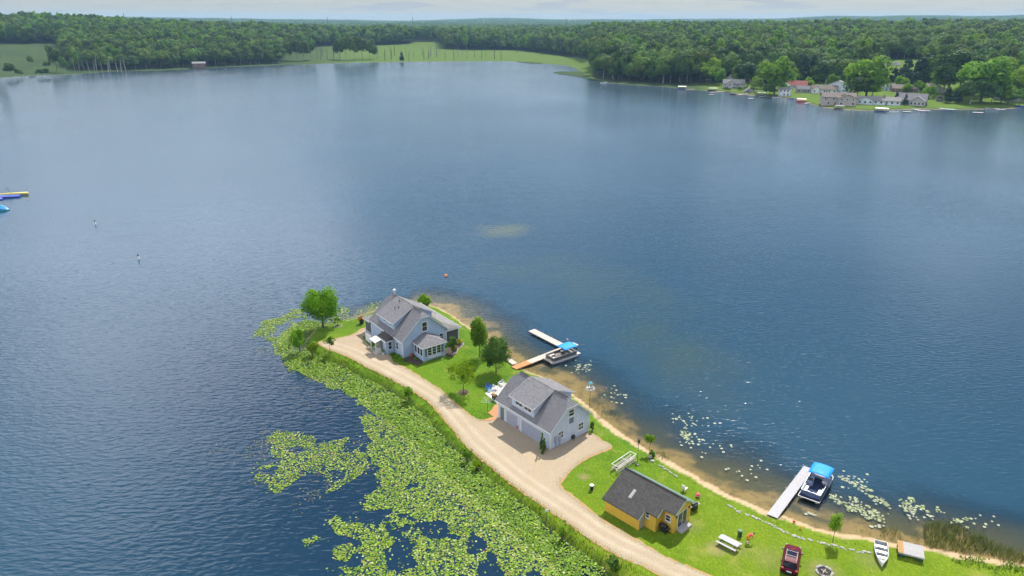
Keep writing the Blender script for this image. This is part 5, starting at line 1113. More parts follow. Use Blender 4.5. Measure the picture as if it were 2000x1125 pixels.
grill('black grill with pale side shelves behind the yellow cottage', 1355, 996, LAND_Z, R(30), 'black', 'dock_white')
grill('dark grill standing against the front of the yellow cottage', 1296.5, 1039, LAND_Z, R(130), 'black', 'steel_dark')
# white chair, ball, toys
q = gp(1336.5, 959, LAND_Z); wc = thing('patio_chair', 'white plastic chair on the grass behind the yellow cottage', 'chair', (q.x, q.y, LAND_Z), R(40))
MB().bx(-.27, .27, -.27, .27, .4, .45).build('seat', M['white'], wc); MB().bx(-.3, -.24, -.27, .27, .46, .95).build('backrest', M['white'], wc)
for x in (-.24, .24):
    for y in (-.24, .24): MB().bx(x - .03, x + .03, y - .03, y + .03, 0, .4).build('leg', M['white'], wc)
for s_ in (-1, 1): MB().bx(-.25, .28, s_ * .29 - .03, s_ * .29 + .03, .62, .66).build('arm', M['white'], wc)
def ball(name, label, cat, px, py, r_, mat, z=LAND_Z, band=None):
    q = gp(px, py, z); t = thing(name, label, cat, (q.x, q.y, z)); MB().lathe([(max(.001, r_ * math.sin(math.pi * k / 10)), r_ - r_ * math.cos(math.pi * k / 10)) for k in range(11)], 16).build('shell', M[mat], t, True)
    if band: MB().lathe([(r_ * 1.0, r_ * .9), (r_ * 1.02, r_), (r_ * 1.0, r_ * 1.1)], 16).build('band', M[band], t)
    return t
ball('ball', 'pink play ball on the grass behind the yellow cottage', 'ball', 1363, 971, .3, 'pink', band='white')
ball('ball', 'small red ball at the water edge right of the straight dock', 'ball', 1550.5, 1021, .17, 'red', .25)
def toy_bucket(label, px, py, mat, z):
    q = gp(px, py, z); t = thing('toy_bucket', label, 'toy', (q.x, q.y, z)); MB().lathe([(.12, 0), (.18, .3), (.16, .3), (.1, .03)], 12).build('bucket', M[mat], t); MB().tube([(.17 * math.cos(a), 0, .3 + .16 * math.sin(a)) for a in [math.pi * k / 8 for k in range(9)]], .012, 5, False).build('handle', M[mat], t)
toy_bucket('yellow toy bucket on the grass strip above the beach', 1563, 1034, 'yellow', .5)
# mailbox-like white sign on the bank
q = gp(1067.5, 1013, LAND_Z); sg = thing('sign', 'small blank white sign on a thin post on the weedy bank', 'sign', (q.x, q.y, LAND_Z - .1), R(10))
MB().tube([(0, 0, -.2), (0, 0, 1.1)], .025, 6).build('post', M['steel_dark'], sg); MB().bx(-.2, .2, -.025, .025, 1.1, 1.5).build('panel', M['white'], sg)
# flower pots by the house and garage
def pot(label, px, py, mat, leaf, z=LAND_Z, s_=1.):
    q = gp(px, py, z); t = thing('flower_pot', label, 'pot', (q.x, q.y, z)); MB().lathe([(.16 * s_, 0), (.24 * s_, .34 * s_), (.2 * s_, .34 * s_), (.18 * s_, .3 * s_)], 12).build('pot', M[mat], t)
    o = bpy.data.objects.new('plant', crown_mesh('pot_plant', int(px), .32 * s_, .26 * s_, .52 * s_, 7, 130, .13 * s_, M[leaf], (.4, .6))); col.objects.link(o); o.parent = t
M['leaf_flower'] = leaf_mat('orange_flowers', (.30, .05, .01), (.55, .22, .02)); M['leaf_gold'] = leaf_mat('golden_flowers', (.40, .30, .01), (.62, .48, .02))
pot('pot of orange flowers at the far corner of the blue grey house', 706.5, 632, 'steel_dark', 'leaf_flower', s_=2.2)
pot('red pot with a small plant between the garage doors', 1011.5, 838, 'red', 'leaf_flower', s_=1.1)
pot('white pot with plants at the foot of the entry steps', 749, 692.5, 'white', 'leaf_mid', s_=1.3)
# buoys, birds, rafts on the water
def buoy(label, px, py):
    q = gp(px, py, 0); t = thing('marker_buoy', label, 'buoy', (q.x, q.y, 0)); MB().lathe([(.2, -.3), (.22, .1), (.2, .9)], 12).build('base', M['white'], t, True); MB().lathe([(.202, .9), (.2, 1.05), (.1, 1.45), (.02, 1.5)], 12).build('top', M['black'], t, True)
buoy('black and white marker buoy nearest the left edge of the lake', 186.5, 439); buoy('black and white marker buoy closer to the lily pads', 271, 507)
ball('mooring_buoy', 'round orange buoy floating beyond the blue grey house', 'buoy', 871, 542, .42, 'orange', -.25, 'white')
def bird(label, px, py, z, s_, rz):
    q = gp(px, py, z); t = thing('bird', label, 'bird', q, rz); b = MB().tube([(-.32 * s_, 0, 0), (-.1 * s_, 0, 0), (.15 * s_, 0, .02 * s_), (.3 * s_, 0, .03 * s_), (.4 * s_, 0, .01 * s_)], [.02 * s_, .08 * s_, .1 * s_, .06 * s_, .01 * s_], 8); b.build('body', M['black'], t, True)
    for k in (-1, 1): MB().slab([(.14 * s_, k * .06 * s_, .03 * s_), (.16 * s_, k * .4 * s_, .3 * s_), (.02 * s_, k * .75 * s_, .2 * s_), (-.12 * s_, k * .4 * s_, .26 * s_), (-.1 * s_, k * .06 * s_, .02 * s_)], .012 * s_).build('wing', M['black'], t)
bird('dark bird flying low over the middle of the lake', 719.5, 229, 12, 1.3, 1.0); bird('dark bird flying in front of the far marsh', 1009, 102, 30, 2.4, 2.2)
q = gp(-14, 411, 0); t = thing('water_blob', 'teal and blue inflatable water blob at the left edge', 'inflatable', (q.x, q.y, 0), R(5))
for k in range(6):
    xs_ = [-14 + 19 * i / 16 for i in range(17)]; a0, a1 = math.pi * k / 6, math.pi * (k + 1) / 6; V2 = []
    for x in xs_:
        r_ = 1.9 * math.sqrt(max(.0004, 1 - max(0, (x - .5) / 4.6) ** 1.7)) if x > .5 else 1.9
        for a in (a0, (a0 + a1) / 2, a1): V2.append((x, -r_ * 1.15 * math.cos(a), r_ * math.sin(a)))
    b = MB(); b.add(V2, [(i*3+j, (i+1)*3+j, (i+1)*3+j+1, i*3+j+1) for i in range(16) for j in range(2)]); b.build('panel', M['inf_teal' if k % 2 == 0 else 'sky_plastic'], t, True)
q = gp(-4, 387, 0); t = thing('water_trampoline', 'yellow and blue inflatable water trampoline at the left edge', 'inflatable', (q.x, q.y, 0), R(14))
MB().tube([(-1, 2.2, .5), (2, 2.6, .55), (8.5, 3.0, .6)], [.55, .6, .5], 10).build('log', M['inf_yellow'], t, True); MB().tube([(-14, -1.2, .5), (-3, -1.0, .5), (0, -.8, .5)], [.8, .8, .7], 10).build('log', M['inf_yellow'], t, True)
MB().slab([(.4, .6, 1.0), (6.9, .9, .8), (6.9, -.9, .5), (.4, -1.6, .7)], .7).build('slide', M['inf_blue'], t); MB().slab([(-1.6, -1.8, .9), (.6, -.4, .9), (3.0, -3.2, .4), (1.8, -4.0, .3)], .5).build('slide', M['inf_blue'], t)
MB().lathe([(2.2, 0), (2.9, .15), (3.1, .5), (2.9, .85), (2.2, .9), (1.9, .7), (.1, .68)], 20, (-4.6, 1.2, 0)).build('ring', M['vinyl'], t, True)
MB().tube([(1.2, 2.6, .9), (2.4, 2.4, 3.3), (3.6, 2.2, .9)], .05, 5).tube([(2.4, 2.4, 3.3), (2.4, 4.2, .9)], .05, 5).build('ladder_frame', M['black'], t)
# ---------------------------------------------------------------- the far shore: houses
def house_mats():
    for nm, c in (('lavender', (.42, .38, .44)), ('white', (.74, .76, .78)), ('beige', (.44, .38, .33)), ('pale_blue', (.62, .68, .74)), ('teal', (.42, .52, .53)), ('brown', (.22, .14, .10)), ('grey', (.36, .35, .34)), ('dark', (.09, .07, .06)), ('taupe', (.40, .37, .34))):
        M['w_' + nm] = siding(nm + '_lap_siding', c, .22, 'H', .008)
house_mats()
def far_house(name, label, cat, xl, xr, yb, h_wall, h_roof, depth, wall, roof, ridge='x', rz=0., wins=(), wing=None, door=None, chimney=False, ov=.5):
    """xl, xr, yb: left, right and base row of the front wall in the photo; sizes in metres; wins (t, z, w, h) along the front"""
    P = gpf((xl + xr) / 2, yb); rr = math.hypot(P.x, P.y); W = (xr - xl) / F_PX * math.hypot(rr, CAM_H); face = -math.atan2(P.x, P.y)
    t = thing(name, label, cat, (P.x, P.y, P.z - .1), face + R(rz))
    def block(x0, x1, y0, y1, hw, hr, rd_, nm='wall'):
        b = MB(); b.bx(x0, x1, y0, y1, -.6, hw)
        if rd_ == 'x':
            m = (y0 + y1) / 2; b.poly([(x0, y0, hw), (x0, y1, hw), (x0, m, hw + hr - .12)]); b.poly([(x1, y0, hw), (x1, y1, hw), (x1, m, hw + hr - .12)])
        else:
            m = (x0 + x1) / 2; b.poly([(x0, y0, hw), (x1, y0, hw), (m, y0, hw + hr - .12)]); b.poly([(x0, y1, hw), (x1, y1, hw), (m, y1, hw + hr - .12)])
        wo = b.build(nm, M[wall], t); r_ = MB(); th = .22
        if rd_ == 'x':
            e = hr / ((y1 - y0) / 2) * ov; r_.slab([(x0 - ov, y0 - ov, hw - e), (x1 + ov, y0 - ov, hw - e), (x1 + ov, m, hw + hr), (x0 - ov, m, hw + hr)], th); r_.slab([(x1 + ov, y1 + ov, hw - e), (x0 - ov, y1 + ov, hw - e), (x0 - ov, m, hw + hr), (x1 + ov, m, hw + hr)], th)
        else:
            e = hr / ((x1 - x0) / 2) * ov; r_.slab([(x0 - ov, y1 + ov, hw - e), (x0 - ov, y0 - ov, hw - e), (m, y0 - ov, hw + hr), (m, y1 + ov, hw + hr)], th); r_.slab([(x1 + ov, y0 - ov, hw - e), (x1 + ov, y1 + ov, hw - e), (m, y1 + ov, hw + hr), (m, y0 - ov, hw + hr)], th)
        return r_.build('roof', M[roof], t)
    ro = block(-W/2, W/2, 0, depth, h_wall, h_roof, ridge); yf = 0
    if wing:
        wa, wb, out, hw, hr = wing; block(-W/2 + W * wa, -W/2 + W * wb, -out, depth * .5, hw, hr, 'y')
    for a, z, w, h in wins:
        y = -wing[2] if wing and wing[0] < a < wing[1] else 0.
        window(t, (-W/2 + W * a, y), (1, 0), (0, -1), w, h, z, trim=.16, nx=1, ny=1, sill=False)
    if door is not None: leaf_part('door', t, (-W/2 + W * door, -wing[2] if wing and wing[0] < door < wing[1] else 0), (1, 0), (0, -1), 1.1, 2.1, .1, M['slate_paint'], .08)
    if chimney: MB().bx(W * .1, W * .1 + .9, depth * .4, depth * .4 + .9, h_wall, h_wall + h_roof + 1.2).build('chimney', M['w_brown'], ro)
    return t
row = lambda a, b, n, z, w, h: [(a + (b - a) * k / max(1, n - 1), z, w, h) for k in range(n)]
far_house('cottage', 'lavender cottage with two front gables at the left end of the lakeside houses', 'house', 1414, 1451, 173, 4.6, 3.2, 8, 'w_lavender', 'shingle_grey2', 'x', 4, row(.1, .9, 5, 3.0, 1.2, 1.3) + row(.2, .8, 3, .5, 1.6, 1.5), (.12, .55, 2.5, 4.8, 2.6), .72)
far_house('cottage_annex', 'grey roofed annex right behind the lavender cottage', 'house', 1416, 1436, 163, 4.0, 3.6, 7, 'w_lavender', 'shingle_grey2', 'y', 0, [(.5, 2.0, 1.2, 1.2)])
far_house('shed', 'small grey shed with steep roof on the far beach', 'shed', 1456, 1472, 181, 1.6, 2.6, 5, 'w_grey', 'shingle_grey2', 'y', 12, [(.5, .5, .9, .9)], None, .3)
far_house('house', 'house with a broad red shingle roof among the lakeside houses', 'house', 1530, 1571, 174, 3.6, 3.4, 10, 'w_white', 'shingle_red', 'x', -6, row(.12, .88, 5, 1.2, 1.2, 1.2), (.0, .36, 2.2, 3.8, 2.6), .6)
far_house('boathouse', 'white box-like boathouse below the red roofed house', 'boathouse', 1521, 1541, 187, 5.2, 1.2, 7, 'w_white', 'shingle_grey2', 'x', -8, row(.2, .8, 3, 3.2, 1.1, 1.2) + [(.5, .5, 1.0, 1.2)], None, .82)
far_house('house', 'low house with dark grey roof between the red roofed and the white houses', 'house', 1559, 1589, 181, 3.0, 2.4, 8, 'w_lavender', 'shingle', 'x', 8, row(.12, .88, 4, .9, 1.4, 1.2), None, .5)
far_house('house', 'white house with tan roof and front gable behind the beige house', 'house', 1589, 1630, 182, 3.4, 2.8, 9, 'w_white', 'shingle_tan', 'x', 6, row(.1, .9, 5, 1.1, 1.2, 1.2), (.02, .3, 2.0, 3.6, 2.4), .6)
far_house('house', 'tall white two-storey house behind the beige house', 'house', 1618, 1651, 181, 6.2, 3.2, 10, 'w_pale_blue', 'shingle_grey2', 'y', -8, row(.2, .8, 3, 4.0, 1.1, 1.3) + row(.2, .8, 3, 1.2, 1.1, 1.3))
far_house('house', 'beige two-storey house with brown roofs on the stony point', 'house', 1610, 1664, 206, 6.0, 2.6, 10, 'w_beige', 'shingle_tan', 'x', 10, row(.1, .34, 2, 3.8, 1.1, 1.4) + row(.56, .9, 3, 3.9, 1.0, 1.3) + row(.56, .9, 2, 1.0, 1.4, 1.4) + [(.2, 1.0, 1.2, 1.4)], (.46, 1.0, 3.0, 5.8, 2.2), .4)
far_house('house', 'long low white ranch house with dappled roof by the water', 'house', 1682, 1748, 205, 3.4, 2.2, 9, 'w_pale_blue', 'shingle_grey2', 'x', 2, row(.06, .94, 8, 1.3, 1.3, 1.2), (.0, .36, 1.6, 3.6, 2.0), .68, True)
far_house('shed', 'pale teal outbuilding behind the white ranch house', 'shed', 1719, 1743, 177, 3.6, 2.2, 7, 'w_teal', 'shingle_grey2', 'x', 0, row(.3, .7, 2, 1.2, .9, .9), None, .5)
far_house('house', 'brown sided house with bright tan roof behind the gabled house', 'house', 1748, 1787, 180, 3.2, 2.6, 9, 'w_brown', 'shingle_tan', 'x', 12, row(.15, .85, 4, 1.0, 1.2, 1.2), None, .6)
far_house('house', 'taupe house with several gables and a glazed front porch by the water', 'house', 1752, 1799, 205, 3.6, 4.2, 12, 'w_taupe', 'shingle', 'x', -6, row(.58, .94, 4, .9, 1.3, 1.5) + row(.1, .4, 3, 1.0, 1.1, 1.3), (.52, 1.0, 4.0, 3.4, 3.0), .46)
far_house('house', 'house with steep tan hip-like roof beside the big dark tree', 'house', 1807, 1840, 181, 3.2, 4.0, 10, 'w_taupe', 'shingle_tan', 'y', 20, row(.25, .75, 3, 1.0, 1.2, 1.2), None, .5)
far_house('shed', 'small dark brown shed on the lawn right of the gabled house', 'shed', 1830, 1839, 198, 2.6, 1.8, 4, 'w_dark', 'shingle_dark', 'y', 0, [(.3, 1.2, .7, .7)], None, .65)
far_house('house', 'grey house half hidden behind the trees at the right edge', 'house', 1947, 1981, 197, 4.6, 3.2, 9, 'w_grey', 'shingle_grey2', 'x', -10, row(.15, .85, 4, 2.4, 1.2, 1.2) + row(.3, .7, 2, .6, 1.1, 1.1), None, .5)
far_house('house', 'white two-storey house standing alone on the hill meadow', 'house', 1722, 1752, 139, 6.4, 3.4, 10, 'w_white', 'shingle_grey2', 'x', 14, row(.15, .85, 3, 4.2, 1.3, 1.5) + row(.15, .85, 3, 1.2, 1.3, 1.5), None, .5)
far_house('barn', 'pale roofed barn showing above the lime trees at the right', 'barn', 1944, 1962, 131, 4.0, 2.6, 10, 'w_white', 'shingle_grey2', 'x', 0, [(.3, 1.2, 1.4, 1.2)], None, .7)
far_house('boathouse', 'brown boathouse with pale roof on the left far shore', 'boathouse', 379, 400, 132.5, 5.6, 1.8, 9, 'w_brown', 'shingle_grey2', 'x', 0, row(.25, .75, 2, 3.0, 1.2, 1.2), None, .8)

# ---------------------------------------------------------------- the far shore: docks, boats and rafts
def far_frame(px, py): q = gp(px, py, 0); return q, -math.atan2(q.x, q.y)
def far_dock(label, xl, xr, y0_, y1_, w=1.6, mat='wood_grey'):
    a, b_ = gp(xl, y0_, .5), gp(xr, y1_, .5); d = b_ - a; t = thing('dock', label, 'dock', (a.x, a.y, 0), math.atan2(d.y, d.x)); L = d.length; n = max(1, round(L / 3))
    for k in range(n): MB().bx(k * L / n, (k + 1) * L / n - .06, -w/2, w/2, .42, .52).build('deck_section', M[mat], t)
    for k in range(n + 1):
        for s_ in (-1, 1): MB().bx(k * L / n - .06 if k else 0, k * L / n + .06, s_ * w/2 - .06, s_ * w/2 + .06, -1, .7).build('post', M['wood_grey'], t)
def far_boat(label, px, py, L, rz, hull_m, cover=None, lift=False):
    q, f = far_frame(px, py); t = thing('motor_boat', label, 'boat', (q.x, q.y, .0), f + R(rz)); secs = []
    for i in range(7):
        s_ = i / 6; w = .22 * L * .5 * 2 * (1 - max(0, (s_ - .4) / .6) ** 2 * .92) / 1.0 * .5; z0 = .05 + .35 * s_ ** 3
        secs.append([(-L/2 + L * s_, -w, .95 + .15 * s_), (-L/2 + L * s_, -w * .75, z0), (-L/2 + L * s_, w * .75, z0), (-L/2 + L * s_, w, .95 + .15 * s_)])
    loft(secs, 'hull', M[hull_m], t, False); MB().bx(-L * .42, L * .1, -L * .07, L * .07, .98, 1.06).build('cockpit', M['navy_deep'], t)
    MB().slab([(L * .1, -L * .08, 1.05), (L * .1, L * .08, 1.05), (L * .02, L * .08, 1.6), (L * .02, -L * .08, 1.6)], .04, (-1, 0, 0)).build('windscreen', M['glass'], t); MB().bx(-L/2 - .4, -L/2, -.2, .2, .3, 1.3).build('outboard', M['black'], t)
    if cover:
        c = MB(); c.slab([(-L * .45, -L * .16, 2.5), (L * .45, -L * .16, 2.5), (L * .45, 0, 2.9), (-L * .45, 0, 2.9)], .08); c.slab([(L * .45, L * .16, 2.5), (-L * .45, L * .16, 2.5), (-L * .45, 0, 2.9), (L * .45, 0, 2.9)], .08); co = c.build('canopy', M[cover], t)
        for x in (-.42, .42):
            for y in (-.15, .15): MB().bx(x * L - .05, x * L + .05, y * L - .05, y * L + .05, -.8, 2.45).build('canopy_post', M['alu'], co)
    return t
def raft(label, px, py, w, d, mat='dock_white'):
    q, f = far_frame(px, py); t = thing('swim_raft', label, 'raft', (q.x, q.y, 0), f + .1); n = 8
    for k in range(n): MB().bx(-w/2 + w * k / n, -w/2 + w * (k + 1) / n - .05, -d/2, d/2, .35, .48).build('plank', M[mat], t)
    for s_ in (-1, 1): MB().tube([(-w/2, s_ * d * .35, .1), (w/2, s_ * d * .35, .1)], .24, 8).build('float', M['steel_dark'], t)
far_dock('small grey dock beside the white boat at the wooded point', 1184, 1201, 162.5, 162); far_boat('white and red boat at the wooded point left of the cottages', 1179, 163, 7, 10, 'white')
far_boat('boat under a white canopy left of the lavender cottage', 1332, 174.5, 8, 5, 'navy', 'alu_white'); far_dock('grey dock right of the white canopied boat', 1340, 1356, 174.5, 174, mat='wood_pale')
far_boat('boat with grey canopy in front of the lavender cottage', 1392, 178, 8, 6, 'char_panel', 'dock_white'); far_dock('pale dock below the lavender cottage', 1387, 1415, 180.5, 178.5, mat='wood_pale')
raft('small raft floating off the lavender cottage', 1390, 186, 4, 3, 'wood_grey'); far_boat('dark boat at the dock left of the grey shed', 1433, 185.5, 7, -8, 'char_panel'); far_dock('long pale dock below the small grey shed', 1440, 1463, 185.5, 182.5, mat='wood_pale')
raft('small pale raft off the far beach', 1466, 193.5, 4, 3); far_boat('boat under a white canopy right of the far beach', 1486, 187, 8, 12, 'navy', 'alu_white'); far_dock('pale dock below the broad dark tree', 1482, 1501, 189.5, 187)
far_boat('cream boat in front of the white boathouse', 1517, 191.5, 7, 10, 'vinyl'); far_boat('tan boat between two docks below the red roofed house', 1532, 191, 6, -12, 'wood_pale'); far_boat('small blue and white boat right of the white boathouse', 1548, 194, 7, 8, 'pale_boat' if 'pale_boat' in M else 'vinyl_grey')
far_dock('pale dock below the red roofed house', 1536, 1556, 189.5, 191.5); far_boat('red boat at the stony point', 1565, 200, 7, 0, 'red', 'red'); far_dock('white dock right of the red boat', 1571, 1582, 202, 200.5, mat='dock_white')
far_boat('dark boat under a grey canopy below the beige house', 1639, 214, 6.5, 0, 'char_panel', 'wood_grey'); far_boat('boat under a big white canopy below the white ranch house', 1722, 219, 9, -14, 'navy', 'alu_white')
far_dock('white dock right of the big white canopy', 1733, 1755, 218.5, 218.5, mat='dock_white'); raft('white raft below the taupe gabled house', 1771, 219.5, 5, 3)
far_dock('white dock below the taupe gabled house', 1784, 1803, 212.5, 217, 2.2, 'dock_white'); raft('wide white raft at the end of the taupe house dock', 1807, 217.5, 6, 3.5); far_dock('pale dock left of the green mat', 1832, 1846, 209.5, 213.5, 2.0, 'dock_white'); raft('pale green floating mat by the lawn', 1854, 214.5, 7, 4, 'mint')
raft('white raft floating off the big lime tree', 1910, 221, 6, 3.5); far_boat('grey pontoon boat at the right far shore', 1938, 214.5, 8, 5, 'alu', None); far_dock('pale dock at the right far shore', 1946, 1964, 214.5, 213.5, mat='dock_white'); far_boat('blue boat at the right edge of the far shore', 1995, 210, 7, 10, 'blue_plastic')
far_dock('old grey dock on the left far shore', 50, 72, 151, 149.5, 2.2); far_boat('small dark boat at the old dock on the left shore', 64, 150.5, 6, 10, 'steel_dark')

# ---------------------------------------------------------------- the far shore: single trees
def far_tree(label, px, yb, kind, width_px, h_px, name='tree', rz=None, cat='tree', group=None):
    P = gpf(px, yb); d = math.hypot(P.x, P.y); cm, tm = kind; w = width_px / F_PX * d; h = h_px / F_PX * d
    bb = [v.co for v in cm.vertices]; cw = max(v.x for v in bb) - min(v.x for v in bb); chh = max(v.z for v in bb)
    return put_tree(name, label, cat, (P.x, P.y, P.z - .2), cm, tm, rz if rz is not None else px * .7, (w / cw, w / cw, h / chh), group)
W_ = WK
far_tree('bright lime round tree left of the lavender cottage', 1388, 164, LIME, 50, 47)
far_tree('dark spreading tree right behind the lavender cottage', 1460, 170, W_[3], 50, 44); far_tree('broad mid green tree with lit crown right of the grey shed', 1512, 184, BRIGHT, 62, 66)
far_tree('yellow green slender tree behind the red roofed house', 1551, 166, LIME, 24, 30); far_tree('dark conifer left behind the red roofed house', 1566, 165, PINE, 26, 52); far_tree('dark conifer behind the white two-storey house', 1584, 163, PINE, 26, 50)
far_tree('dark rounded tree behind the white two-storey house', 1612, 167, W_[0], 46, 48); far_tree('dark rounded tree left of the large light tree', 1643, 168, W_[4], 40, 46); far_tree('large light green tree beside the white ranch house', 1690, 196, BRIGHT, 84, 76); far_tree('dark tree at the foot of the large light tree', 1672, 198, W_[0], 40, 44)
far_tree('dark conifer on the hill below the white house', 1745, 163, PINE, 20, 26); far_tree('dark conifer in front of the hill meadow', 1768, 163, PINE, 26, 42); far_tree('slim dark conifer beside the hill conifer', 1757, 166, PINE, 18, 30); far_tree('dark pine left of the big dark tree', 1792, 170, PINE, 34, 48); far_tree('tall pine behind the steep tan roof', 1806, 168, PINE, 30, 52)
far_tree('big dark tree beside the steep tan roof', 1850, 186, W_[3], 80, 72); far_tree('dark tree merging with the big dark tree', 1872, 184, W_[0], 60, 66); far_tree('big sunlit tree at the water right of the lawn', 1915, 200, BRIGHT, 84, 72); far_tree('lime green tree behind the big sunlit tree', 1952, 186, LIME, 64, 58); far_tree('lime green tree in front of the grey house', 1985, 196, LIME, 52, 52); far_tree('lime tree at the right edge of the photo', 2012, 190, LIME, 60, 66)
far_tree('small conical evergreen left of two on the lawn', 1849, 201, PINE, 20, 26); far_tree('small conical evergreen right of two on the lawn', 1867, 201, PINE, 18, 23); far_tree('small yellow green tree in front of the brown house', 1770, 181, LIME, 18, 17); far_tree('small round tree at the right end of the taupe house', 1800, 203, BRIGHT, 17, 24); far_tree('dark column shrub at the left end of the taupe house', 1749, 203, PINE, 9, 22); far_tree('dark column shrub in front of the taupe house', 1767, 206, PINE, 8, 20)
far_tree('low bushy tree between shed and broad tree', 1478, 180, W_[1], 24, 26); far_tree('single dark tree standing above the right skyline', 1827, 62, W_[0], 16, 20)
for px, w, h, yb in ((663, 22, 36, 116), (676, 26, 42, 117), (692, 28, 44, 117), (708, 26, 42, 116), (722, 22, 36, 116), (732, 14, 24, 115)): far_tree('tree in the clump standing in the far marsh', px, yb, W_[int(px) % 6], w, h, 'marsh_tree', group='clump of trees in the far marsh')
for px, w, h, yb in ((566, 22, 34, 118), (580, 24, 36, 119), (594, 22, 36, 119), (608, 24, 38, 117)): far_tree('tree at the right end of the left far wood', px, yb, W_[int(px) % 6], w, h, 'edge_tree', group='trees at the right end of the left wood')
far_tree('small dark evergreen standing in the far marsh', 785, 120, PINE, 9, 18); far_tree('ragged tree at the shore of the left meadow', 112, 140, W_[1], 22, 42); far_tree('small tree in the left meadow', 62, 131, W_[4], 9, 18); far_tree('tree cut by the left edge of the photo', -2, 152, W_[2], 22, 56)
for px, yb, kd, w, h, lab in ((1440,168,W_[1],30,34,'dark tree just above the lavender cottage'),(1488,172,W_[4],30,36,'dark tree filling the gap left of the broad tree'),(1533,164,W_[2],34,40,'dark tree behind the left end of the red roof'),(1600,166,BRIGHT,30,36,'mid green tree behind the tan roof'),(1657,178,W_[3],30,34,'dark tree tucked left of the large light tree'),(1712,174,BRIGHT,26,24,'light tree behind the pale teal outbuilding'),(1733,170,W_[1],16,14,'dark tree below the hill house'),(1783,176,PINE,20,30,'dark conifer right of the brown house'),(1822,170,W_[5],50,52,'dark tree above the steep tan roof'),(1885,176,W_[2],56,58,'tall dark tree between the big dark and the sunlit tree'),(1930,178,LIME,54,50,'lime tree rising behind the sunlit tree'),(1895,203,W_[0],40,40,'dark low tree at the water left of the sunlit tree'),(1935,204,W_[3],34,34,'dark low tree at the water right of the sunlit tree'),(1968,204,LIME,30,26,'low lime tree in front of the grey house'),(1990,206,W_[1],30,30,'dark low tree at the right edge shore'),(1648,206,W_[4],18,20,'dark round shrub right of the beige house'),(1608,200,W_[1],14,12,'dark round shrub left of the beige house'),(1502,187,W_[3],26,20,'dark shrub at the foot of the broad tree'),(1420,178,W_[1],14,8,'low shrub in front of the lavender cottage'),(1445,177,BRIGHT,12,8,'low green shrub right of the lavender cottage')):
    far_tree(lab, px, yb, kd, w, h)
for px, yb, kd, w, h, lab in ((1404,166,BRIGHT,26,30,'mid green tree between the lime tree and the lavender cottage'),(1474,174,LIME,22,24,'small lime tree above the grey shed'),(1545,172,BRIGHT,18,20,'small green tree beside the red roof'),(1578,172,LIME,20,20,'small lime tree left of the white gable'),(1625,174,BRIGHT,26,26,'green tree rising between the white houses'),(1703,188,LIME,34,28,'lime tree between the ranch house and the outbuilding'),(1758,176,BRIGHT,26,24,'green tree left of the brown house'),(1795,180,LIME,22,20,'small lime tree right of the tan roof'),(1815,192,BRIGHT,24,22,'green tree on the lawn below the steep tan roof'),(1842,180,BRIGHT,44,40,'green tree in front of the big dark tree'),(1878,196,BRIGHT,30,26,'rounded green tree on the lawn left of the sunlit tree'),(1900,186,LIME,50,46,'lime tree behind the low dark tree'),(1955,200,BRIGHT,36,34,'green tree left of the grey house'),(1978,186,BRIGHT,50,48,'green tree behind the grey house'),(1527,178,BRIGHT,20,16,'low green tree left of the boathouse')):
    far_tree(lab, px, yb, kd, w, h)
for px, yb, w, h, lab in ((22,151,16,22,'bushy tree at the shore near the left edge'),(38,150,16,14,'low shrub at the shore of the left meadow'),(84,149,18,13,'low shrub right of the old dock'),(94,136,12,14,'shrub in the middle of the left meadow'),(128,142,18,26,'dark tree at the right end of the left meadow'),(30,128,12,10,'low shrub far back in the left meadow')):
    far_tree(lab, px, yb, W_[px % 6], w, h)
# dead trees standing in the marsh
SNAG = []
for k in range(3):
    rd_ = random.Random(300 + k); b = MB(); b.tube([(0, 0, -.5), (rd_.uniform(-.2, .2), 0, 6), (rd_.uniform(-.6, .6), rd_.uniform(-.4, .4), 13)], [.3, .22, .06], 6)
    for j in range(5): z = rd_.uniform(5, 12); a = rd_.uniform(0, 6.28); b.tube([(0, 0, z), (math.cos(a) * 1.2, math.sin(a) * 1.2, z + .9)], [.08, .02], 4, False)
    o = b.build('snag', M['bark_pale' if k == 1 else 'bark']); SNAG.append(o.data); bpy.data.objects.remove(o)
rd_ = random.Random(8)
for k in range(46):
    px = rd_.choice((rd_.uniform(618, 660), rd_.uniform(735, 905), rd_.uniform(735, 905), rd_.uniform(905, 980))); P = gpf(px, rd_.uniform(106, 119)); s_ = rd_.uniform(.7, 1.5)
    o = bpy.data.objects.new('dead_tree', SNAG[k % 3]); col.objects.link(o); o.location = P; o.scale = (s_ * 1.2, s_ * 1.2, s_); o.rotation_euler = (0, 0, rd_.uniform(0, 6)); tag(o, 'bare dead tree trunk standing in the far marsh', 'dead tree', 'dead trees in the far marsh')
for k in range(12):
    px = 146 + k * 9 + rd_.uniform(-3, 3); P = gpf(px, rd_.uniform(137, 140.5)); s_ = rd_.uniform(.9, 1.35); o = bpy.data.objects.new('dead_tree', SNAG[1]); col.objects.link(o); o.location = P; o.scale = (s_ * 1.2, s_ * 1.2, s_); o.rotation_euler = (rd_.uniform(-.12, .12), rd_.uniform(-.15, .15), 0); tag(o, 'bare pale trunk leaning on the left far shore', 'dead tree', 'bare pale trunks on the left far shore')
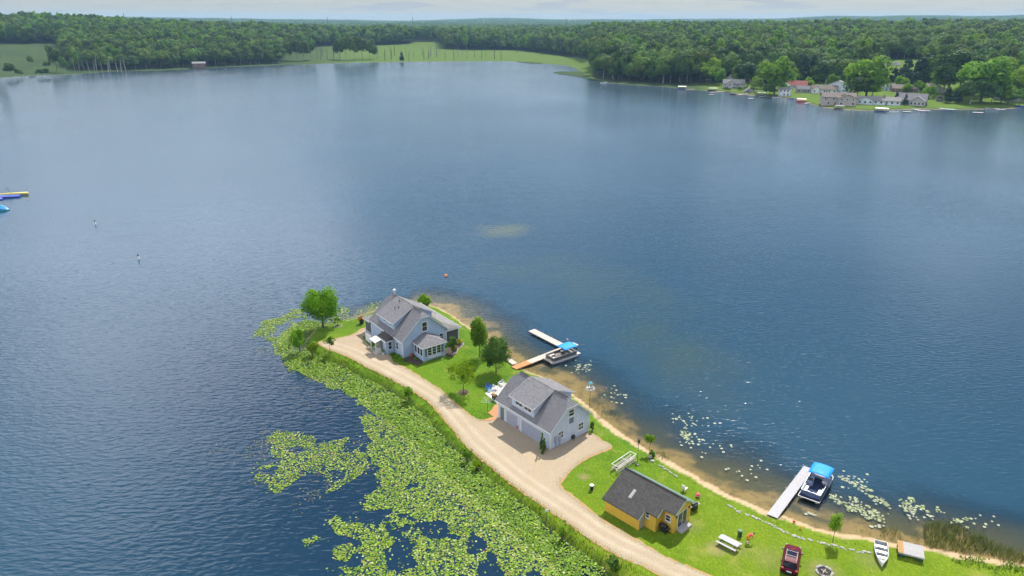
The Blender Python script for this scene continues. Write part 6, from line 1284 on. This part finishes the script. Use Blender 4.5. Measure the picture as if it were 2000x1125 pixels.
# masts on the horizon
for px, top, lab in ((247, 28, 'thin radio mast on the horizon, leftmost of all'), (455, 32, 'thin radio mast on the horizon, second from the left'), (641, 32.5, 'thin radio mast on the horizon, third from the left'), (807, 33, 'thin radio mast on the horizon above the far marsh'), (1106, 36, 'thin radio mast on the horizon, second from the right'), (1637, 37, 'thin radio mast on the horizon above the white houses')):
    az = az_px(px, 60); r_ = 3000.; x, y = r_ * math.sin(az), r_ * math.cos(az); zb = float(far_h(x, y)); zt_ = CAM_H + (HOR_Y - top) / F_PX * r_ * 1.0; t = thing('radio_mast', lab, 'mast', (x, y, zb)); H_ = zt_ - zb
    for k in range(3): a = k * 2.094; MB().tube([(1.6 * math.cos(a), 1.6 * math.sin(a), -1), (.3 * math.cos(a), .3 * math.sin(a), H_)], .35, 5).build('leg', M['steel_dark'], t)
    b = MB()
    for j in range(1, 12): z = H_ * j / 12; w = 1.6 - 1.3 * j / 12; b.tube([(w * math.cos(k * 2.094), w * math.sin(k * 2.094), z) for k in range(4)], .18, 4, False)
    b.build('bracing', M['steel_dark'], t); MB().bx(-2.4, 2.4, -.3, .3, H_ * .8, H_ * .8 + .8).build('cross_arm', M['steel_dark'], t)
# ---------------------------------------------------------------- near trees and shrubs
def near_tree(label, base, top_y, crown_y0, crown_y1, crown_w, kind, seed, nleaf, ls, name='tree', cat='tree', bark='bark', lobes=26, z=LAND_Z, tr=.12, shape='round', lobe=(.26, .42), limbs=6, group=None, spread=(.3, .82)):
    """base pixel of the trunk; crown rows and width in pixels -> metres at that distance"""
    P = gp(base[0], base[1], z); D = math.hypot(math.hypot(P.x, P.y), CAM_H - z); k = D / F_PX; ca_ = math.hypot(P.x, P.y) / D     # vertical foreshortening
    h0_, h1_ = (base[1] - crown_y1) * k / ca_, (base[1] - crown_y0) * k / ca_; rx = crown_w * k / 2; h1_ -= rx * .03; h0_ = max(.0, h0_ - rx * .4)
    cm = crown_mesh('crown', seed, rx * 1.02, (h1_ - h0_) / 2, (h0_ + h1_) / 2, lobes, nleaf, ls, M[kind], lobe, shape, spread); tm = trunk_mesh('trunk', seed + 1, h0_ + (h1_ - h0_) * .55, tr, h1_, M[bark], limbs)
    return put_tree(name, label, cat, (P.x, P.y, z - .02), cm, tm, 0., 1., group)
near_tree('big round bright green tree at the tip of the land', (631, 640), 0, 556, 630, 82, 'leaf_bright', 1, 9500, .28, tr=.22, lobes=64, lobe=(.24, .36), spread=(.4, .68))
near_tree('small bright tree on the lake side behind the blue grey house', (828, 606), 0, 572, 602, 30, 'leaf_bright', 3, 2200, .22, tr=.09)
near_tree('tall mid green tree on the lawn between house and dock', (936.5, 697), 0, 615, 681, 46, 'leaf_mid', 5, 5600, .25, tr=.11, lobes=44, spread=(.3, .72))
near_tree('dark green tree nearest the cedar ramp', (969, 727), 0, 655, 732, 60, 'leaf_deep', 7, 7000, .26, tr=.12, lobes=50, limbs=8, spread=(.3, .72))
near_tree('sparse yellow green young tree in a mulch ring', (905, 767), 0, 691, 757, 64, 'leaf_yellow', 9, 2300, .22, tr=.07, lobes=30, lobe=(.2, .34), limbs=9)
near_tree('slender young tree at the edge of the drive', (645, 690), 0, 655, 674, 20, 'leaf_mid', 11, 700, .2, tr=.04, lobes=14)
near_tree('small ornamental tree in a stone ring near the big round tree', (660, 636), 0, 618, 632, 16, 'leaf_mid', 13, 260, .2, tr=.06, lobes=12, limbs=7)
near_tree('bright green bush on the lily pad side of the tip', (586, 688), 0, 640, 690, 28, 'leaf_bright', 15, 2600, .22, 'bush', 'bush', lobes=26, z=.1)
near_tree('low bright green bush next to the bank at the end of the drive', (610, 694), 0, 664, 695, 26, 'leaf_lime', 17, 1500, .2, 'bush', 'bush', lobes=18, z=.2)
near_tree('young leafy tree on the shore beside the birdhouse pole', (1268, 884), 0, 849, 868, 19, 'leaf_bright', 19, 900, .16, tr=.04, lobes=16)
near_tree('low bush at the foot of the shore tree', (1275, 891), 0, 878, 892, 15, 'leaf_mid', 21, 600, .15, 'bush', 'bush', lobes=12)
near_tree('young willow with pale green crown on the beach', (1626, 1060), 0, 1010, 1043, 24, 'leaf_lime', 23, 1300, .15, tr=.04, lobes=20, z=.5)
near_tree('dark conical arborvitae at the corner of the garage', (1060, 884), 0, 847, 885, 17, 'leaf_deep', 25, 2600, .13, 'arborvitae', 'shrub', lobes=26, shape='cone', lobe=(.3, .42), limbs=0)
near_tree('dark rounded shrub at the lake corner of the garage', (1156.5, 842), 0, 822, 841, 10, 'leaf_deep', 27, 600, .13, 'shrub', 'shrub', lobes=12)
near_tree('dark leafy shrub tree beside the porch of the blue grey house', (884, 690), 0, 654, 688, 22, 'leaf_deep', 29, 1500, .2, 'shrub', 'shrub', lobes=20)
near_tree('golden flowering shrub beside the porch', (898, 672), 0, 660, 672, 12, 'leaf_gold', 31, 400, .14, 'shrub', 'shrub', lobes=10)
near_tree('yellow green bush on the bank beside the middle of the drive', (799, 780), 0, 753, 781, 22, 'leaf_lime', 33, 1500, .16, 'bush', 'bush', lobes=18, z=.4)
near_tree('dark tufted bush on the bank opposite the garage', (913, 897), 0, 878, 898, 20, 'leaf_mid', 35, 900, .16, 'bush', 'bush', lobes=14, z=.4)
near_tree('yellow green bush on the bank below the garage', (932, 912), 0, 897, 913, 18, 'leaf_yellow', 37, 800, .15, 'bush', 'bush', lobes=14, z=.4)
near_tree('reddish tipped bush on the bank right of the sign', (1098, 1050), 0, 1030, 1050, 16, 'leaf_mid', 39, 700, .15, 'bush', 'bush', lobes=12, z=.4)
near_tree('dark weedy bush at the bottom of the bank', (1196, 1112), 0, 1090, 1112, 26, 'leaf_deep', 41, 1100, .16, 'bush', 'bush', lobes=14, z=.3)
for k, (px, py, w, m_) in enumerate(((768, 695, 14, 'leaf_mid'), (776, 699, 16, 'leaf_mid'), (783, 703, 10, 'leaf_bright'), (804, 697, 9, 'leaf_flower'), (812, 704, 8, 'leaf_mid'), (842, 687, 12, 'leaf_bright'), (890, 683, 10, 'leaf_flower'))):
    near_tree(('low hosta clump beside the entry steps', 'larger hosta clump by the corner of the house', 'pale clump at the front corner of the house', 'red flowering clump between house corner and sun room', 'small green clump beside the sun room', 'trailing plants in the sun room flower box', 'pink flowering clump below the porch')[k], (px, py), 0, py - (7 if k != 5 else 4), py + 1, w, m_, 60 + k, 260, .15, 'garden_plant', 'plant', lobes=8, z=LAND_Z + (.1 if k != 5 else 1.1), limbs=0, tr=.02)
# mulch beds
for nm, pts in (('mulch_bed', [(788,703),(800,693),(820,688),(826,706),(818,713),(800,708)]), ('mulch_bed', [(869,692),(873,680),(890,672),(904,668),(903,676),(893,682),(892,690),(880,696)])):
    structure(sheet(nm, smooth_poly(P2(pts, LAND_Z + .06), .2, .03, 3), LAND_Z + .055, M['mulch']))
q = gp(905, 766, LAND_Z); structure(sheet('mulch_bed', [Vector((q.x + .85 * math.cos(a), q.y + .85 * math.sin(a))) for a in [k * .3142 for k in range(20)]], LAND_Z + .055, M['mulch']))
stone_row('small pale stones edging the flower bed below the porch', [(874,693),(884,692),(892,689),(894,682),(903,676),(905,669)], LAND_Z, .3, 12, .04, .1)
rt_ = gp(660, 637, LAND_Z); rgt = thing('planter_ring', 'ring of pale stones around the small ornamental tree', 'planter', (rt_.x, rt_.y, LAND_Z))
for k in range(14): a = k * 2 * math.pi / 14; place_rock(rgt, (.75 * math.cos(a), .75 * math.sin(a), .05), a + 1.57, .8, ROCK[k % 5])

# ---------------------------------------------------------------- lily pads
def in_poly(X, Y, poly):
    ins = np.zeros(X.shape, bool); n = len(poly)
    for i in range(n):
        a, b_ = poly[i], poly[(i+1) % n]
        if a[1] != b_[1]: ins ^= ((a[1] > Y) != (b_[1] > Y)) & (X < (b_[0] - a[0]) * (Y - a[1]) / (b_[1] - a[1]) + a[0])
    return ins
def pad_mat():
    t = NT('lily_pads'); c = t.attr('tint', False); n = t.noise(11, 3, .6)
    return t.set(base=t.mix(t.ramp(n, .35, .7, 0, .35), c, (.05, .10, .01)), rough=.5, spec=.18)
M['pad'] = pad_mat()
def pads(name, label, X, Y, r0, r1, lift, tilt, cols, wts, seed):
    r_ = np.random.default_rng(seed); n = len(X); rad = r_.uniform(r0, r1, n); rot = r_.uniform(0, 6.28, n); tx, ty = r_.normal(0, 1, n) * tilt, r_.normal(0, 1, n) * tilt; z0 = .012 + r_.random(n) * lift
    K = 7; ang = np.linspace(.25, 2 * math.pi - .25, K); Vx = X[:, None] + np.c_[np.zeros(n), np.cos(ang + rot[:, None]) * rad[:, None] * r_.uniform(.9, 1.08, (n, K))]; Vy = Y[:, None] + np.c_[np.zeros(n), np.sin(ang + rot[:, None]) * rad[:, None] * .94]
    dx, dy = Vx - X[:, None], Vy - Y[:, None]; Vz = np.maximum(z0[:, None] + dx * np.tan(tx)[:, None] + dy * np.tan(ty)[:, None] + np.c_[np.zeros(n), np.full((n, K), 1.)] * (rad * .10)[:, None] * (lift > .03), .008)
    V3 = np.stack([Vx, Vy, Vz], -1).reshape(-1, 3); base = np.arange(n)[:, None] * (K + 1)
    F3 = np.concatenate([np.concatenate([base, base + k + 1, base + k + 2], 1) for k in range(K - 1)])
    C_ = np.array(cols)[r_.choice(len(cols), n, p=wts)] * r_.uniform(.6, 1.3, (n, 1))
    o = mesh_np(name, V3, F3, M['pad'], attrs=dict(tint=np.repeat(C_, K + 1, 0))); return tag(o, label, 'lily pads', kind='stuff')
PADC = [(.10, .215, .004), (.175, .29, .008), (.265, .345, .03), (.40, .44, .18), (.32, .20, .04), (.045, .115, .005)]
BED = [(497,640),(512,628),(545,618),(565,607),(585,604),(605,625),(640,636),(612,648),(600,664),(602,684),(618,697),(634,706),(666,714),(705,737),(740,752),(773,771),(803,792),(829,813),(853,839),(879,867),(907,895),(931,914),(960,938),(990,962),(1035,997),(1060,1018),(1095,1049),(1130,1076),(1165,1101),(1200,1130),(1240,1165),(700,1175),(655,1125),(625,1075),(600,1048),(620,1038),(665,1075),(700,1060),(640,1025),(655,1010),(700,1015),(735,1030),(760,1005),(720,985),(715,965),(735,950),(728,915),(715,890),(720,860),(710,830),(700,800),(690,775),(655,765),(610,745),(590,730),(565,725),(550,735),(545,715),(555,700),(530,690),(510,685),(530,670),(505,660)]
BED2 = [(515,855),(540,843),(580,842),(620,855),(640,870),(680,850),(700,870),(720,895),(720,915),(690,935),(660,955),(630,960),(650,930),(600,920),(570,945),(535,968),(510,940),(500,915),(530,905),(520,880)]
def fill(poly_px, dens, seed, ragged=.9, holes=.0, hs=3.0, zone=None):
    P = [gp(x, y, 0).to_2d() for x, y in poly_px]; r_ = np.random.default_rng(seed); xs, ys = [p.x for p in P], [p.y for p in P]; n = int((max(xs) - min(xs)) * (max(ys) - min(ys)) * dens)
    X, Y = r_.uniform(min(xs), max(xs), n), r_.uniform(min(ys), max(ys), n); Xj = X + (fbm(X, Y, 2.2, seed + 1) - .5) * 2 * ragged; Yj = Y + (fbm(X, Y, 2.2, seed + 2) - .5) * 2 * ragged
    m = in_poly(Xj, Yj, P)
    if holes: m &= fbm(X, Y, hs, seed + 3) > holes
    return X[m], Y[m]
X, Y = fill(BED, 36, 11, 1.5, .31, 3.2); Xb, Yb = fill(BED, 24, 12, .6, .2, 3.2); sb_, _q = shore_sd(Xb, Yb); kb = sb_ > -5.5; X, Y = np.r_[X, Xb[kb]], np.r_[Y, Yb[kb]]; sdx, _s = shore_sd(X, Y); k = sdx < .15; X, Y, sdx = X[k], Y[k], sdx[k]
near = sdx > -5.0 + (fbm(X, Y, 5, 3) - .5) * 5
# thin the bed out towards the open water at the near end, as gaps between the pads
gap = (sdx < -6) & (fbm(X, Y, 4.5, 71) > .60 - .05 * sstep(-6, -20, sdx)); 
X1, Y1 = X[~near & ~gap], Y[~near & ~gap]
pads('lily_pads', 'carpet of floating lily pads along the left bank', X1, Y1, .05, .15, .05, .14, PADC, [.24, .31, .24, .11, .03, .07], 1)
pads('spatterdock', 'dense green upright lily leaves crowding the left bank', X[near], Y[near], .06, .16, .14, .22, PADC, [.42, .36, .10, .03, .01, .08], 2)
X, Y = fill(BED2, 25, 21, 1.3, .38, 2.6); pads('lily_pads', 'separate island of lily pads left of the main carpet', X, Y, .05, .145, .04, .12, PADC, [.16, .33, .31, .12, .05, .03], 3)
LOOSE = ([(560,735),(600,740),(650,765),(690,790),(690,810),(640,800),(590,790),(570,770)], [(490,860),(520,840),(560,845),(520,900),(500,960),(480,940),(470,890)], [(380,885),(440,850),(500,850),(520,900),(480,960),(430,930)], [(600,920),(650,930),(640,975),(600,985),(580,950)], [(560,965),(700,955),(720,985),(640,1010),(580,1000)])
for j, (pl, dn) in enumerate(zip(LOOSE, (1.6, 1.6, .5, 1.8, .5))):
    X, Y = fill(pl, dn * 2.4, 31 + j, 1.5, .52, 2.0); pads('drifting_leaves', ('brown drifting leaves off the narrow part of the lily carpet', 'brown drifting leaves at the left end of the pad island', 'thin drift of brown leaves on the open water at the left', 'brown leaves between the pad island and the main carpet', 'few brown leaves in the dark gap below the pad island')[j], X, Y, .06, .13, .0, .02, [(.13, .10, .07), (.2, .15, .1), (.10, .12, .05), (.2, .19, .1)], [.4, .25, .2, .15], 40 + j)
X, Y = fill([(688,620),(700,604),(728,590),(765,588),(765,599),(735,604),(712,614)], 5, 51, .8, .45, 2.); pads('lily_pads', 'pale lily pads off the tip behind the blue grey house', X, Y, .1, .17, .02, .1, PADC, [.1, .2, .3, .35, .0, .05], 6)
X, Y = fill([(640,632),(655,603),(675,598),(690,606),(680,620),(664,628)], 11, 53, .8, .38, 2.); pads('lily_pads', 'lily pads behind the small ornamental tree', X, Y, .11, .18, .06, .2, PADC, [.2, .25, .25, .25, .0, .05], 7)
X, Y = fill(BED, 2.2, 77, 4.2, .3, 3.); X2, Y2 = fill(BED2, 2.6, 78, 3.4, .3, 3.); X, Y = np.r_[X, X2], np.r_[Y, Y2]; sq, _q = shore_sd(X, Y); m = sq < -3; pads('loose_lily_pads', 'loose lily pads thinning out around the edges of the lily carpet', X[m], Y[m], .05, .14, .0, .03, PADC, [.1, .25, .25, .15, .2, .05], 55)
EASTP = [(.26, .29, .16), (.33, .35, .22), (.25, .29, .13), (.20, .26, .06)]
EMAT = ([(1624,957),(1640,962),(1668,972),(1690,985),(1720,1000),(1728,1018),(1700,1022),(1668,1008),(1640,990),(1622,975)], [(1630,930),(1650,945),(1690,965),(1725,985),(1745,1000),(1735,985),(1700,955),(1660,935)], [(1755,975),(1780,968),(1792,985),(1785,1005),(1765,1000)], [(1695,965),(1730,980),(1760,1005),(1745,1008),(1715,992)], [(1798,985),(1815,992),(1820,1003),(1802,1000)], [(1826,988),(1845,995),(1852,1003),(1830,1002)], [(1855,1010),(1890,1012),(1895,1018),(1868,1020)], [(1325,835),(1340,832),(1352,852),(1345,866),(1330,856)])
for j, pl in enumerate(EMAT):
    X, Y = fill(pl, 11, 61 + j, .5, .42, 1.6); pads('lily_pads', ('pale lily pads right of the navy pontoon boat, lower drift', 'pale lily pads right of the navy pontoon boat, upper drift', 'round patch of pale lily pads in the middle right shallows', 'thin drift of pale lily pads between the two larger patches', 'small pale pad patch right of the round patch', 'small pale pad patch third from the right', 'thin pale pad patch farthest right', 'pale lily pad patch off the garage shore')[j], X, Y, .12, .2, .01, .04, EASTP, [.4, .3, .2, .1], 80 + j)
pm = MB(); a_ = [(math.cos(.3 + k * .81) , math.sin(.3 + k * .81), .012) for k in range(8)]; pm.add([(0, 0, .012)] + a_, [(0, k + 1, k + 2) for k in range(7)]); po_ = pm.build('lily_pad', worn('pale_lily_pad', (.29, .31, .19), .5, .25, 2)); PADME = po_.data; bpy.data.objects.remove(po_)
rd_ = random.Random(66)
for (cx_, cy_, rx_, ry_, n), where_ in zip(((1135, 718, 24, 11, 34), (1205, 772, 34, 16, 22), (1340, 822, 42, 14, 30), (1350, 858, 30, 14, 16), (1400, 880, 40, 16, 12), (1665, 940, 34, 16, 26), (1780, 1010, 60, 14, 14), (1900, 1020, 60, 18, 12), (1470, 920, 40, 26, 14), (1585, 1003, 10, 6, 8), (1720, 1028, 12, 3, 7)), ('just right of the charcoal pontoon boat', 'in the open water right of the teal capped pole', 'far off the garage shore', 'right of the pad patch off the garage shore', 'off the short stone border', 'just right of the navy pontoon boat', 'beyond the reeds in the middle right shallows', 'in the far right shallows', 'left of the straight dock', 'under the bow of the navy pontoon boat', 'near the thin reeds left of the rowboat')):
    for k in range(n):
        q = gp(cx_ + rd_.gauss(0, .5) * rx_, cy_ + rd_.gauss(0, .5) * ry_, 0); o = bpy.data.objects.new('lily_pad', PADME); col.objects.link(o); s_ = rd_.uniform(.11, .26); o.location = (q.x, q.y, .002); o.scale = (s_, s_ * rd_.uniform(.7, 1), 1); o.rotation_euler = (0, 0, rd_.uniform(0, 6.28)); tag(o, 'single pale lily pad floating ' + where_, 'lily pad', 'single lily pads ' + where_)

# ---------------------------------------------------------------- grasses, reeds and ground cover
def blade_mat():
    t = NT('grass_blades'); c = t.attr('tint', False); t.set(base=c, rough=.6, spec=.25); tl = t.n.new('ShaderNodeBsdfTranslucent'); t.l.new(c, tl.inputs[0]); mx = t.n.new('ShaderNodeMixShader'); mx.inputs[0].default_value = .3
    t.l.new(t.p.outputs[0], mx.inputs[1]); t.l.new(tl.outputs[0], mx.inputs[2]); t.l.new(mx.outputs[0], t.out.inputs[0]); return t.m
M['blade'] = blade_mat()
def blades(name, label, X, Y, Z, h0_, h1_, w, lean, cols, wts, seed, cat='grass', hmul=None):
    r_ = np.random.default_rng(seed); n = len(X); h = r_.uniform(h0_, h1_, n) * (hmul if hmul is not None else 1); a = r_.uniform(0, 6.28, n); l = r_.uniform(.1, 1, n) * lean * h; b_ = a + r_.uniform(-1.2, 1.2, n); ww = w * r_.uniform(.6, 1.4, n)
    dx, dy = np.cos(a) * ww, np.sin(a) * ww; lx, ly = np.cos(b_) * l, np.sin(b_) * l
    V3 = np.stack([np.c_[X - dx, Y - dy, Z - .05], np.c_[X + dx, Y + dy, Z - .05], np.c_[X + dx * .7 + lx * .4, Y + dy * .7 + ly * .4, Z + h * .6], np.c_[X - dx * .1 + lx, Y - dy * .1 + ly, Z + h]], 1).reshape(-1, 3)
    C_ = np.array(cols)[r_.choice(len(cols), n, p=wts)] * r_.uniform(.7, 1.3, (n, 1))
    o = mesh_np(name, V3, np.arange(4 * n).reshape(n, 4), M['blade'], attrs=dict(tint=np.repeat(C_, 4, 0))); return tag(o, label, cat, kind='stuff')
GRASSC = [(.10, .19, .012), (.15, .23, .015), (.22, .26, .03), (.055, .11, .012), (.28, .16, .04)]
WB = [p for p in PX_W[1:]]; DL = [gp(x, y, LAND_Z).to_2d() for x, y in DRIVE_L]
strip = [(p.x, p.y) for p in WB] + [(p.x, p.y) for p in DL[::-1]]
r_ = np.random.default_rng(5); xs, ys = [p[0] for p in strip], [p[1] for p in strip]; n = 150000; X, Y = r_.uniform(min(xs), max(xs), n), r_.uniform(min(ys), max(ys), n); s_d, _s = shore_sd(X, Y)
cl_ = fbm(X, Y, 1.6, 13); lim = 2.3 + (fbm(X, Y, 6, 14) - .5) * 1.2
m = (s_d > .02) & (s_d < lim) & (_s == 2) & in_poly(X, Y, [(a, b_) for a, b_ in strip]) & (cl_ > .30); X, Y, s_d, cl_ = X[m][:26000], Y[m][:26000], s_d[m][:26000], cl_[m][:26000]
Z = LAND_Z * sstep(0, 1, s_d / .7 * .92 + .08)
blades('bank_grass', 'rough grasses and weeds on the bank between drive and lily pads', X, Y, Z, .14, .5, .035, .6, GRASSC, [.33, .3, .2, .12, .05], 7, hmul=.45 + 1.3 * np.clip(cl_ - .3, 0, .5))
def reed_patch(name, label, poly_px, dens, seed, h0_, h1_, cols, wts, z=-.15, holes=.4, w=.02, hs=2.2):
    X, Y = fill(poly_px, dens, seed, .8, holes, hs); blades(name, label, X, Y, np.full(len(X), z), h0_, h1_, w, .35, cols, wts, seed, 'reeds')
REEDC = [(.16, .21, .035), (.23, .235, .06), (.10, .155, .028), (.30, .25, .10)]
reed_patch('reeds', 'green brown reeds in the shallows right of the wooden platform', [(1806,1026),(1850,1022),(1905,1042),(1960,1066),(2010,1085),(2010,1106),(1950,1092),(1880,1080),(1806,1066)], 54, 91, .5, 1.15, REEDC, [.44, .14, .38, .04], -.12, .33, .024)
reed_patch('reeds', 'thin tan reeds between the rowboat and the wooden platform', [(1715,1030),(1760,1035),(1800,1040),(1800,1058),(1750,1056),(1712,1050)], 32, 92, .4, .95, REEDC, [.3, .35, .2, .15], -.12, .44)
reed_patch('reeds', 'sparse tan reeds left of the rowboat', [(1665,1025),(1700,1030),(1705,1048),(1668,1042)], 16, 93, .4, .85, REEDC, [.2, .4, .15, .25], -.1, .45)
reed_patch('reeds', 'sparse reeds in the middle right shallows', [(1755,1010),(1800,1012),(1850,1022),(1850,1034),(1790,1030),(1750,1025)], 13, 94, .4, .9, REEDC, [.4, .2, .3, .1], -.25, .5)
reed_patch('reeds', 'thin reeds in the shallows behind the garage', [(1150,772),(1180,788),(1215,812),(1215,830),(1180,815),(1150,792)], 12, 95, .35, .8, REEDC, [.25, .3, .25, .2], -.12, .42)
reed_patch('reeds', 'tuft of reeds below the young shore tree', [(1280,876),(1300,884),(1312,900),(1300,903),(1280,892)], 26, 96, .4, .9, REEDC, [.3, .25, .3, .15], -.05, .3)
reed_patch('reeds', 'thin reeds beside the cedar ramp', [(1018,722),(1040,715),(1062,722),(1075,738),(1050,735),(1030,728)], 12, 97, .3, .6, REEDC, [.25, .35, .2, .2], -.1, .4)
X, Y = fill([(1855,1088),(1900,1090),(1960,1103),(2020,1116),(2020,1150),(1960,1150),(1900,1120),(1860,1105)], 30, 98, .6, .42, 1.8); blades('ground_cover', 'bright leafy ground cover at the lower right shore', X, Y, np.full(len(X), LAND_Z - .1), .12, .4, .07, .8, [(.12, .24, .015), (.20, .28, .03), (.07, .14, .012)], [.5, .3, .2], 99, 'plants')
ED = P2([(1265,886),(1300,905),(1340,926),(1385,950),(1425,973),(1465,991),(1500,1010),(1530,1022),(1570,1040),(1620,1054),(1680,1066),(1720,1072),(1700,1080),(1640,1066),(1560,1046),(1500,1023),(1440,996),(1400,975),(1340,940),(1290,912)], LAND_Z)
X, Y = fill([(1265,889),(1300,907),(1340,929),(1385,954),(1425,976),(1465,994),(1500,1012),(1530,1025),(1570,1042),(1620,1056),(1680,1068),(1720,1074),(1700,1081),(1640,1068),(1560,1049),(1500,1027),(1440,1000),(1400,979),(1340,944),(1290,916)], 26, 101, .5, .34, 1.2)
sx, _s = shore_sd(X, Y); m = sx > 1.7; X, Y, sx = X[m], Y[m], sx[m]; blades('shore_grass', 'longer grass fringe between the beach and the stone border', X, Y, LAND_Z * sstep(0, 1, sx / 3.2 * .92 + .08), .06, .22, .03, .7, GRASSC, [.3, .35, .2, .12, .03], 102)
# ---------------------------------------------------------------- the air over the lake
hz = MB().bx(-11800, 11800, -320, 13600, -6.0, max(75., float(ZF.max()) + 45)).build('haze', None)
tag(hz, kind='stuff')
hm = bpy.data.materials.new('haze'); hm.use_nodes = True; hm.node_tree.nodes.clear()
ho = hm.node_tree.nodes.new('ShaderNodeOutputMaterial'); hv = hm.node_tree.nodes.new('ShaderNodeVolumePrincipled')
hv.inputs['Color'].default_value = (.42, .68, .95, 1); hv.inputs['Density'].default_value = HAZE; hv.inputs['Anisotropy'].default_value = .0
hm.node_tree.links.new(hv.outputs[0], ho.inputs['Volume']); hz.data.materials.append(hm)
